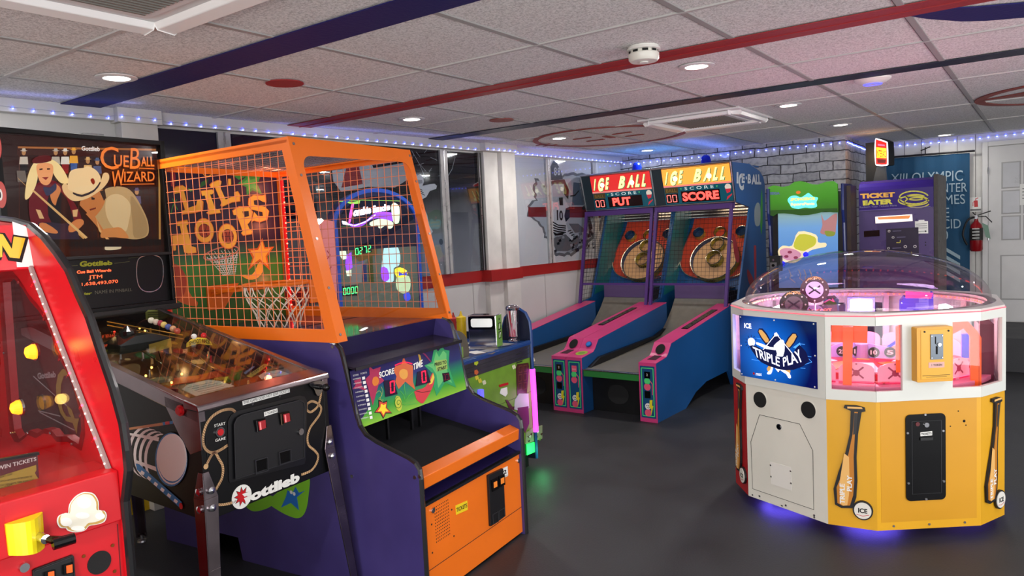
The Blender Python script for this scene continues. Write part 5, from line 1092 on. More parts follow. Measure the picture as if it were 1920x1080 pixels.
for x, y in ((962, 788), (715, 880), (980, 1010)): b = MB(); b.disc(FD, r2((x, y))[0], .004, 0, .003, mat('brass_screw', '8a4a20', .4, .8), 8, px=True); b.build('screw', rm)
b = MB(); b.line(FD, r2((1005, 605), (1035, 1051), (1040, 1200)), .002, 0, .0008, mat('panel_seam', '5a0a10', .6), px=True); b.build('seam', rm)
# marquee, glass, light strip
MQ = RM.plane((0, 0.36, 1.37), (1, 0, 0), (0, 0.02, 0.10)); mq = crop(0, 400, 4.1538)
b = MB(); b.rect(MQ, 0.02, RI, -0.005, 0.112, -0.02, 0, mat('marquee_red', 'c01a28', .3, emit='c01a28', es=.35))
b.prism(MQ, mq((95, 65), (250, 120), (275, 415), (132, 420)), 0, .001, mat('marquee_white', 'e4e0dc', .3, emit='e4e0dc', es=.35), px=True)
NB = [(-90, 345), (-90, 150), (20, 160), (85, 270), (100, 175), (210, 195), (155, 370), (70, 355), (15, 245), (0, 345)]
b.prism(MQ, mq(*[(x+8, y+6) for x, y in [(-98, 360), (-98, 140), (28, 148), (78, 230), (92, 160), (215, 180), (205, 215), (160, 378), (55, 362), (20, 290), (0, 360)]]), .001, .0016, inkk, px=True)
b.prism(MQ, mq((0, 345), (-10, 160), (20, 165), (90, 280), (105, 182), (195, 195), (150, 352), (75, 345), (15, 250), (15, 340)), .0016, .0024, mat('marquee_gold', 'e0a828', .3, emit='e0a828', es=.4), px=True)
b.text(MQ, 'POPCOR', [(0.06, .02), (0.415, .02), (0.415, .09), (0.06, .09)], mat('marquee_gold'), .0024, .05, px=False)
b.build('marquee', rm, label='red and white striped marquee with golden letters')
b = MB(); gp = RM.plane((0, 0.041, 0.878), (1, 0, 0), (0, .334, .495)); b.rect(gp, .02, RI, 0, .59, 0, .004, clear('front_glass', 'f2eeee', .05, .01)); b.build('front_glass', rm, label='clear sloping front window')
b = MB(); n = 46; strip = mat('clear_strip', '9a8a88', .25); P0 = np.array((RI-.006, .03, .872)); P1 = np.array((RI-.006, .362, 1.369)); b.tube([P0, P1], .007, strip, 6)
sl_ = b.build('light_strip', rm, label='clear strip of red lights along the window edge')
b = MB()
for k in range(1, 26): p = P0+(P1-P0)*k/26; b.ball(p+np.array([-.006, -.003, 0]), .003, glow('strip_white_led', 'ffd8d0', 0.7) if k % 4 else glow('strip_red_led', 'ff2030', 22), 6)
b.build('strip_lamp', sl_)
add_light('strip_glow', 'POINT', (RI-.12, .3, 1.2), .35, (1, .35, .3), .05, parent=rm)
# ticket sign inside and interior board
IN = RM.front(0.10); b = MB(); tk = crop(0, 850, 4.5714)
b.prism(IN, [(0.02, .872), (0.02, 1.0)]+[IN.px(*p) for p in tk((315, 0), (345, 255))][:0]+[IN.px(*tk((318, 5))[0]), IN.px(*tk((330, 240))[0])][:2], 0, .004, mat('sign_maroon', '4a0c18', .3)) if False else None
b.prism(IN, tk((-60, 70), (315, 5), (330, 235), (-60, 350)), 0, .004, mat('sign_maroon', '5a0e1a', .3), px=True)
b.prism(IN, tk((-60, 50), (318, -15), (320, 8), (-60, 72)), 0, .012, black, px=True)
b.text(IN, 'WIN TICKETS', tk((-30, 145), (305, 60), (303, 28), (-30, 108)), paperw, .0048, .02)
b.prism(IN, tk((-60, 210), (300, 97), (304, 140), (290, 165), (304, 190), (322, 215), (320, 235), (-60, 330)), .004, .0055, mat('ticket_gold', 'a89838', .5), px=True)
for k, s_ in enumerate(('INSERT COIN', 'CATCH AS MUCH POPCORN AS', 'YOU CAN UNTIL TIME RUNS OUT', 'WIN TICKETS')): b.text(IN, s_, tk((-20, 212+k*34), (95 if k in (0, 3) else 250+k*15, 180+k*30-(0 if k in (0, 3) else 8)), (95 if k in (0, 3) else 250+k*15, 165+k*30-(0 if k in (0, 3) else 8)), (-20, 197+k*34)), mat('dark_text', '2a200c', .6), .006)
b.build('instruction_sign', rm, label='maroon sign reading WIN TICKETS')
for (x, y) in ((66, 659), (38, 763)):
    p = RM.hit(x, y, 0, RI-.03); b = MB(); b.lathe([(.018, 0), (.02, .006), (.014, .02), (.0001, .026)], glow('amber_bumper_lamp', 'ffb020', 2.2), p, (-1, 0, 0), 16); b.lathe([(.024, -.003), (.024, .003), (.019, .003)], chrome, p, (-1, 0, 0), 16, cap=False); b.build('amber_lamp', rm)
    add_light('amber_glow', 'POINT', tuple(p+np.array([-.05, 0, 0])), .12, (1, .65, .15), .015, parent=rm)

# ================================================================ SNACK COUNTER GAME
SN = Fr((2.823, 2.405, 0), 5); SWd = 0.75
sn = thing('snack_bar_game', SN, 'green and blue arcade game built like a snack counter with an arched neon marquee', 'arcade game')
blu = mat('blue_edge_trim', '17407e', .35); grn = mat('green_plank_print', '6f9a2c', .4, noise=.15, nscale=12); navyp = mat('navy_panel', '101830', .4)
sp0 = [(0.0, .05), (0.0, .80), (.005, .87), (.03, .92), (.07, .943), (.12, .935), (.17, .89), (.20, .80), (.9, .80), (.9, .05)]
for u0 in (0, SWd-.02):
    b = MB(); b.prism(Pl(SN, (u0, 0, 0), (0, 1, 0), (0, 0, 1)), sp0, 0, .02, navyp); o = b.build('side_panel', sn); e = MB(); e.tube([(u0+.01, a, c) for a, c in sp0[:8]], .0105, blu, 8); e.build('edge_trim', o)
SF = SN.front(.01); s5 = crop(820, 540, 4.9091); s7 = crop(830, 560, 3.375)
b = MB(); b.box(.02, SWd-.02, .01, .03, .17, .75, grn); b.rect(SF, .02, SWd-.02, .455, .457, 0, .0006, inkk)
pan = b.build('front_panel', sn)
b = MB(); mm = mat('counter_band_metal', 'b8b8bc', .25, 1.0, noise=.2, nscale=6)
b.prism(SF, [(0.02, .66), (SWd-.02, .66), (SWd-.02, .748), (.02, .748)], 0, .004, mm)
for z in (.685, .71, .728): b.rect(SF, .02, SWd-.02, z, z+.0015, .004, .0046, inkk)
for (x0, y0, x1, y1) in ((720, 612, 775, 595), (715, 658, 790, 632), (722, 690, 775, 672)): b.prism(SF, s5((x0, y0-4), (x1, y1-4), (x1, y1+5), (x0, y0+5)), .004, .006, inkk, px=True)
b.build('metal_band', sn, label='ribbed metal band under the counter')
# chocolate bar picture without a face, cup, flowers
b = MB(); choc = mat('chocolate', '45201a', .35); choc2 = mat('chocolate_light', '6a382c', .35); lil = mat('lilac_print', '6a2858', .4)
def sf(pts, m, h, c=s5, sm=0, pl=SF): q = c(*pts); q = smoothpts(q, sm, True) if sm else q; b.prism(pl, q, 0, h, m, px=True)
sf([(470, 415), (540, 405), (545, 430), (530, 600), (470, 612), (462, 440)], choc, .003, s7)
for (x, y) in ((478, 425), (508, 420), (476, 480), (508, 474), (476, 535), (508, 530)): sf([(x, y), (x+24, y-4), (x+22, y+42), (x, y+46)], choc2, .0036, s7); sf([(x+4, y+5), (x+20, y+2), (x+18, y+36), (x+4, y+40)], choc, .0042, s7)
sf([(455, 640), (480, 600), (540, 600), (545, 690), (520, 720), (450, 700)], mat('white_apron_print', 'b8bcc4', .5), .0035, s7); sf([(470, 690), (540, 680), (545, 790), (520, 850), (475, 740)], lil, .0036, s7)
sf([(395, 640), (408, 640), (440, 685), (455, 680), (450, 705), (420, 700)], choc, .0032, s7); sf([(368, 570), (405, 560), (408, 600), (395, 620), (360, 600)], paperw, .0032, s7); sf([(355, 545), (412, 530), (412, 545), (358, 560)], redp, .0036, s7)
b.build('counter_print', pan, label='printed chocolate bar on green planks'); b = MB()
for (x, y) in ((572, 387), (450, 432), (215, 500), (235, 520), (262, 530), (435, 725), (275, 665), (290, 660)):
    for k in range(4): t_ = k*1.57+.4; b.disc(SF, s7((x+7*math.cos(t_), y+7*math.sin(t_)))[0], .008, 0, .002, mat('petal_white', 'dcdcb8', .5) if x > 240 else mat('petal_yellow', 'd8c838', .5), 8, px=True)
for (x, y, m_) in ((207, 405, 'b8c828'), (208, 465, 'c86030')): 
    for k in range(5): t_ = k*1.256; b.disc(SF, s7((x+8*math.cos(t_), y+8*math.sin(t_)))[0], .008, 0, .0052, mat('blossom_'+m_, m_, .5), 8, px=True)
sf([(330, 690), (385, 680), (380, 712), (345, 705)], choc, .0028, s7); sf([(525, 850), (560, 820), (628, 800), (628, 885), (520, 920)], mat('litter_grey', '8a9070', .6), .0034, s7)
for k in range(10): x = random.uniform(530, 620); y = random.uniform(830, 900); sf([(x, y), (x+16, y-8), (x+10, y+10)], random.choice([inkk, choc, paperw, grn]), .0042, s7)
b.build('counter_print', pan, label='printed flowers and litter on green planks')
def neon(name, pts, m, r, pl=SF, c=s7):
    b = MB(); P = [pl.at(*pl.px(*p), .012) for p in c(*pts)]; b.tube(P, r, m, 10); return b.build(name, sn, smooth=True)
neon('light_tube', [(556, 445), (560, 500), (572, 700), (578, 840)], glow('magenta_tube', 'f040e0', 2.6), .0165)
neon('light_tube', [(228, 575), (230, 640), (232, 720)], glow('blue_tube', '4a48f0', 2.2), .0165)
add_light('tube_glow', 'POINT', tuple(SN.front(-.06).at(.70, .42)), .3, (1, .3, .9), .05, parent=sn)
b = MB(); b.box(.02, SWd-.02, -.004, .85, .742, .756, blu); b.box(.02, SWd-.02, .0, .02, .735, .762, blu); b.build('counter_top', sn, bevel=.003)
b = MB()
for k in range(22): a = random.uniform(.05, .62); c_ = random.uniform(.02, .5); r_ = random.uniform(-.6, .6); w_, h_ = .035, .05; b.prism(SN.top(.7562+k*.00008), [(a+math.cos(r_)*x-math.sin(r_)*y, c_+math.sin(r_)*x+math.cos(r_)*y) for x, y in ((-w_, -h_), (w_, -h_), (w_, h_), (-w_, h_))], 0, .0002, random.choice([paperw, mat('cup_grey', '9a9a94', .6), mat('photo_print', '6a5a50', .5), mg]))
b.build('counter_top_print', sn)
b = MB(); b.box(.5, .74, .02, .06, 0.09, .16, black); b.prism(SF, s7((527, 920), (583, 905), (588, 965), (530, 990)), .002, .006, glow('green_ticket_light', '20e850', 2.6), px=True); b.build('ticket_slot', sn, label='ticket slot lit green')
add_light('ticket_glow', 'POINT', tuple(SN.front(-.05).at(.72, .10)), .5, (.1, 1, .3), .03, parent=sn)
b = MB(); b.box(.02, SWd-.02, .05, .88, .0, .17, black); b.build('base', sn)
# rear board with arch
VR = .80; RB = SN.front(VR); z7 = crop(530, 240, 5.4); z8 = crop(560, 420, 4.9107)
arch = [(0, .75), (SWd, .75), (SWd, 1.47)]+[(SWd/2+SWd/2*math.cos(t), 1.47+.215*math.sin(t)) for t in np.linspace(0, math.pi, 20)][1:-1]+[(0, 1.47)]
b = MB(); b.prism(RB, arch, -.06, 0, mat('back_board_navy', '142a5c', .4)); 
inn = [(.03, .76), (SWd-.03, .76), (SWd-.03, 1.46)]+[(SWd/2+(SWd/2-.03)*math.cos(t), 1.46+.19*math.sin(t)) for t in np.linspace(0, math.pi, 20)][1:-1]+[(.03, 1.46)]
b.prism(RB, inn, 0, .002, mat('back_print_grey', '7c8a78', .25, noise=.15, nscale=5)); b.line(RB, arch[2:], .022, .0, .012, mat('blue_arch_trim', '1e50b8', .3, emit='1e50b8', es=.25))
for u0 in (0, SWd-.022): b.box(u0, u0+.022, VR-.012, VR, .76, 1.47, mat('blue_arch_trim'))
mar = [(.03, 1.34), (SWd-.03, 1.34), (SWd-.03, 1.46)]+[(SWd/2+(SWd/2-.03)*math.cos(t), 1.46+.19*math.sin(t)) for t in np.linspace(0, math.pi, 20)][1:-1]+[(.03, 1.46)]
b.prism(RB, mar, .002, .005, mat('marquee_night', '0c1238', .15)); rbd = b.build('back_board', sn)
b = MB(); WN = glow('neon_white', 'f4f0ff', 2.4); PN = glow('neon_purple', '8a40e0', 1.6); MN = glow('neon_magenta', 'd050b8', 1.4); GN = glow('neon_green', '8ac850', 1.0)
def ng(pts, m, h=.007, c=z7, pl=RB, sm=0): q = c(*pts); q = smoothpts(q, sm, True) if sm else q; b.prism(pl, q, h-.001, h, m, px=True)
b.text(RB, 'ombie Snacks', z7((700, 900), (1080, 830), (1075, 765), (715, 810)), WN, .0075, .07)
ng([(655, 960), (720, 975), (830, 940), (930, 860), (1040, 850), (1105, 870), (1110, 940), (1040, 960), (980, 915), (880, 930), (800, 990), (700, 1005)], PN, .0065, sm=3); b.line(RB, z7((655, 975), (720, 990), (830, 950), (930, 880)), .005, .0065, .0075, WN, px=True)
ng([(690, 765), (715, 760), (700, 850), (680, 950), (655, 985), (665, 880)], MN); ng([(650, 760), (640, 745), (700, 750), (775, 735), (770, 765), (700, 772)], GN); ng([(590, 940), (640, 950), (660, 985), (600, 975)], WN, .008)
ng([(1090, 800), (1110, 760), (1140, 765), (1170, 800), (1175, 880), (1165, 960), (1120, 965), (1100, 900)], mat('puff_white', 'd8e8c8', .4, emit='d8e8c8', es=1.1), .008, sm=3)
ng([(870, 960), (960, 920), (1050, 930), (1110, 960), (1100, 1010), (1060, 1020), (1040, 980), (990, 1015), (960, 1010), (950, 985), (890, 995)], mat('puff_white'), .0082, sm=2)
b.line(RB, z7((560, 745), (800, 730), (1180, 740)), .003, .006, .0075, GN, px=True); b.line(RB, z7((580, 1000), (1180, 965)), .004, .0025, .006, mat('neon_green_dim', '3a7030', .4, emit='3a7030', es=.4), px=True)
b.build('neon_lettering', rbd, label='white and purple neon style lettering')
b = MB()
ng([(690, 130), (1010, 110), (1020, 180), (700, 205)], mat('sign_dark_red', '6a1018', .3, emit='6a1018', es=.4), .004, z8); b.text(RB, 'POPCORN', z8((735, 190), (1000, 165), (998, 132), (735, 155)), mat('sign_letter_red', 'a85048', .4), .0048, .02)
ng([(480, 170), (650, 110), (715, 160), (715, 280), (560, 350), (500, 290)], mat('wood_frame', '6a5418', .4, emit='6a5418', es=.3), .004, z8); ng([(505, 200), (660, 175), (670, 260), (515, 290)], inkk, .005, z8)
ng([(630, 300), (675, 280), (690, 540), (645, 540)], mat('pillar_olive', '4e5a14', .4), .0035, z8); ng([(580, 380), (620, 360), (625, 530), (585, 530)], mat('pillar_blue', '1c3a7c', .4), .0035, z8); ng([(480, 370), (580, 370), (580, 540), (480, 560)], mat('pillar_grey', '9aa09a', .4), .0032, z8)
ng([(395, 570), (545, 560), (545, 660), (400, 665)], inkk, .0036, z8)
ng([(430, 290), (480, 260), (490, 400), (440, 440), (425, 380)], PN, .0045, z8); ng([(370, 190), (400, 240), (430, 250), (440, 320), (400, 330), (375, 290)], mat('puff_white'), .0045, z8); ng([(430, 430), (480, 420), (480, 480), (440, 480)], mat('puff_white'), .0045, z8)
cy2 = mat('puff_cyan', 'b8e8e8', .4, emit='b8e8e8', es=.9)
ng([(790, 190), (840, 175), (900, 200), (930, 290), (920, 380), (870, 410), (870, 520), (820, 540), (770, 500), (760, 400), (770, 300)], cy2, .0042, z8, sm=3); ng([(755, 400), (810, 410), (830, 500), (790, 530), (760, 500)], PN, .0052, z8, sm=2)
ng([(880, 420), (930, 400), (990, 430), (985, 480), (900, 490)], glow('neon_yellow', 'f0e030', 1.6), .005, z8, sm=2); ng([(915, 435), (950, 460), (990, 435), (990, 475), (950, 470), (915, 478)], glow('neon_blue', '3848c8', 1.2), .006, z8); ng([(900, 490), (1010, 480), (1020, 600), (960, 640), (900, 600)], mat('puff_pale_green', 'c8e0b0', .4, emit='c8e0b0', es=.8), .0048, z8, sm=3); ng([(960, 650), (1010, 630), (1025, 690), (980, 710)], glow('neon_blue', '3848c8', 1.2), .0055, z8, sm=2)
b.build('back_picture', rbd, label='lit shapes, popcorn sign and coloured pillars on the back board')
b = MB(); gd = glow('green_led_digit', '40ff80', 3.0)
for k, ch in enumerate('0272'): x = 515+k*38; y = 290-k*9; seven(b, RB, ch, RB.P(z8((x, y), (x+30, y-7), (x+27, y-72), (x-3, y-65))), gd, .0062, .2)
for k, ch in enumerate('0000'): x = 405+k*36; y = 655-k*5; seven(b, RB, ch, RB.P(z8((x, y), (x+28, y-4), (x+26, y-68), (x-2, y-64))), gd, .0048, .2)
b.build('score_digits', rbd, label='green digits 0272 and 0000')
b = MB(); pw = SN.front(VR-.02); b.prism(pw, [(a, c) for a, c in pw.P(z8((150, 0), (310, 0), (330, 560), (250, 750), (360, 790)))][:0] or pw.P([(592, 425), (606, 412), (626, 415), (632, 580), (606, 585), (596, 520)]), 0, .004, mat('pink_print', 'e88a88', .4, emit='e88a88', es=.3))
for q in (((612, 470), (618, 478), (612, 486)), ((604, 505), (612, 512), (620, 500)), ((606, 540), (622, 548), (622, 560), (606, 556))): b.line(pw, list(q), .006, .004, .005, redp, px=True)
b.build('pink_side_print', sn, label='pink printed board left of the blue arch')
# things on the counter
g5 = s5
def on_counter(x, y): p = SN.hit(x, y, 2, .757); return p
p = SN.world(on_counter(*g5((553, 552))[0])); q = SN.world(on_counter(*g5((655, 512))[0])); r_ = SN.world(on_counter(*g5((345, 612))[0]))
ND = Fr((p[0], p[1], .757), -72)
nd = thing('napkin_dispenser', ND, 'green and chrome napkin dispenser on the snack counter beside the straw jar', 'napkin dispenser')
gl_ = mat('dispenser_green', '6a9a38', .3)
W2, D2, H2 = .17, .09, .185
b = MB(); b.box(-W2, 0, 0, D2, 0, H2, chrome); b.build('body', nd, bevel=.006)
b = MB(); b.box(-.001, .003, .004, D2-.004, .004, H2-.004, gl_); NDR = ND.right(.003)
for z in (.05, .10): b.line(NDR, [(.025, z), (.065, z), (.065, z+.035), (.025, z+.035)], .006, 0, .001, inkk, closed=True); b.line(NDR, [(.035, z+.005), (.055, z+.03)], .006, 0, .0012, paperw)
b.disc(NDR, (.045, .158), .007, 0, .001, inkk, 10); b.build('side_plate', nd, label='green side plate with black lettering')
b = MB(); FN = ND.front(0); b.prism(FN, rrect(-W2+.004, -.006, .105, H2-.004, .015), 0, .003, blackg); b.prism(FN, rrect(-W2+.02, -.022, .118, H2-.018, .012), .003, .0045, mat('napkin_white', 'e8ece8', .6, emit='e8ece8', es=.35)); b.build('face_plate', nd, label='black face frame with white napkins')
c0 = on_counter(*g5((757, 478))[0]); c0[1] = max(c0[1], .06); c0[0] = min(c0[0], .682); cw = SN.world((c0[0], c0[1], .757))
sj = thing('straw_jar', Fr(cw, 0), 'glass straw dispenser jar with a chrome lid at the right end of the counter', 'jar')
b = MB(); b.lathe([(.034, 0), (.036, .006), (.028, .016), (.018, .022)], chrome, n=20); b.build('base', sj, smooth=True)
b = MB(); b.lathe([(.026, .02), (.037, .03), (.038, .19)], clear('jar_glass', 'f4f4f6', .12, .01), n=24); b.build('glass', sj, smooth=True)
b = MB(); b.lathe([(.040, .188), (.042, .20), (.036, .21), (.020, .218), (.0001, .22)], chrome, n=24); b.build('lid', sj, smooth=True)
b = MB()
for k in range(22): a = random.uniform(0, 6.28); r1 = random.uniform(.005, .024); r2_ = random.uniform(.005, .03); a2 = a+random.uniform(-1.6, 1.6); b.tube([(r1*math.cos(a), r1*math.sin(a), .03), (r2_*math.cos(a2), r2_*math.sin(a2), .183)], .0032, random.choice([mat('straw_red', 'c83040', .4), mat('straw_white', 'e0dcd8', .4), mat('straw_pink', 'd88098', .4)]), 5)
o = b.build('straws', sj, label='red, pink and white drinking straws'); o['kind'] = 'stuff'
for (x, y, c1, nm, lab, hh) in ((231, 497, 'e0c010', 'mustard_bottle', 'yellow squeeze bottle on the snack counter', .19), (160, 470, 'a81c1c', 'ketchup_bottle', 'red squeeze bottle left of the yellow one on the snack counter', .17)):
    c0 = on_counter(*g5((x, y+30))[0]); cw = SN.world((c0[0], c0[1], .757)); t = thing(nm, Fr(cw, 0), lab, 'squeeze bottle'); m_ = mat(nm+'_plastic', c1, .35)
    b = MB(); b.lathe([(.027, 0), (.028, .01), (.028, hh-.06), (.026, hh-.05)], m_, n=20); b.build('bottle', t, smooth=True)
    b = MB(); b.lathe([(.029, hh-.05), (.029, hh-.025), (.012, hh-.018), (.006, hh-.002), (.004, hh+.01), (.0001, hh+.01)], m_, n=20); b.build('cap', t, smooth=True)
b = MB(); LBp = SN.front(.06)
b.prism(LBp, smoothpts(s5((125, 650), (130, 440), (150, 400), (200, 395), (250, 430), (280, 500), (285, 655)), 2, True), -.01, .0, mat('board_brown', '5c5648', .4), px=True)
b.prism(LBp, s5((190, 550), (235, 540), (240, 640), (195, 645)), 0, .001, mat('bottle_print', '7a9848', .4), px=True); b.prism(LBp, s5((160, 480), (190, 475), (190, 500), (162, 500)), 0, .001, inkk, px=True)
b.build('menu_board', sn, label='small rounded menu board left of the counter')
# ================================================================ ICE BALL ALLEYS
IR = Fr((4.76, 2.992, 0), -91.4); IW = 0.75
o_ = IR.world((-IW-0.002, 0, 0)); IL = Fr(o_, -91.4)
pink = mat('pink_laminate', 'cc3f7c', .35, noise=.1, nscale=5); iblue = mat('alley_blue_side', '14508c', .4, noise=.12, nscale=3); lane = mat('grey_lane_cork', '77746c', .38, noise=.12, nscale=20); ipurp = mat('purple_cage_paint', '4b2a72', .4); ipurp2 = mat('mauve_kick_board', '5f4a78', .45)
coral = mat('coral_target_print', 'c4452f', .45); teal = mat('teal_side_print', '1c6a70', .3); ringy = mat('olive_ring_wall', 'a09428', .35); ringb = mat('blue_ring_wall', '1c3f6c', .35); creamt = mat('cream_target', 'c8a078', .45); alum = mat('aluminium_trim', 'c8c8cc', .2, 1.0)
aq = crop(1100, 380, 5.144); fq = crop(1030, 640, 6.748); sq_ = crop(1100, 280, 5.647)
RIM = [(.02, 0), (.02, .425), (.19, .445), (.215, .462), (.275, .532), (1.50, .690), (1.50, .138), (.90, .132), (.69, .088), (.60, .045), (.50, 0)]
def alley(T, which):
    nm = 'right hand' if which == 'R' else 'left hand'
    lab = 'blue and pink ball rolling alley with SCORE in red lights, standing on the right' if which == 'R' else 'blue and pink ball rolling alley with PUT in red lights, against the left wall'
    t = thing('ball_alley_game', T, lab, 'arcade game', None)
    # everything measured on the right machine; the left one is the same machine one width over
    def side(u0, u1, prof, m, name, parent=t):
        b = MB(); b.prism(Pl(T, (u0, 0, 0), (0, 1, 0), (0, 0, 1)), prof, 0, u1-u0, m); return b.build(name, parent)
    for k, (u0, u1) in enumerate(((0.0, .135), (.615, IW))):
        o = side(u0+.001, u1-.001, RIM, iblue, 'rail')
        b = MB(); top = [(.02, .425), (.19, .445), (.215, .462), (.275, .532), (1.50, .690)]; c2 = [(v, z+.004) for v, z in top]
        b.prism(Pl(T, (u0, 0, 0), (0, 1, 0), (0, 0, 1)), [(.015, 0), (.02, 0), (.02, .425)]+top[1:]+c2[::-1]+[(.015, .429)], 0, u1-u0, pink); 
        b.build('rail_cap', o)
        FA = T.front(.015)
        b = MB(); a0 = u0+.006; a1 = u1-.006; b.rect(FA, a0+.004, a1-.004, .03, .405, 0, .001, mat('alley_front_print', '144a78', .4)); gr2 = mat('green_border_print', '50d878', .4)
        pts = rrect(a0+.016, a1-.016, .045, .39, .004); b.line(FA, pts, .007, .001, .0016, gr2, closed=True)
        am = (a0+a1)/2; pk = mat('pink_dot_print', 'e85878', .4)
        for (z, m_, r_) in ((.255, pk, .026), (.068, pk, .026), (.297, gr2, .024), (.115, paperw, .023)): b.disc(FA, (am-.003, z), r_, .0016, .0024, m_, 18)
        if k: b.rect(FA, am-.022, am+.022, .318, .365, .001, .006, blackg); b.rect(FA, am-.024, am+.020, .175, .225, .001, .006, blackg); b.text(FA, '2', [(am-.006, .335), (am+.006, .335), (am+.006, .352), (am-.006, .352)], paperw, .0065, px=False)
        else:
            b.rect(FA, am-.02, am+.022, .318, .365, .001, .005, pk if which == 'R' else blackg); b.text(FA, 'TICKETS', [(am-.016, .332), (am+.018, .332), (am+.018, .342), (am-.016, .342)], paperw, .0055, px=False)
        b.prism(FA, [(am+.012, .16), (am+.035, .165), (am+.03, .125), (am+.04, .12), (am+.02, .05), (am+.022, .10), (am+.008, .105)], .0024, .003, mat('bolt_yellow', 'e8d828', .4))
        for dx in (-.008, .006): b.disc(FA, (am-.003+dx, .12), .0035, .0024, .0034, inkk, 8, rb=.005)
        b.line(FA, [(am-.012, .106), (am+.004, .103), (am+.010, .110)], .003, .0024, .0034, inkk)
        b.line(FA, [(am+.02, .30), (am+.036, .28), (am+.034, .20)], .005, .001, .0026, pk)
        b.build('front_print', o)
        tp = T.plane((0, .19, .451), (1, 0, 0), (0, .085, .084)); 
        if k:   # ball drop with keyhole opening in the step
            b = MB(); um = (u0+u1)/2; b.disc(tp, (um, .060), .036, .0, .003, dark_hole, 20, rb=.045)
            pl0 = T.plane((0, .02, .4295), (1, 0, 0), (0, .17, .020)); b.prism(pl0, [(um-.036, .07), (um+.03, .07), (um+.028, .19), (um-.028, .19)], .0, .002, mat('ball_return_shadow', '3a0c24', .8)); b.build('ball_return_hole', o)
            b = MB(); ps = T.plane((0, .28, .537), (1, 0, 0), (0, 1.2, .155)); b.rect(ps, um-.026, um+.026, .38, 1.00, -.001, .0035, blackg); b.rect(ps, um-.022, um+.022, .40, .98, .0035, .0042, mat('ticket_chart_print', '3c4238', .3, noise=.5, nscale=30)); b.build('instruction_strip', o)
        else:
            b = MB(); um = (u0+u1)/2; b.disc(tp, (um+.004, .062), .026, .0, .006, mat('button_rim', '123a80', .3), 20); b.disc(tp, (um+.004, .062), .019, .006, .010, mat('button_blue', '2a78c8', .3), 18); b.build('blue_button', o)
            b = MB(); pl0 = T.plane((0, .02, .4295), (1, 0, 0), (0, .17, .020)); b.disc(pl0, (um+.0, .11), .045, 0, .0016, mat('green_sticker', '98b83a', .4), 20, rb=.055); b.disc(pl0, (um, .11), .028, .0016, .0022, mat('green_sticker2', '6a9a34', .4), 16, rb=.03); b.build('top_sticker', o)
            if which == 'R':
                b = MB(); ps = T.plane((0, .28, .537), (1, 0, 0), (0, 1.2, .155)); b.rect(ps, -.012-.06, -.012, .38, 1.0, -.02, -.019, blackg) if False else None
    # lane, lip, gutters, dark front under the lane
    b = MB(); u0, u1 = .137, .613; z = lambda v: .338+(v-.04)*.05
    prof_l = [(.04, z(.04)), (1.15, z(1.15)), (1.28, .415), (1.40, .465), (1.50, .54), (1.60, .63), (1.67, .715)]
    b.prism(Pl(T, (u0, 0, 0), (0, 1, 0), (0, 0, 1)), prof_l+[(v, c-.02) for v, c in prof_l[::-1]], 0, u1-u0, lane); b.build('lane', t, smooth=False)
    b = MB(); b.box(u0, u1, .03, .06, .285, .335, mat('green_lip', '2c7a38', .4)); b.box(u0, u1, .025, .05, .332, .342, alum); b.build('front_lip', t, bevel=.003)
    b = MB(); b.box(u0, u1, .16, .18, .0, .30, black); b.disc(T.front(.16), (.36, .14), .09, 0, .004, mat('speaker_dark', '1c1c1e', .9), 28, rb=.075); b.build('under_lane_panel', t)
    for ua, ub in ((u0, u0+.03), (u1-.03, u1)): b = MB(); b.prism(Pl(T, (ua, 0, 0), (0, 1, 0), (0, 0, 1)), [(.10, .345), (.25, .40), (1.2, .43), (1.4, .47), (1.4, .43), (.1, .33)], 0, ub-ua, black); b.build('gutter', t)
    # cabinet sides
    cs_ = [(1.36, .138), (1.45, .0), (2.40, .0), (2.40, 1.738), (2.36, 1.80), (2.28, 1.85), (2.0, 1.909), (1.54, 1.909), (1.625, 1.57), (1.99, 1.52), (1.65, .72), (1.4, .68)]
    for ua in (0.0, IW-.018):
        sidep = side(ua, ua+.018, cs_, iblue, 'cabinet_side')
        e = MB(); e.tube([(ua+.009, a, c) for a, c in ((2.40, 1.738), (2.36, 1.80), (2.28, 1.85), (2.0, 1.909))], .0095, alum, 6); e.build('edge_trim', sidep)
        if ua and which == 'R':
            SR = T.right(IW); b = MB()
            tx = mat('side_lettering', 'b8c0c8', .5)
            for s_, q in (('I', ((1585, 360), (1605, 362), (1605, 240), (1588, 240))), ('C', ((1610, 432), (1665, 435), (1655, 255), (1605, 255))), ('E', ((1640, 355), (1672, 358), (1672, 258), (1640, 255))), ('B', ((1702, 360), (1740, 365), (1738, 262), (1705, 262))), ('ALL', ((1745, 370), (1848, 372), (1840, 265), (1745, 268)))):
                b.text(SR, s_, sq_(*q), tx, .0012, .05)
            b.disc(SR, sq_((1690, 302))[0], .015, 0, .001, tx, 10, px=True)
            b.build('side_lettering', sidep); b = MB()
            for pts, m_ in (([(1843, 560), (1850, 470), (1855, 420), (1860, 520), (1862, 640), (1860, 790), (1850, 900), (1838, 790)], mat('side_green', '3c9a30', .4)), ([(1800, 570), (1830, 580), (1840, 680), (1830, 800), (1785, 800), (1775, 650)], mat('side_grey', '8a9aa0', .4)), ([(1545, 650+300), (1560, 900), (1590, 1000), (1620, 1150), (1600, 1200), (1570, 1150)], mat('side_red', '9a2430', .4))):
                b.prism(SR, smoothpts(sq_(*pts), 3, True), 0, .001, m_, px=True)
            s6 = crop(1380, 460, 7.2)
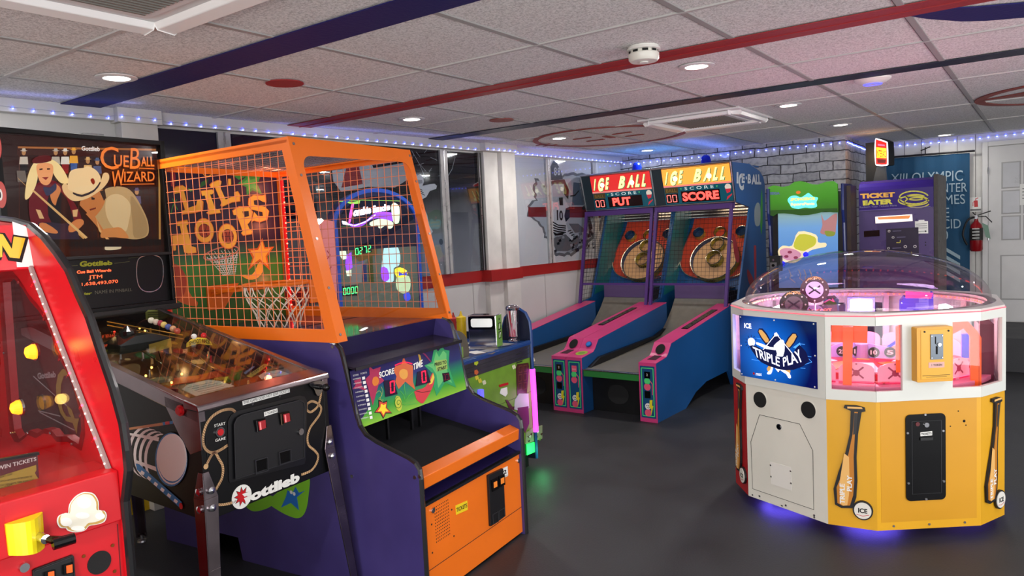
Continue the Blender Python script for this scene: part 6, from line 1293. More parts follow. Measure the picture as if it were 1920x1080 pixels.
            b.build('side_print', sidep); b = MB(); b.prism(SR, smoothpts(s6((150, 335), (180, 350), (240, 480), (250, 600), (200, 560), (160, 450)), 3, True), 0, .001, mat('side_red'), px=True); b.prism(SR, s6((240, 0), (272, 0), (275, 500), (250, 520)), 0, .001, mat('side_red'), px=True)
            b.build('side_print', sidep)
    b = MB(); b.box(.018, IW-.018, 2.36, 2.39, .6, 1.8, mat('corrugated_back', '3a363c', .3, .6)); b.box(.018, IW-.018, 1.56, 2.3, 1.89, 1.905, iblue)
    for k in range(12): b.box(.02, IW-.02, 2.35, 2.36, 1.30+k*.03, 1.31+k*.03, alum)
    b.build('cabinet_back', t)
    for ua, d in ((.019, 1), (IW-.021, -1)): b = MB(); b.prism(Pl(T, (ua, 0, 0), (0, 1, 0), (0, 0, 1)), [(1.68, .74), (1.95, .78), (2.36, 1.46), (2.36, 1.80), (2.1, 1.80), (2.0, 1.52)], 0, .002, teal); b.build('inner_side', t)
    b = MB(); b.box(.137, IW-.137, 1.67, 1.69, .715, .835, ipurp2); b.box(.137, IW-.137, 1.69, 1.96, .79, .80, black); b.build('kick_board', t, bevel=.004)
    # target board
    TB = T.plane((0, 1.95, .80), (1, 0, 0), (0, .27, .44)); LT = .775
    def tpx(x, y): # crop coords on the right machine
        r = Pl(IR, (0, 1.95, .80), (1, 0, 0), (0, .27, .44)); return r.px(*aq((x, y))[0])
    b = MB(); b.rect(TB, .02, IW-.02, -.03, LT, -.01, 0, iblue)
    U = [(1020, 255), (960, 400), (912, 540), (915, 620), (960, 695), (1060, 738), (1180, 748)]; L_ = [tpx(*p) for p in U]; cx = tpx(1210, 690)[0]
    outl = smoothpts(L_, 4); mir = [(2*.375-a, c) for a, c in outl][::-1]; outl = [p for p in outl if p[0] < .375]+[p for p in mir if p[0] > .375]
    b.prism(TB, outl+[(outl[-1][0], LT-.02), (outl[0][0], LT-.02)], 0, .004, coral); bb_ = b.build('target_board', t)
    b = MB(); b.tube([TB.at(a, c, .02) for a, c in outl], .006, alum, 5)
    b.prism(TB, outl+[(a, c) for a, c in outl[::-1]], .004, .004, alum) if False else None; b.build('board_fence', bb_)
    def ring(c, r, h, wall, inner, txt, cup=None):
        b = MB(); n = 32
        for rr_, m_ in ((r, wall), (r-.006, inner)):
            vs = []; 
            for k in range(n): a = 2*math.pi*k/n; x = c[0]+rr_*math.cos(a); y = c[1]+rr_*math.sin(a); vs += [tuple(TB.at(x, y, .004)), tuple(TB.at(x, y, h*(1.0 if r < .1 else (.9-.1*math.sin(a)))))]
            b.add(vs, [(2*k, 2*((k+1) % n), 2*((k+1) % n)+1, 2*k+1) for k in range(n)], m_)
        b.tube([TB.at(c[0]+(r-.003)*math.cos(2*math.pi*k/n), c[1]+(r-.003)*math.sin(2*math.pi*k/n), h*(1.0 if r < .1 else (.9-.1*math.sin(2*math.pi*k/n)))) for k in range(n)], .0035, alum, 5, closed=True)
        if cup: b.disc(TB, c, r-.006, .004, .006, cup, 28)
        if txt:   # numerals bent around the outside of the ring
            vs_, fs_, asp = font_tris(txt, .02); w_ = min(1.3, h*.5*asp/r)
            vs2 = []
            for x, y in vs_: a = -math.pi/2+(x-.5)*w_; rr_ = r+.0015; vs2.append(tuple(TB.at(c[0]+rr_*math.cos(a), c[1]+rr_*math.sin(a), .006+h*(.18+.5*y))))
            b.add(vs2, fs_, inkk)
            vs2 = []
            for x, y in vs_: a = math.pi/2-(x-.5)*w_; rr_ = r-.009; vs2.append(tuple(TB.at(c[0]+rr_*math.cos(a), c[1]+rr_*math.sin(a), .006+h*(.3+.45*y))))
            b.add(vs2, fs_, inkk)
        return b.build('target_ring', bb_)
    um = .375; c1 = tpx(1228, 560); c2 = tpx(1262, 440); c3 = tpx(1300, 325); c4 = tpx(1075, 330); cb = tpx(1240, 560)
    ring((um, cb[1]+.0), .235, .07, ringy, ringb, '1000', creamt)
    ring((um, c1[1]+.0), .078, .07, ringy, ringy, '5000', mat('cup_grey2', '6a6460', .5)); ring((um+.0, c2[1]+.02), .068, .06, ringy, ringy, '3000', mat('cup_blue', '1c3a60', .5)); ring((um, c3[1]+.02), .060, .055, ringy, ringy, '4000', coral)
    ring((c4[0]+.02, c4[1]+.02), .056, .055, mat('gold_ring', 'b89838', .35), ringb, None, ringb); ring((IW-c4[0]-.02, c4[1]+.02), .056, .055, mat('gold_ring'), ringb, None, ringb)
    # cage: purple frame, front wires, side wires
    fv = lambda z: 1.40+(z-.68)/(1.54-.68)*(.19)
    b = MB()
    for ua in (.008, IW-.034):
        b.hexa([(ua, fv(.66)-.012, .66), (ua+.026, fv(.66)-.012, .66), (ua+.026, fv(.66)+.014, .66), (ua, fv(.66)+.014, .66), (ua, fv(1.56)-.012, 1.56), (ua+.026, fv(1.56)-.012, 1.56), (ua+.026, fv(1.56)+.014, 1.56), (ua, fv(1.56)+.014, 1.56)], ipurp)
    b.hexa([(.03, fv(.86), .855), (IW-.03, fv(.86), .855), (IW-.03, fv(.86)+.012, .855), (.03, fv(.86)+.012, .855), (.03, fv(.86), .875), (IW-.03, fv(.86), .875), (IW-.03, fv(.86)+.012, .875), (.03, fv(.86)+.012, .875)], ipurp)
    b.box(.008, IW-.008, fv(1.53)-.01, fv(1.53)+.05, 1.515, 1.56, ipurp); b.build('cage_frame', t)
    b = MB(); wm = mat('dark_screen_wire', '2a2430', .35, .6)
    for k in range(19): u = .035+k*.0378; b.tube([(u, fv(.875)+.004, .875), (u, fv(1.53)+.004, 1.53)], .0013, wm, 4)
    for k in range(17): z_ = .90+k*.0378; b.tube([(.03, fv(z_)+.006, z_), (IW-.03, fv(z_)+.006, z_)], .0013, wm, 4)
    b.build('front_screen', t)
    for ua in (.012, IW-.016):
        b = MB()
        for k in range(20):
            z_ = .72+k*.041; b.tube([(ua, fv(z_), z_), (ua, 1.66+(z_-.72)*.42, z_)], .0015, wm, 4)
        for k in range(5):
            f_ = (k+1)/6; b.tube([(ua, fv(.70)*(1-f_)+1.65*f_, .70), (ua, fv(1.53)*(1-f_)+1.99*f_, 1.53)], .0015, wm, 4)
        b.build('side_screen', t)
    # marquee
    SG = T.plane((0, 1.625, 1.57), (1, 0, 0), (0, -.088, .34)); LG = math.hypot(.088, .34)
    R0 = Pl(IR, (0, 1.625, 1.57), (1, 0, 0), (0, -.088, .34)); RL = Pl(IL, (0, 1.625, 1.57), (1, 0, 0), (0, -.088, .34)); RP = R0 if which == 'R' else RL
    b = MB(); b.rect(SG, 0, IW, 0, LG, -.03, 0, mat('marquee_box', '1e2428', .4)); b.rect(SG, 0, .10, .01, LG-.01, 0, .003, mat('marquee_dark_end', '22323a', .4)); hd = b.build('marquee_box', t)
    b = MB(); b.tube([SG.at(0, LG, .004), SG.at(IW, LG, .004)], .010, alum, 8); b.tube([SG.at(0, 0, .004), SG.at(IW, 0, .004)], .010, alum, 8); b.tube([SG.at(0, 0, .003), SG.at(0, LG, .003)], .007, alum, 8); b.tube([SG.at(IW, 0, .003), SG.at(IW, LG, .003)], .007, alum, 8); b.build('marquee_trim', hd)
    b = MB(); bright = which == 'R'
    top_ = mat('marquee_print_R', 'f0a848', .2, emit='f09838', es=1.0) if bright else mat('marquee_print_L', 'c82830', .2, emit='d83028', es=.75)
    a0 = .105; a1 = IW-.012; b.rect(SG, a0, a1, .175, LG-.015, 0, .003, top_); b.rect(SG, a0, a1, .012, .175, 0, .003, mat('marquee_teal', '145060', .2, emit='145868', es=.3))
    b.rect(SG, a0, a1, .170, .185, .003, .0036, mat('marquee_pinkline', 'e87878', .3, emit='e88878', es=.6))
    letc = mat('ice_letter', 'f4e898', .2, emit='f8e888', es=1.6); lets = mat('ice_letter_shade', '2a7a58', .2, emit='2a7a58', es=.5)
    sx = a0+.03; W_ = a1-a0-.02
    for dx, m_, h_ in ((.006, lets, .0038), (0, letc, .0046)):
        for s_, f0, f1, y0, y1 in (('I', .03, .10, .20, .31), ('C', .11, .25, .185, .315), ('E', .24, .34, .20, .315), ('B', .47, .62, .20, .315), ('A', .62, .76, .20, .315), ('L', .76, .87, .20, .315), ('L', .87, .97, .20, .315)):
            q = [(a0+W_*f0+dx, y0-dx), (a0+W_*f1+dx-.02, y0-dx), (a0+W_*f1+dx, y1-dx), (a0+W_*f0+dx+.02, y1-dx)]; b.text(SG, s_, q, m_, h_, .05, shear=.3, px=False)
    for f0 in (.20, .72): b.disc(SG, (a0+W_*f0, .245), .022, .0046, .005, glow('marquee_hot_bulb', 'fff4c8', 5), 18)
    wl2 = mat('score_word', 'c8dcd8', .3, emit='c8dcd8', es=.5); b.text(SG, 'S C O R E', [(a0+.2, .135), (a0+.47, .135), (a0+.47, .162), (a0+.2, .162)], wl2, .0045, .01, px=False)
    for a in (a0+.165, a0+.50): b.prism(SG, [(a-.010, .155), (a+.010, .155), (a, .138)], .003, .0045, gr2_ if False else mat('green_border_print', '50d878', .4))
    b.rect(SG, a0+.01, a0+.13, .022, .11, .003, .004, mat('led_window', '1c0406', .2)); b.rect(SG, a0+.16, a0+.52, .022, .125, .003, .004, mat('led_window')); b.rect(SG, a0+.005, a0+.135, .115, .165, .003, .0036, mat('ball_count_print', '5a4a28', .3))
    b.text(SG, 'BALL', [(a0+.02, .125), (a0+.12, .125), (a0+.12, .155), (a0+.02, .155)], mat('dull_gold', '98803c', .4), .004, px=False)
    b.disc(SG, (a1-.035, .135), .028, .003, .004, mat('ice_cream_white', 'e0d8c8', .3, emit='e0d8c8', es=.3), 16); b.prism(SG, [(a1-.06, .12), (a1-.01, .12), (a1-.02, .09), (a1-.05, .08)], .003, .0046, mat('cone_red', 'c83040', .3, emit='c83040', es=.3)); b.prism(SG, [(a1-.06, .02), (a1-.01, .06), (a1-.005, .075), (a1-.05, .05)], .003, .0046, mat('cone_red'))
    b.build('marquee_print', hd, label='lit printed marquee with pale slanting letters')
    b = MB(); rd = glow('alley_led', 'ff4038', 3.4)
    for k in range(2): seven(b, SG, '0', [(a0+.018+k*.055, .032), (a0+.060+k*.055, .032), (a0+.060+k*.055, .10), (a0+.018+k*.055, .10)], glow('alley_led_dim', 'f07068', 2.0), .0055, .16)
    b.build('led_digits', hd); b = MB()
    if which == 'R': b.text(SG, 'SCORE', [(a0+.17, .034), (a0+.51, .034), (a0+.51, .113), (a0+.17, .113)], rd, .0055, .045, px=False)
    else: b.text(SG, 'PUT', [(a0+.205, .034), (a0+.40, .034), (a0+.40, .113), (a0+.205, .113)], rd, .0055, .045, px=False)
    b.build('led_text', hd, label='red lights spelling '+('SCORE' if which == 'R' else 'PUT'))
    # beacon on top
    cu = .36 if which == 'R' else .40; b = MB(); b.lathe([(.052, 0), (.052, .02), (.046, .022)], black, (cu, 1.95, 1.909), n=20); bc = b.build('beacon_base', t)
    b = MB(); b.lathe([(.046, .02), (.047, .07), (.038, .10), (.02, .115), (.0001, .118)], mat('blue_beacon_glass', '08189a', .08, emit='1028d0', es=.12), (cu, 1.95, 1.909), n=24); b.build('beacon_dome', bc, smooth=True, label='dark blue beacon dome')
    for uu, e in ((.375, 1.3),): add_light('target_lamp', 'AREA', (uu, 1.78, 1.54), e, (1.0, .72, .42), .5, .06, parent=t).rotation_euler = (math.radians(28), 0, 0)
    return t
alley(IR, 'R'); alley(IL, 'L')
# ================================================================ TWELVE SIDED BASEBALL PUSHER
TPc = (3.983, 0.758); a0_ = -113.3
pts12 = []; p = np.array([3.537, 1.194])
for k in range(12):
    pts12.append(p.copy()); l = .447 if k % 2 == 0 else .195; a = math.radians(a0_+30*k); p = p+l*np.array([math.cos(a), math.sin(a)])
TF = Fr((TPc[0], TPc[1], 0), 0)
loc12 = [(q[0]-TPc[0], q[1]-TPc[1]) for q in pts12]
tt = thing('baseball_pusher_game', TF, 'twelve sided white and yellow baseball coin game under a big clear dome', 'arcade game')
yel2 = mat('yellow_side_paint', 'dca21a', .38, noise=.05, nscale=4); yel3 = mat('yellow_trim_paint', 'e0ab22', .3); red3 = mat('red_side_paint', 'b01018', .3); offw = mat('off_white_laminate', 'dcdad0', .35, noise=.05, nscale=4)
def face(k, h=0.0):
    A = np.array([*loc12[k % 12], 0]); B = np.array([*loc12[(k+1) % 12], 0]); u = (B-A)/np.linalg.norm(B-A)
    return Pl(TF, A, u, (0, 0, 1)), float(np.linalg.norm(B-A))
ZB, ZS, ZT = .05, .61, .975
cols = {0: offw, 1: yel2, 2: yel2, 3: yel2, 11: red3, 10: red3, 9: red3}
for k in range(12):
    pl, L = face(k); m_ = cols.get(k, [yel2, offw, mat('blue_side_paint', '1c4a9a', .35)][(k//4) % 3])
    b = MB(); b.rect(pl, 0, L, ZB, ZS, -.016, 0, m_)
    if k % 2 == 0 and k != 0: b.rect(pl, .018, L-.018, ZB+.035, ZS, 0, .0008, mat('yellow_panel_inset', 'cf9316', .42, noise=.06, nscale=3) if m_ is yel2 else m_); 
    if k % 2 == 0:
        for j in range(3): b.disc(pl, (.07+j*(L-.14)/2, ZB+.018), .005, .0, .003, steel, 8)
    o = b.build('base_panel', tt)
    if k % 2 == 1:   # bat and ball cut-outs on every narrow side
        b = MB(); bw = mat('bat_wood', 'c07a24', .35); bw2 = mat('bat_wood_light', 'e8b468', .35)
        def P_(q, h0, h1, m): b.prism(pl, [(x*L/.195, z_) for x, z_ in q], h0, h1, m)
        bat = [(.083, .572), (.130, .578), (.142, .590), (.136, .604), (.10, .602), (.068, .598), (.055, .585)]
        outb = [(.030, .125), (.055, .112), (.100, .118), (.115, .17), (.120, .25), (.118, .36), (.125, .47), (.140, .575), (.155, .580), (.152, .597), (.120, .605), (.075, .603), (.070, .590), (.098, .578), (.093, .47), (.075, .38), (.045, .28), (.025, .20)]
        outb = [(x, .03+z_*.93) for x, z_ in outb]
        P_(outb, .001, .010, black)
        inb = [(.040, .135), (.060, .125), (.090, .130), (.103, .18), (.108, .25), (.107, .36), (.113, .47), (.126, .575), (.112, .575), (.104, .47), (.088, .38), (.062, .28), (.038, .21)]; inb = [(x, .03+z_*.93) for x, z_ in inb]
        P_(inb, .010, .012, bw); P_([(x*.55+.03, z_) for x, z_ in inb[:6]]+[(.07, .38), (.05, .25)], .012, .0124, bw2)
        P_([(.112, .56), (.126, .56), (.119, .47), (.106, .465)], .0124, .0134, mat('bat_grip', '2c2a2a', .5)); P_([(.085, .578), (.145, .580), (.140, .588), (.085, .586)], .0124, .0134, bw2)
        f_ = L/.195
        b.text(pl, 'TRIPLE', [(.070*f_, .155), (.070*f_, .245), (.050*f_, .245), (.050*f_, .155)], paperw, .0140, .03, px=False); b.text(pl, 'PLAY', [(.098*f_, .215), (.100*f_, .285), (.080*f_, .285), (.078*f_, .215)], paperw, .0140, .03, px=False)
        b.disc(pl, (.140*f_, .135), .040, .001, .011, black, 24, rb=.042); b.disc(pl, (.140*f_, .135), .034, .011, .014, mat('baseball_white', 'e0ddd4', .4), 24, rb=.036)
        b.text(pl, 'ICE', [(.122*f_, .125), (.158*f_, .125), (.158*f_, .146), (.122*f_, .146)], inkk, .0145, .04, px=False); b.line(pl, [(.115*f_, .117), (.14*f_, .112), (.165*f_, .120)], .002, .014, .0145, redp)
        b.build('bat_and_ball', o, label='printed bat and baseball panel')
# white door side: speakers, locked service door
pl0, L0 = face(0); dq = crop(1340, 740, 3.8577); tq = crop(1340, 540, 4.909)
for c in ((.085, .545), (.355, .545)): b = MB(); b.disc(pl0, c, .043, .0, .002, offw, 28, hole=.039); b.disc(pl0, c, .038, .0005, .0016, mat('speaker_black', '0a0a0c', .9), 28); b.build('speaker', tt)
b = MB(); do_ = pl0.P(dq((325, 145), (615, 212), (710, 405), (718, 832), (275, 680), (262, 340))); b.line(pl0, do_, .0022, .0, .0012, mat('door_gap', '3a3a38', .8), closed=True)
for q in (((412, 510), (550, 530)),): pass
hp = pl0.P(dq((402, 485), (552, 525), (558, 695), (408, 645))); b.prism(pl0, hp, 0, .001, mat('patch_plate', 'e2e0da', .45))
for (x, y) in ((406, 510), (550, 553), (409, 592), (553, 640), (275, 725), (488, 803), (722, 887)): b.disc(pl0, dq((x, y))[0], .004, 0, .0025, steel, 8, px=True)
b.disc(pl0, dq((468, 232))[0], .014, 0, .004, chrome, 18, px=True); b.disc(pl0, dq((468, 232))[0], .009, .004, .006, blackg, 16, px=True)
b.build('service_door', tt, label='white service door with a round lock')
# ticket door on the wide yellow side
pl2, L2 = face(2); eq = crop(1580, 740, 3.856)
def rp(pl, cr, x0, y0, x1, y1): A = pl.px(*cr((x0, y1))[0]); B = pl.px(*cr((x1, y0))[0]); return A[0], B[0], A[1], B[1]
a0, a1, c0, c1 = rp(pl2, eq, 455, 130, 738, 768); b = MB(); b.prism(pl2, rrect(a0, a1, c0, c1, .02), 0, .006, blackg); b.line(pl2, [(a0+.025, c0+.03), (a1-.02, c0+.03), (a1-.02, c1-.03), (a0+.025, c1-.03)], .003, .006, .008, mat('door_ridge', '26262a'), closed=True)
for (x, y) in ((590, 142), (720, 258), (463, 275), (725, 622), (470, 637), (598, 752)): b.disc(pl2, eq((x, y))[0], .005, .006, .009, steel, 8, px=True)
tkd = b.build('ticket_door', tt)
b = MB(); b.prism(pl2, eq((555, 270), (640, 260), (640, 290), (556, 298)), .0062, .0075, paperw, px=True); b.text(pl2, 'TICKETS', eq((560, 292), (636, 284), (636, 268), (560, 275)), inkk, .008, .03); b.rect(pl2, *[v for v in (pl2.px(*eq((552, 320))[0])[0], pl2.px(*eq((642, 320))[0])[0], pl2.px(*eq((600, 325))[0])[1], pl2.px(*eq((600, 305))[0])[1])], .006, .012, black)
b.disc(pl2, eq((598, 215))[0], .010, .006, .012, chrome, 14, px=True); b.disc(pl2, eq((535, 210))[0], .009, .006, .009, mat('dark_red_led', '5a1018', .4), 14, px=True)
b.build('ticket_slot', tkd)
b = MB()
for (x, y, r_) in ((835, 118, .003), (877, 190, .006), (890, 220, .003), (778, 228, .003)): b.disc(pl2, eq((x, y))[0], r_, .0008, .0016, dark_hole, 8, px=True)
b.build('screw_hole', tt)
b = MB(); b.box(-.35, .35, -.35, .35, .02, .05, black); b.build('base_plate', tt)
for (x, y) in ((-.42, -.12), (-.42, -.02), (-.2, .35), (.3, .2), (.2, -.35)): b = MB(); b.lathe([(.028, 0), (.028, .012), (.010, .016), (.010, .05)], steel, (x, y, 0), n=16); b.build('leveling_foot', tt)
# upper frame
wf = mat('upper_white_frame', 'd6d8d2', .3); pk_edge = mat('pink_lit_edge', 'f06878', .3, emit='ff5060', es=.9)
win_holes = {}
def upper(k, posts, zs=.655, zt=.935):
    pl, L = face(k); b = MB(); b.rect(pl, 0, L, ZS, zs, -.012, .004, wf); b.rect(pl, 0, L, zt, ZT, -.012, .004, wf)
    for x0, x1 in posts: b.rect(pl, x0, min(x1, L), zs, zt, -.012, .004, wf)
    b.build('upper_frame', tt); g = MB(); g.rect(pl, 0, L, zs, zt, -.010, -.006, clear('window_acrylic', 'f6f2f4', .05, .01)); g.build('window_pane', tt)
upper(0, [(0, .447)]); upper(1, [(0, .022)]); upper(2, [(.112, .325)]); upper(3, [(.165, .195)]); upper(4, [(0, .02), (.2, .447)]); upper(5, [(0, .02)]); upper(6, [(.0, .447)]); upper(7, [(0, .03), (.16, .195)], .70, .905); upper(8, [(0, .04), (.17, .29), (.40, .447)], .70, .905); upper(9, [(0, .03), (.165, .195)], .70, .905); upper(10, [(0, .03), (.25, .447)], .70, .905); upper(11, [(0, .025), (.17, .195)])
# screen
a0, a1, c0, c1 = rp(pl0, tq, 232, 262, 952, 960); q = pl0.P(tq((232, 258), (945, 325), (960, 962), (248, 830))); a0, a1 = q[0][0]+.002, q[1][0]; c0, c1 = .648, .945
scr = mat('screen_blue', '0a3a98', .12, emit='0a48c8', es=.75); nt = scr.node_tree; bs = nt.nodes['Principled BSDF']; tc = nt.nodes.new('ShaderNodeTexCoord'); gr = nt.nodes.new('ShaderNodeTexGradient'); gr.gradient_type = 'SPHERICAL'; mp = nt.nodes.new('ShaderNodeMapping')
cpt = pl0.at((a0*.6+a1*.4), (c0+c1)/2-.02, 0); mp.vector_type = 'POINT'; mp.inputs['Scale'].default_value = (4.2, 4.2, 4.2); mp.inputs['Location'].default_value = tuple(-4.2*cpt); nt.links.new(tc.outputs['Object'], mp.inputs[0]); nt.links.new(mp.outputs[0], gr.inputs[0]); rpm = nt.nodes.new('ShaderNodeValToRGB'); rpm.color_ramp.elements[0].color = (*lin('030c48'), 1); rpm.color_ramp.elements[1].color = (*lin('1470e0'), 1); nt.links.new(gr.outputs[1], rpm.inputs[0]); nt.links.new(rpm.outputs[0], bs.inputs['Emission Color']); nt.links.new(rpm.outputs[0], bs.inputs['Base Color'])
b = MB(); b.rect(pl0, a0, a1, c0, c1, .004, .007, scr)
for f0, f1 in ((.02, .03), (.48, .03), (.97, .03), (.02, .5), (.98, .5), (.02, .97), (.48, .97), (.97, .97)): b.disc(pl0, (a0+(a1-a0)*f0, c1-(c1-c0)*f1), .0035, .007, .009, paperw, 8)
so_ = b.build('display_panel', tt, label='lit blue panel with bats, a diamond and a white batter outline')
b = MB(); wg = mat('panel_white', 'e8ecf8', .3, emit='e8ecff', es=.8); tn = mat('panel_tan', 'd8a860', .3, emit='d8a058', es=.5); nv = mat('panel_navy', '081040', .3, emit='0a1450', es=.4); skyl = mat('panel_sky', '50a0ff', .3, emit='50a0ff', es=.8)
def sc2(pts, m, h, sm=0): q = tq(*pts); q = smoothpts(q, sm, True) if sm else q; b.prism(pl0, q, h, h, m, px=True)
for q in (((350, 655), (450, 675)), ((390, 460), (440, 468)), ((780, 510), (840, 518)), ((860, 625), (900, 632)), ((800, 735), (845, 738)), ((780, 555), (905, 680)), ((905, 680), (830, 705))): b.line(pl0, tq(*q), .002, .0074, .0074, skyl, px=True)
sc2([(730, 545), (795, 500), (810, 560), (770, 560)], skyl, .0072)
sc2([(405, 400), (450, 370), (525, 480), (480, 520)], nv, .0076, 2); sc2([(415, 400), (445, 385), (510, 475), (480, 500)], tn, .0080, 2)
sc2([(725, 410), (778, 445), (700, 560), (655, 510)], nv, .0076, 2); sc2([(730, 420), (765, 445), (700, 545), (668, 510)], tn, .0080, 2)
sc2([(490, 740), (520, 705), (540, 730), (510, 770)], tn, .0078, 2); sc2([(660, 735), (705, 750), (700, 785), (665, 770)], tn, .0078, 2)
sc2([(440, 575), (575, 405), (735, 600), (600, 780)], nv, .0082); b.line(pl0, tq((450, 575), (578, 420), (725, 600)), .005, .0085, .0085, wg, px=True); sc2([(560, 415), (580, 405), (605, 440), (560, 445)], wg, .0086); sc2([(565, 735), (600, 730), (612, 750), (598, 775)], wg, .0086)
sc2([(318, 475), (345, 455), (375, 470), (385, 505), (360, 540), (325, 520)], wg, .0092, 3)
for k in range(12): a = k*.523; b.line(pl0, tq((348+40*math.cos(a), 497+44*math.sin(a)), (348+58*math.cos(a), 497+66*math.sin(a))), .003, .0078, .0078, nv, px=True)
sc2([(395, 495), (430, 505), (520, 540), (575, 545), (570, 570), (490, 560), (395, 515)], wg, .0092)
sc2([(555, 530), (610, 480), (640, 475), (655, 510), (655, 580), (640, 630), (635, 690), (640, 740), (700, 780), (715, 825), (690, 825), (670, 790), (610, 750), (600, 700), (560, 710), (545, 750), (530, 790), (495, 790), (500, 770), (525, 750), (535, 700), (570, 640), (585, 600), (570, 560)], wg, .0090, 2)
sc2([(335, 530), (400, 535), (500, 590), (590, 625), (665, 625), (740, 590), (795, 520), (885, 665), (740, 750), (590, 742), (440, 680), (380, 610)], nv, .0096, 2)
b.text(pl0, 'TRIPLE', [pl0.px(*p_) for p_ in tq((385, 628), (612, 722), (612, 640), (362, 535))], wg, .0102, .02, px=False); b.text(pl0, 'PLAY', [pl0.px(*p_) for p_ in tq((645, 722), (838, 672), (790, 560), (640, 640))], wg, .0102, .02, px=False)
b.text(pl0, 'ICE', tq((282, 365), (350, 375), (345, 325), (282, 320)), wg, .008, .04); b.disc(pl0, tq((370, 785))[0], .006, .0074, .0078, redp, 12, px=True); b.text(pl0, 'max', tq((390, 803), (445, 808), (445, 785), (390, 780)), wg, .008, .02)
b.build('panel_print', so_)
# token box
b = MB(); tb = crop(1700, 540, 4.5); a0, a1, c0, c1 = rp(pl2, tb, 45, 290, 335, 730); b.prism(pl2, rrect(a0-.004, a1, .695, .925, .006), .004, .045, mat('token_box_yellow', 'd99a10', .35)); b.rect(pl2, a0+.012, a1-.008, .708, .915, .045, .0465, mat('token_box_face', 'dda41c', .35)); tbx = b.build('token_box', tt, bevel=.002)
am = (a0+a1)/2; TP4 = TF.plane(pl2.at(0, 0, .0465), pl2.u, pl2.v); b = MB(); b.rect(TP4, am-.022, am+.030, .79, .895, 0, .003, mat('slot_plate', '5a6066', .3, .9)); b.rect(TP4, am-.004, am+.000, .855, .885, .003, .004, dark_hole); b.rect(TP4, am+.0, am+.006, .812, .845, .003, .005, dark_hole); b.disc(TP4, (am+.012, .852), .007, .003, .010, chrome, 12)
for dx, dz in ((-.018, .888), (.026, .888), (-.018, .797), (.026, .797)): b.disc(TP4, (am+dx, dz), .0025, .003, .005, steel, 8)
b.build('coin_plate', tbx)
b = MB(); b.rect(TP4, am-.03, am+.036, .755, .778, 0, .001, mat('label_pink', 'd8a8a0', .5)); b.text(TP4, '1 TOKEN', [(am-.018, .762), (am+.026, .762), (am+.026, .771), (am-.018, .771)], inkk, .0015, .01, px=False); b.build('token_label', tbx); b = MB(); b.rect(TP4, a0+.018, a1-.014, .722, .7235, 0, .001, inkk); b.rect(TP4, am-.04, am+.046, .716, .717, 0, .001, inkk)
for dx in (-.05, .05): b.disc(TP4, (am+.004+dx, .907), .004, 0, .002, inkk, 8)
b.build('token_box_screws', tbx)
# top rim, lit edge, dome
b = MB(); n = 48; R1 = .50; TOPP = TF.top(.975)
outer = [tuple(q) for q in loc12]; inner = [(.53*math.cos(2*math.pi*k/n), .53*math.sin(2*math.pi*k/n)) for k in range(n)]
b.prism(TOPP, outer, 0, .010, mat('rim_white', 'cdcbc8', .3), holes=[inner]); b.build('top_rim', tt)
b = MB(); e_ = [(x*1.004, y*1.004, .974) for x, y in loc12]; b.tube(e_, .003, pk_edge, 5, closed=True); b.build('lit_edge', tt, label='pink glowing edge under the rim')
b = MB(); dm2 = clear('dome_acrylic', 'f4eef2', .06, .012); prof = [(.565, .0), (.555, .004), (.548, .010)]+[(.548*math.cos(t), .010+.235*math.sin(t)) for t in np.linspace(.05, math.pi/2-.001, 18)]; b.lathe(prof, dm2, (0, 0, .985), n=64); b.build('dome', tt, smooth=True, label='large clear dome')
# inside
VF = Fr((TPc[0], TPc[1], 0), -79.2)
def VP(c): # plane facing the viewer side, expressed in the game's own frame
    R_ = TF.A @ VF.A.T; return Pl(TF, R_ @ np.array([0, c, 0]), R_ @ np.array([1.0, 0, 0]), (0, 0, 1))
i6 = crop(1380, 460, 7.2); i7 = crop(1620, 460, 7.2); i3 = crop(1380, 460, 3.6)
b = MB(); b.disc(TF.top(.66), (0, 0), .555, -.02, 0, mat('play_floor_pink', 'e88aa8', .35, emit='e070a0', es=.15), 48); b.disc(TF.top(.66), (0, 0), .42, 0, .03, mat('play_disc_red', 'c02838', .3), 40)
for k in range(12): a = k*math.pi/6+.1; b.prism(TF.top(.69), [(.16*math.cos(a), .16*math.sin(a)), (.40*math.cos(a+.06), .40*math.sin(a+.06)), (.40*math.cos(a+.3), .40*math.sin(a+.3)), (.16*math.cos(a+.4), .16*math.sin(a+.4))], 0, .004, [mat('wedge_white', 'e8dce0', .3), mat('wedge_orange', 'e87830', .3)][k % 2])
for k in range(9): a = k*.7; b.lathe([(.03, 0), (.03, .006)], redp if k % 2 else mat('chip_pink', 'e8a0b0', .3), (.47*math.cos(a), .47*math.sin(a), .661), n=16)
b.build('turning_playfield', tt)
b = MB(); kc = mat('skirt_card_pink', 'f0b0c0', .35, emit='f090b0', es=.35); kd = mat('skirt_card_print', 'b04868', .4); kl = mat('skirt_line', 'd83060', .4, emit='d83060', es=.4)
rs_ = .50
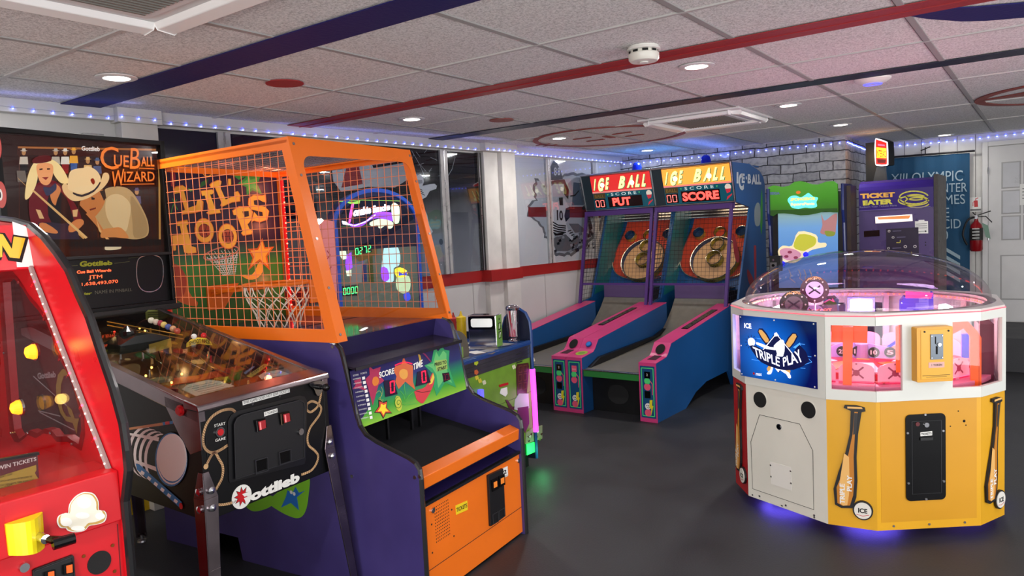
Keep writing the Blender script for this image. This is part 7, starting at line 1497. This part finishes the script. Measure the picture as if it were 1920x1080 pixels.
for k in range(20):
    a = 2*math.pi*k/20; a2 = a+2*math.pi/20*.92; A = np.array([rs_*math.cos(a), rs_*math.sin(a), 0]); B = np.array([rs_*math.cos(a2), rs_*math.sin(a2), 0]); pl = Pl(TF, A, B-A, (0, 0, 1)); W3 = float(np.linalg.norm(B-A))
    q = [(0, .672), (W3, .672), (W3, .725)]+[(W3/2+W3/2*math.cos(t), .725+.030*math.sin(t)) for t in np.linspace(.1, math.pi-.1, 7)]+[(0, .725)]
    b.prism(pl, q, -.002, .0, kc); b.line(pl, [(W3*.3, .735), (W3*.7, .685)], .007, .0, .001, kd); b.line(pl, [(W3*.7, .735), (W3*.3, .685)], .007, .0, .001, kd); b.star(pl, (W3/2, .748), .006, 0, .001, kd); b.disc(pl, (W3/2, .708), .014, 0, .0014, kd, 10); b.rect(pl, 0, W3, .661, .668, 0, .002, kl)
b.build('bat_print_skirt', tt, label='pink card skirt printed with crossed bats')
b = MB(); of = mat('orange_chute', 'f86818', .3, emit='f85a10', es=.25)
def chute(parts):
    for pts, c, th_ in parts: b.prism(VP(c), i3(*pts), 0, th_, of, px=True)
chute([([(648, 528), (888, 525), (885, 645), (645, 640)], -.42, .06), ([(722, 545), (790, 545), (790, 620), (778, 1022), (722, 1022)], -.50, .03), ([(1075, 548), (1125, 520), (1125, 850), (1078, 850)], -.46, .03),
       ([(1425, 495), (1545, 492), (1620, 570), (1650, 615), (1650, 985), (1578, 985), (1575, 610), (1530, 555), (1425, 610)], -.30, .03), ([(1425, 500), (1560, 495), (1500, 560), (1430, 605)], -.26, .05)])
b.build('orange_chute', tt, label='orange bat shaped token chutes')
b = MB(); mrn = mat('maroon_case', '5a1030', .4, emit='5a0828', es=.1); b.prism(VP(-.18), i3((1640, 530), (1742, 530), (1740, 940), (1642, 940)), -.16, 0, mrn, px=True); b.build('maroon_column', tt)
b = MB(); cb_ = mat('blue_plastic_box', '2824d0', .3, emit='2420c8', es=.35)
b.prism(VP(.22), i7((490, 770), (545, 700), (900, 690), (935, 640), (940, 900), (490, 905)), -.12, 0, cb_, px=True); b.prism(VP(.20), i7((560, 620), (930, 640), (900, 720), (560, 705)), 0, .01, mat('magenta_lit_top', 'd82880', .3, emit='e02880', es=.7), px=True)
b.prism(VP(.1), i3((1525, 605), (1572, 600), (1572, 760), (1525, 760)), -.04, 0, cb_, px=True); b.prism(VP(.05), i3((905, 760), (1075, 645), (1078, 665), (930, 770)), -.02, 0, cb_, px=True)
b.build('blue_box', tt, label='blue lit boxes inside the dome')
b = MB(); hot = glow('white_led_panel', 'ffffff', 9)
def lamp(x0, y0, x1, y1, c, cr):
    pl = VP(c); b.prism(pl, cr((x0-35, y0-30), (x1+35, y0-30), (x1+35, y1+35), (x0-35, y1+35)), -.03, 0, mat('lamp_case_blue', '6a70e0', .3, emit='5058e0', es=.5), px=True); b.prism(pl, cr((x0, y0), (x1, y0), (x1, y1), (x0, y1)), .001, .004, hot, px=True)
lamp(1540, 735, 1840, 885, .10, i6); b.build('led_lamp_panel', tt, label='bright white lamp panel')
b = MB(); pl = VP(.30); b.prism(pl, i6((490, 840), (640, 780), (640, 880), (480, 880)), 0, .005, hot, px=True); b.prism(VP(.28), i7((1010, 800), (1100, 785), (1200, 830), (1190, 880), (1000, 880)), 0, .005, hot, px=True); b.build('led_lamp', tt, label='white lamps at the far side under the dome')
def badge(x, y, r, c, m_in, m_ring, lit):
    b = MB(); pl = VP(c); p_ = pl.px(*i6((x, y))[0]); b.disc(pl, p_, r, -.006, 0, m_ring, 28); b.disc(pl, p_, r*.62, 0, .002, m_in, 24); b.disc(pl, p_, r*.66, .0, .0014, mat('badge_dark', '2a1830', .4), 24, hole=r*.55)
    b.text(pl, 'JACKPOT', [(p_[0]-r*.62, p_[1]+r*.60), (p_[0]+r*.62, p_[1]+r*.60), (p_[0]+r*.45, p_[1]+r*.86), (p_[0]-r*.45, p_[1]+r*.86)], mat('badge_gold', 'd8a060', .3, emit='d8a060', es=lit), .001, .03, px=False, arc=.5)
    for k in range(8): a = k*.785; b.disc(pl, (p_[0]+r*.8*math.cos(a), p_[1]+r*.8*math.sin(a)), r*.06, 0, .002, paperw, 8)
    b.line(pl, [(p_[0]-r*.4, p_[1]+r*.3), (p_[0]+r*.4, p_[1]-r*.3)], r*.12, .002, .003, mat('badge_dark')); b.line(pl, [(p_[0]+r*.4, p_[1]+r*.3), (p_[0]-r*.4, p_[1]-r*.3)], r*.12, .002, .003, mat('badge_dark'))
    b.tube([pl.at(p_[0], p_[1]-r, -.004), pl.at(p_[0], .72, -.004)], .004, steel, 6); return b.build('jackpot_badge', tt)
badge(1060, 600, .067, -.10, mat('badge_lilac', 'd8b0e8', .3, emit='c890e8', es=.7), mat('badge_ring_brown', '3c2030', .35, emit='6a3048', es=.3), .8); badge(780, 800, .067, -.22, mat('badge_grey', '6a6068', .35), mat('badge_ring_dark', '2a2220', .35), .25)
b = MB(); pl = VP(.02); b.prism(pl, i6((900, 820), (1480, 790), (1480, 905), (900, 905)), -.02, 0, mat('jackpot_sign_navy', '1a1438', .3), px=True); b.text(pl, 'JACKPOT', i6((925, 900), (1300, 895), (1290, 850), (935, 868)), mat('jackpot_letters', 'f07858', .3, emit='ff6848', es=1.2), .002, .04); b.prism(VP(.08), i6((1180, 690), (1330, 680), (1390, 740), (1380, 790), (1180, 790)), -.02, 0, mat('sign_dark', '181020', .3), px=True); b.line(VP(.075), i6((1190, 770), (1260, 730), (1330, 760), (1300, 720)), .006, .0, .003, mat('magenta_lit_top'), px=True); b.build('jackpot_sign', tt)
b = MB()
for (x, y, s_) in ((820, 715, '15'), (1040, 722, '5'), (715, 715, '25'), (930, 722, '10')): pl = VP(-.02); p_ = pl.px(*i3((x, y))[0]); b.disc(pl, p_, .026, 0, .004, inkk, 20); b.text(pl, s_, [(p_[0]-.015, p_[1]-.011), (p_[0]+.015, p_[1]-.011), (p_[0]+.015, p_[1]+.011), (p_[0]-.015, p_[1]+.011)], paperw, .0045, .03, px=False)
pl = VP(0.0); b.prism(pl, i3((618, 690), (720, 655), (880, 660), (1040, 690), (1075, 740), (1075, 770), (618, 760)), -.01, 0, mat('number_board_lilac', 'b8a0e0', .3, emit='a890e0', es=.35), px=True); b.prism(VP(-.05), i3((815, 765), (1075, 785), (1075, 800), (815, 785)), -.02, 0, mat('rail_gold', 'e8a830', .3, emit='e8a830', es=.3), px=True)
b.build('number_board', tt, label='lilac board with numbers 15 and 5')
b = MB(); b.lathe([(.035, .69), (.03, .76), (.012, .78), (.012, .86)], mat('lilac_post', 'a890c8', .3), n=18); b.build('centre_post', tt)
# lights around the inside of the rim
b = MB(); ledw = glow('warm_strip_led', 'ffe0a0', 6); ledr = glow('red_orange_strip_led', 'ff5030', 8)
for k in range(70):
    a = math.radians(-75+k*3.2)
    b.ball((.515*math.cos(a), .515*math.sin(a), .962), .0042, ledr if k < 34 else ledw, 6)
b.build('rim_light_strip', tt, label='ring of small lights inside the rim')
b = MB()
for k in range(5, 11):
    x, y = loc12[k]; b.box(x*.93-.012, x*.93+.012, y*.93-.012, y*.93+.012, .66, .965, mat('inner_rim', 'd8c0c8', .35))
b.lathe([(.54, .95), (.54, .968), (.525, .968), (.525, .95)], mat('inner_rim', 'd8c0c8', .35), n=48, cap=False); b.build('inner_rim', tt)
# left blue lit compartment
pl11, L11 = face(11); b = MB(); b.rect(pl11, .02, L11-.02, .66, .93, -.09, -.085, mat('violet_lit_board', '4a38e8', .3, emit='4030f0', es=.8)); b.ball(pl11.at(.10, .68, -.05), .018, glow('cyan_lamp', '50b0ff', 5), 10); b.build('blue_lamp_board', tt)
for (x, y, z_, e, c_) in ((0, 0, .92, 6, (1, .66, .86)), (-.3, .1, .88, 2.0, (.95, .4, .7)), (-.25, -.3, .88, 2.2, (1, .35, .4)), (.28, .1, .86, 2.5, (.8, .6, 1)), (.2, .32, .86, 2, (.75, .45, 1)), (.1, -.33, .86, 2.5, (1, .6, .5))): add_light('dome_lamp', 'POINT', (x, y, z_), e, c_, .04, parent=tt)
add_light('blue_side_lamp', 'POINT', tuple(pl11.at(.1, .80, -.045)), .8, (.25, .25, 1), .02, parent=tt)
# violet light leaking under the machine
for (x, y) in ((-.33, .28), (.12, -.40), (-.36, -.1)): add_light('under_glow', 'AREA', (x, y, .048), 2.2, (.15, .1, 1), .25, parent=tt)
# ================================================================ MACHINES AND THINGS AT THE FAR END
SB = Fr((6.3, 1.905, 0), -90); SBW = .60
sb = thing('driving_game_cabinet', SB, 'arcade cabinet with a wavy green marquee and pale blue picture front beside the brick corner', 'arcade game')
q4 = crop(1420, 320, 4.91); SBF = SB.front(0)
navy2 = mat('navy_cabinet', '101a48', .3); wdark = mat('dark_wood_side', '3a2a24', .5, noise=.4, nscale=15)
b = MB(); b.box(.022, SBW-.022, .05, .26, 0, 1.6, black); b.box(SBW-.001, SBW+.03, .06, .28, 0, 1.64, wdark); b.build('cabinet', sb)
for u0 in (0, SBW-.022): b = MB(); b.prism(Pl(SB, (u0, 0, 0), (0, 1, 0), (0, 0, 1)), [(-.02, 0), (-.02, .9), (.03, 1.0), (.0, 1.35), (-.03, 1.45), (-.03, 1.655), (.28, 1.655), (.28, 0)], 0, .022, navy2); o = b.build('side_panel', sb); e = MB(); e.tube([(u0+.011, v, z) for v, z in [(-.02, 0), (-.02, .9), (.03, 1.0), (.0, 1.35), (-.03, 1.45), (-.03, 1.655)]], .0115, mat('blue_molding', '16286c', .2), 6); e.build('edge_molding', o)
b = MB(); wave = q4((100, 155), (150, 135), (230, 150), (290, 140), (340, 105), (390, 95), (440, 105), (500, 125), (560, 128), (640, 100), (700, 95), (738, 120), (745, 385), (700, 385), (620, 375), (540, 395), (470, 408), (400, 412), (320, 400), (230, 392), (180, 395), (145, 418), (118, 410))
gmk = ramp_mat('green_marquee_print', [(0, '2f6a18'), (.5, '3c8a1c'), (1, '4a9a2a')], 2, 1.44, 1.66, .25, es=.35, noise=.3, nscale=8)
b.prism(SBF, wave, -.02, .004, gmk, px=True)
b.prism(SBF, q4((120, 365), (740, 345), (742, 385), (700, 383), (620, 373), (540, 393), (470, 406), (400, 410), (320, 398), (230, 390), (180, 393), (145, 415), (120, 408)), .004, .006, mat('green_marquee_dark', '2a6018', .3), px=True)
mq_ = b.build('marquee', sb, label='wavy green marquee')
b = MB(); cyb = mat('cyan_logo_blob', '6ad8d8', .3, emit='60e0e0', es=.8)
b.prism(SBF, smoothpts(q4((280, 270), (310, 235), (360, 230), (400, 245), (440, 225), (470, 205), (500, 225), (520, 240), (560, 250), (545, 290), (550, 330), (500, 345), (440, 340), (380, 352), (320, 340), (300, 310)), 3, True), .004, .006, cyb, px=True)
b.text(SBF, 'SPONGEBOB', q4((305, 282), (535, 268), (530, 242), (310, 252)), mat('logo_yellow', 'f0e060', .3, emit='f0e860', es=.7), .0068, .04); b.text(SBF, 'SquarePants', q4((308, 330), (530, 322), (528, 290), (308, 296)), mat('logo_cream', 'e8e0a0', .3, emit='f0e8b0', es=.7), .0068, .05)
b.text(SBF, 'SEGA', q4((118, 222), (210, 220), (208, 195), (118, 197)), mat('sega_blue', '6a80b8', .3), .005, .05)
b.disc(SBF, q4((378, 200))[0], .018, .004, .005, mat('orange_blob', 'd87020', .3, emit='d87020', es=.5), 16, px=True, rb=.013)
b.build('marquee_lettering', mq_)
b = MB(); pic = ramp_mat('pale_blue_picture', [(0, '5a7090'), (.35, '4a80c8'), (.8, '6a9cd0'), (1, '8aaaa0')], 2, .75, 1.46, .2, es=.45)
SBP = SB.front(.02); b.prism(SBP, q4((190, 395), (740, 380), (742, 1075), (200, 1080)), -.01, 0, pic, px=True); pf_ = b.build('front_picture', sb, label='pale blue lit picture panel')
# plain stand-in shapes where the cartoon figures are: nothing recognizable, same places and colours
b = MB()
def pa(pts, c, h, es=.35, sm=3): b.prism(SBP, smoothpts(q4(*pts), sm, True) if sm else q4(*pts), h-.001, h, mat('picture_'+c, c, .3, emit=c, es=es), px=True)
pa([(190, 745), (235, 690), (320, 690), (380, 560), (540, 590), (560, 660), (630, 665), (630, 700), (560, 715), (480, 740), (420, 800), (340, 850), (230, 830)], 'f0e0b0', .002, .5)
pa([(205, 750), (240, 715), (330, 720), (400, 760), (390, 800), (330, 825), (250, 815)], 'd898b0', .003)
pa([(335, 700), (390, 585), (530, 610), (535, 680), (470, 720), (420, 740)], 'c8c840', .004)
for (x, y) in ((300, 750), (268, 790), (355, 800)): b.disc(SBP, q4((x, y))[0], .018, .003, .004, mat('picture_b04868', 'b04868', .3), 12, px=True, rb=.012)
pa([(590, 400), (620, 460), (690, 410), (735, 400), (725, 520), (715, 590), (670, 605), (625, 590), (580, 570), (600, 500)], 'c08888', .003, .2); pa([(625, 555), (715, 565), (700, 600), (650, 605), (630, 590)], '90a040', .004, .2)
for x0 in (290, 380, 430, 480): b.line(SBP, q4((x0, 910), (x0+20, 960), (x0+10, 990), (x0+60, 1030)), .008, .001, .002, mat('tentacle_grey', 'b0b0b8', .4), px=True)
b.build('picture_shapes', pf_)
b = MB(); b.ball(tuple(SBP.at(*SBP.px(*q4((455, 770))[0]), .03)), .022, glow('deep_blue_knob', '1818f0', 1.6), 12); b.ball(tuple(SBP.at(*SBP.px(*q4((240, 855))[0]), .03)), .022, glow('deep_blue_knob', '1818f0', 1.6), 12); b.build('light_button', sb, label='glowing blue buttons')
b = MB(); FS = SB.front(-.12); b.prism(FS, q4((110, 785), (212, 785), (215, 925), (115, 945)), -.06, 0, black, px=True); b.prism(FS, q4((118, 845), (178, 845), (180, 925), (120, 935)), 0, .003, mat('silver_plate', '8a8a8c', .3, .8), px=True); b.disc(FS, q4((148, 822))[0], .010, 0, .008, chrome, 12, px=True); b.disc(FS, q4((148, 872))[0], .012, .003, .010, blackg, 12, px=True); b.build('card_reader', sb)
b = MB(); b.box(.03, SBW-.03, -.35, .05, .72, .80, mat('control_grey', '70747c', .35)); b.box(.03, SBW-.03, -.33, .04, 0, .72, navy2); b.build('control_deck', sb, bevel=.01)
# ticket eater
TE = Fr((6.6, 1.262, 0), -90); TEW = .565; TEF = TE.front(0)
te = thing('ticket_counting_machine', TE, 'purple ticket counting machine standing in front of the blue banner', 'ticket machine')
q5 = crop(1590, 250, 4.3185); tp1 = mat('eater_purple', '46386a', .3, noise=.08); tp2 = mat('eater_top_purple', '2e1c6c', .18)
zt = TE.vert if False else None
def zpx(x, y): return TEF.px(x, y)
zh = zpx(*q5((90, 625))[0])[1]; ztp = zpx(*q5((90, 470))[0])[1]; zc2 = zpx(*q5((130, 375))[0])[1]
b = MB(); b.box(0, TEW-.03, 0, .55, 0, zh, tp1); b.prism(Pl(TE, (0, 0, 0), (0, 1, 0), (0, 0, 1)), [(.0, zh), (.0, ztp), (.012, ztp+.03), (.04, ztp+.058), (.09, ztp+.078), (.55, ztp+.078), (.55, zh)], 0, TEW-.03, tp2)
b.line(TEF, q5((85, 628), (668, 592)), .004, 0, .003, mat('purple_seam', '6a58a0', .4), px=True)
body = b.build('cabinet', te)
b = MB(); b.box(TEW-.03, TEW, -.006, .56, 0, ztp+.095, mat('scuffed_dark_side', '2c2624', .45, noise=.6, nscale=22)); b.build('side_panel', te, bevel=.003)
b = MB(); gy = mat('gold_print', 'c8c040', .4); go = mat('orange_gold_print', 'd8a040', .4)
b.text(TEF, 'TICKET', q5((102, 530), (380, 515), (380, 475), (98, 490)), go, .0015, .06); b.text(TEF, 'EATER', q5((122, 585), (362, 572), (362, 530), (118, 545)), gy, .0015, .06); b.text(TEF, 'Redeem Your Tickets Here', q5((95, 606), (395, 590), (395, 575), (95, 592)), mat('dim_print', '807aa0', .5), .0015)
for (cx_, cy_, rx, ry, w_) in ((535, 520, 118, 52, .010), (545, 518, 75, 22, .009), (530, 545, 122, 38, .009), (560, 560, 100, 40, .008)):
    b.line(TEF, q5(*[(cx_+rx*math.cos(t), cy_+ry*math.sin(t)) for t in np.linspace(.3, 6.0, 26)]), w_*1.0, .0005, .0015, gy, px=True)
for k in range(22): t_ = k*.285; b.line(TEF, q5((535+112*math.cos(t_), 520+46*math.sin(t_)), (535+125*math.cos(t_), 520+58*math.sin(t_))), .002, .0015, .002, tp1, px=True)
b.build('lettering', body)
b = MB(); b.prism(TEF, q5((222, 675), (520, 655), (524, 710), (225, 730)), 0, .012, mat('slot_white', 'e8e4dc', .3, emit='fff0e0', es=.7), px=True); b.prism(TEF, q5((240, 680), (510, 664), (495, 690), (250, 698)), .012, .013, mat('slot_orange', 'd88848', .3, emit='d88040', es=.5), px=True); b.build('ticket_feed_slot', te, bevel=.002, label='white lit ticket slot')
b = MB(); b.prism(TEF, q5((128, 792), (255, 782), (257, 832), (130, 840)), 0, .002, blackg, px=True); b.build('display_window', te)
b = MB(); b.prism(TEF, q5((308, 775), (570, 760), (575, 1000), (312, 1000)), 0, .002, mat('control_dark', '1c1630', .3), px=True)
for (x, y, r_) in ((334, 792, .010), (366, 843, .010), (329, 930, .010), (465, 917, .012), (543, 916, .012)): b.disc(TEF, q5((x, y))[0], r_, .002, .006, mat('chrome_button', 'c8c8cc', .25, .6), 14, px=True); b.disc(TEF, q5((x, y))[0], r_*.5, .006, .007, inkk, 10, px=True)
b.line(TEF, q5((392, 885), (422, 885), (424, 865)), .005, .002, .003, gy, px=True); b.line(TEF, q5((514, 960), (514, 985)), .004, .002, .003, gy, px=True)
for (x, y) in ((362, 792), (395, 842), (360, 930)): b.line(TEF, q5((x, y), (x+70, y-3)), .003, .002, .0026, mat('dim_print'), px=True)
b.build('button_panel', te)
b = MB(); b.prism(TEF, q5((542, 712), (570, 712), (572, 702), (618, 700), (620, 710), (648, 710), (650, 810), (545, 812)), 0, .0015, paperw, px=True)
for k, s_ in enumerate(('PLEASE SCAN', 'TICKETS AT', 'THIS SIDE')): b.line(TEF, q5((552, 735+k*16), (640, 732+k*16)), .003, .0015, .002, inkk, px=True)
b.line(TEF, q5((560, 797), (630, 792)), .003, .0015, .002, inkk, px=True); b.prism(TEF, q5((622, 784), (640, 792), (624, 801)), .0015, .002, inkk, px=True); b.build('paper_sign', te, label='white paper sign with an arrow')
b = MB()
for (x, y) in ((628, 882), (628, 905)): b.disc(TEF, q5((x, y))[0], .005, 0, .003, inkk, 8, px=True)
b.disc(TE.right(TEW), (.06, 1.17), .006, 0, .004, steel, 8); b.build('lock', te)
# tall dark cabinet with a lit sign on top
CM = Fr((7.52, 1.50, 0), -90)
cm_ = thing('lit_sign_tower', CM, 'tall black tower with a glowing red and yellow sign by the brick column', 'sign')
P = lambda x, y, v=0: CM.front(v).px(x, y)
a0 = P(1622, 300)[0]; a1 = P(1655, 300)[0]; z1_ = P(1640, 262)[1]; z0_ = P(1640, 345)[1]
b = MB(); b.box(a0, a1-.01, .03, .25, 0, z1_-.02, black); b.build('tower', cm_)
s1 = crop(1590, 250, 4.3185); hx = CM.plane((P(*s1((222, 200))[0])[0], -.02, 0), (1, -.55, 0), (0, 0, 1))
b = MB(); q = s1((222, 50), (240, 42), (310, 65), (322, 90), (326, 230), (315, 262), (235, 262), (222, 235), (216, 140))
b.prism(hx, smoothpts(q, 2, True), -.08, -.002, black, px=True); b.prism(hx, smoothpts(q, 2, True), -.002, .004, mat('sign_rim_white', 'e8e8f0', .3, emit='f0f0ff', es=1.3), px=True)
q2_ = s1((229, 62), (245, 55), (305, 74), (315, 95), (318, 228), (308, 252), (240, 250), (230, 230)); b.prism(hx, smoothpts(q2_, 2, True), .004, .006, mat('sign_deep_red', 'b81818', .3, emit='d02010', es=1.3), px=True)
b.prism(hx, s1((233, 112), (312, 122), (315, 200), (236, 198)), .006, .007, mat('sign_yellow_lit', 'f8c020', .3, emit='ffc020', es=2.0), px=True); b.prism(hx, s1((245, 85), (300, 92), (302, 104), (246, 99)), .006, .007, mat('sign_pink_lit', 'f06090', .3, emit='f06090', es=1.3), px=True); b.prism(hx, s1((240, 208), (312, 212), (306, 240), (245, 240)), .006, .007, mat('sign_maroon_lit', '5a1010', .3, emit='5a1010', es=.5), px=True)
b.text(hx, 'INTERAC', s1((237, 190), (311, 195), (309, 140), (236, 132)), mat('sign_letters_red', 'c02810', .3, emit='c83010', es=.8), .008, .02); b.build('lit_sign', cm_, label='glowing red and yellow sign with a white rim')
pp_ = CM.world(hx.at(.06, z1_-.05, .06)); add_light('sign_glow', 'POINT', tuple(CM.world(hx.at(.05, (z0_+z1_)/2+.06, .12))), .8, (1, .5, .15), .05)
b = MB(); b.prism(CM.front(.0), s1((232, 268), (300, 268), (312, 385), (205, 385)), -.05, 0, mat('grey_bracket', '50555c', .5, noise=.3), px=True); b.build('bracket', cm_)
# banner
BN = Fr((8.60, 0, 0), -90); bq = s1; 
bn = thing('cloth_banner', BN, 'blue cloth banner with pale capital lettering hanging on the boarded wall', 'banner')
BF = BN.front(0); bt = mat('blue_cloth', '1a4a6c', .85, noise=.1, nscale=5, bump=.3, bscale=200)
TL = BF.px(*bq((320, 205))[0]); TR = BF.px(*bq((985, 158))[0]); BR_ = BF.px(1818, 520); aL = TL[0]-.12
n = 24; vs = []
for i in range(n+1):
    a = aL+(TR[0]-aL)*i/n; off = -.008*math.sin(i*.7)-.005*math.sin(i*1.9)
    zt_ = TL[1]+(TR[1]-TL[1])*(a-TL[0])/(TR[0]-TL[0]); vs += [(a, off, zt_), (a, off*1.8, .42)]
b = MB(); b.add(vs, [(2*i, 2*i+1, 2*i+3, 2*i+2) for i in range(n)], bt); b.add([(x, y+.004, z_) for x, y, z_ in vs], [(2*i, 2*i+2, 2*i+3, 2*i+1) for i in range(n)], bt); cl = b.build('cloth', bn, smooth=True)
BL_ = BN.front(-.024); b = MB(); lt = mat('banner_lettering', '9ab0bc', .7)
for s_, q in (('XIII OLYMPIC', ((345, 395), (930, 385), (930, 298), (350, 330))), ('WINTER', ((640, 482), (965, 472), (965, 398), (640, 415))), ('GAMES', ((640, 580), (950, 570), (945, 492), (640, 505))), ('LAKE', ((640, 688), (820, 680), (818, 602), (640, 612))), ('PLACID', ((620, 778), (915, 768), (912, 692), (620, 700))), ('1980', ((610, 870), (812, 862), (810, 785), (610, 795)))):
    b.text(BL_, s_, bq(*q), lt, .0)
for k in range(4): b.prism(BL_, bq((700, 870+k*62), (908, 992+k*62), (908, 1022+k*62), (700, 900+k*62)), 0, .0004, lt, px=True)
b.build('banner_lettering', cl)
b = MB(); b.tube([(aL-.02, -.02, TL[1]+(TR[1]-TL[1])*(aL-TL[0])/(TR[0]-TL[0])+.01), (TR[0]+.045, -.02, TR[1]+.014)], .010, mat('dark_rod', '1c1a1c', .4), 8); b.build('rod', bn)
kx = BF.px(*bq((628, 130))[0]); b = MB(); b.tube([(kx[0], -.02, kx[1]-.05), (kx[0], -.02, kx[1]+.02)], .006, mat('dark_rod'), 6); b.tube([(kx[0]-.04, -.025, kx[1]-.01), (kx[0]+.045, -.025, kx[1]+.02)], .006, mat('dark_rod'), 6); b.build('knot', bn)
# extinguisher, its sign and its hose
FWf = FW.front(-.01); es = s1
b = MB(); b.prism(FWf, es((985, 520), (1078, 516), (1082, 632), (988, 638)), 0, .003, paperw, px=True); b.prism(FWf, es((1020, 545), (1050, 543), (1053, 595), (1023, 597)), .003, .004, redp, px=True); b.line(FWf, es((1035, 545), (1035, 528), (1055, 522)), .008, .003, .004, redp, px=True); b.line(FWf, es((1022, 550), (1012, 560), (1012, 590)), .005, .003, .004, redp, px=True); b.rect(FWf, FWf.px(*es((990, 622))[0])[0], FWf.px(*es((1078, 620))[0])[0], FWf.px(*es((1000, 628))[0])[1], FWf.px(*es((1000, 614))[0])[1], .003, .004, mat('grey_print'))
o = in_frame(b.build('fire_extinguisher_sign'), FW); tag(o, 'small white sign with a red extinguisher picture beside the door frame', 'sign')
p0 = FWf.px(*es((1043, 955))[0]); p1 = FWf.px(*es((1030, 700))[0]); ph = FWf.px(*es((1035, 665))[0])
EX = Fr(tuple(FW.world((p0[0], -.075, p0[1]))), -90); ext = thing('fire_extinguisher', EX, 'red fire extinguisher hanging on the wall between the banner and the door', 'fire extinguisher')
H = p1[1]-p0[1]; R_ = .055; rdp = mat('extinguisher_red', '8a1018', .25)
b = MB(); b.lathe([(.0001, 0), (R_*.8, .004), (R_, .02), (R_, H-.09), (R_*.85, H-.05), (R_*.4, H-.02), (.016, H), (.016, H+.02)], rdp, n=24); b.build('cylinder', ext, smooth=True)
b = MB(); b.lathe([(R_+.0012, H*.36), (R_+.0012, H*.74)], mat('label_dark', '2c2826', .5, noise=.5, nscale=30), n=24); [b.box(-.03, .03, -R_-.004, -R_-.002, H*.42+k*.03, H*.42+k*.03+.008, paperw) for k in range(4)]; b.build('label', ext)
b = MB(); b.box(-.012, .012, -.02, .02, H+.01, H+.045, steel); b.tube([(-.03, -.01, H+.075), (.0, -.01, H+.04), (.12, -.01, H+.08)], .006, black, 6); b.tube([(0, -.01, H+.03), (.08, -.01, H+.03), (.13, -.01, H-.03)], .005, black, 6); b.build('valve_handle', ext)
b = MB(); b.tube(smoothpts([(0, -.01, H+.03), (-.07, -.02, H+.0), (-.11, -.02, H-.12), (-.10, -.02, H*.4), (-.075, -.02, H*.22)], 5), .010, black, 8); b.build('hose', ext)
b = MB(); b.box(-.02, .02, R_-.01, R_+.008, H*.3, H*.9, steel); b.build('wall_bracket', ext); b = MB(); b.prism(EX.front(-.03), [(.05, H-.03), (.10, H-.06), (.12, H-.19), (.08, H-.17)], 0, .001, mat('green_tag', '7a9a88', .6)); b.build('inspection_tag', ext)
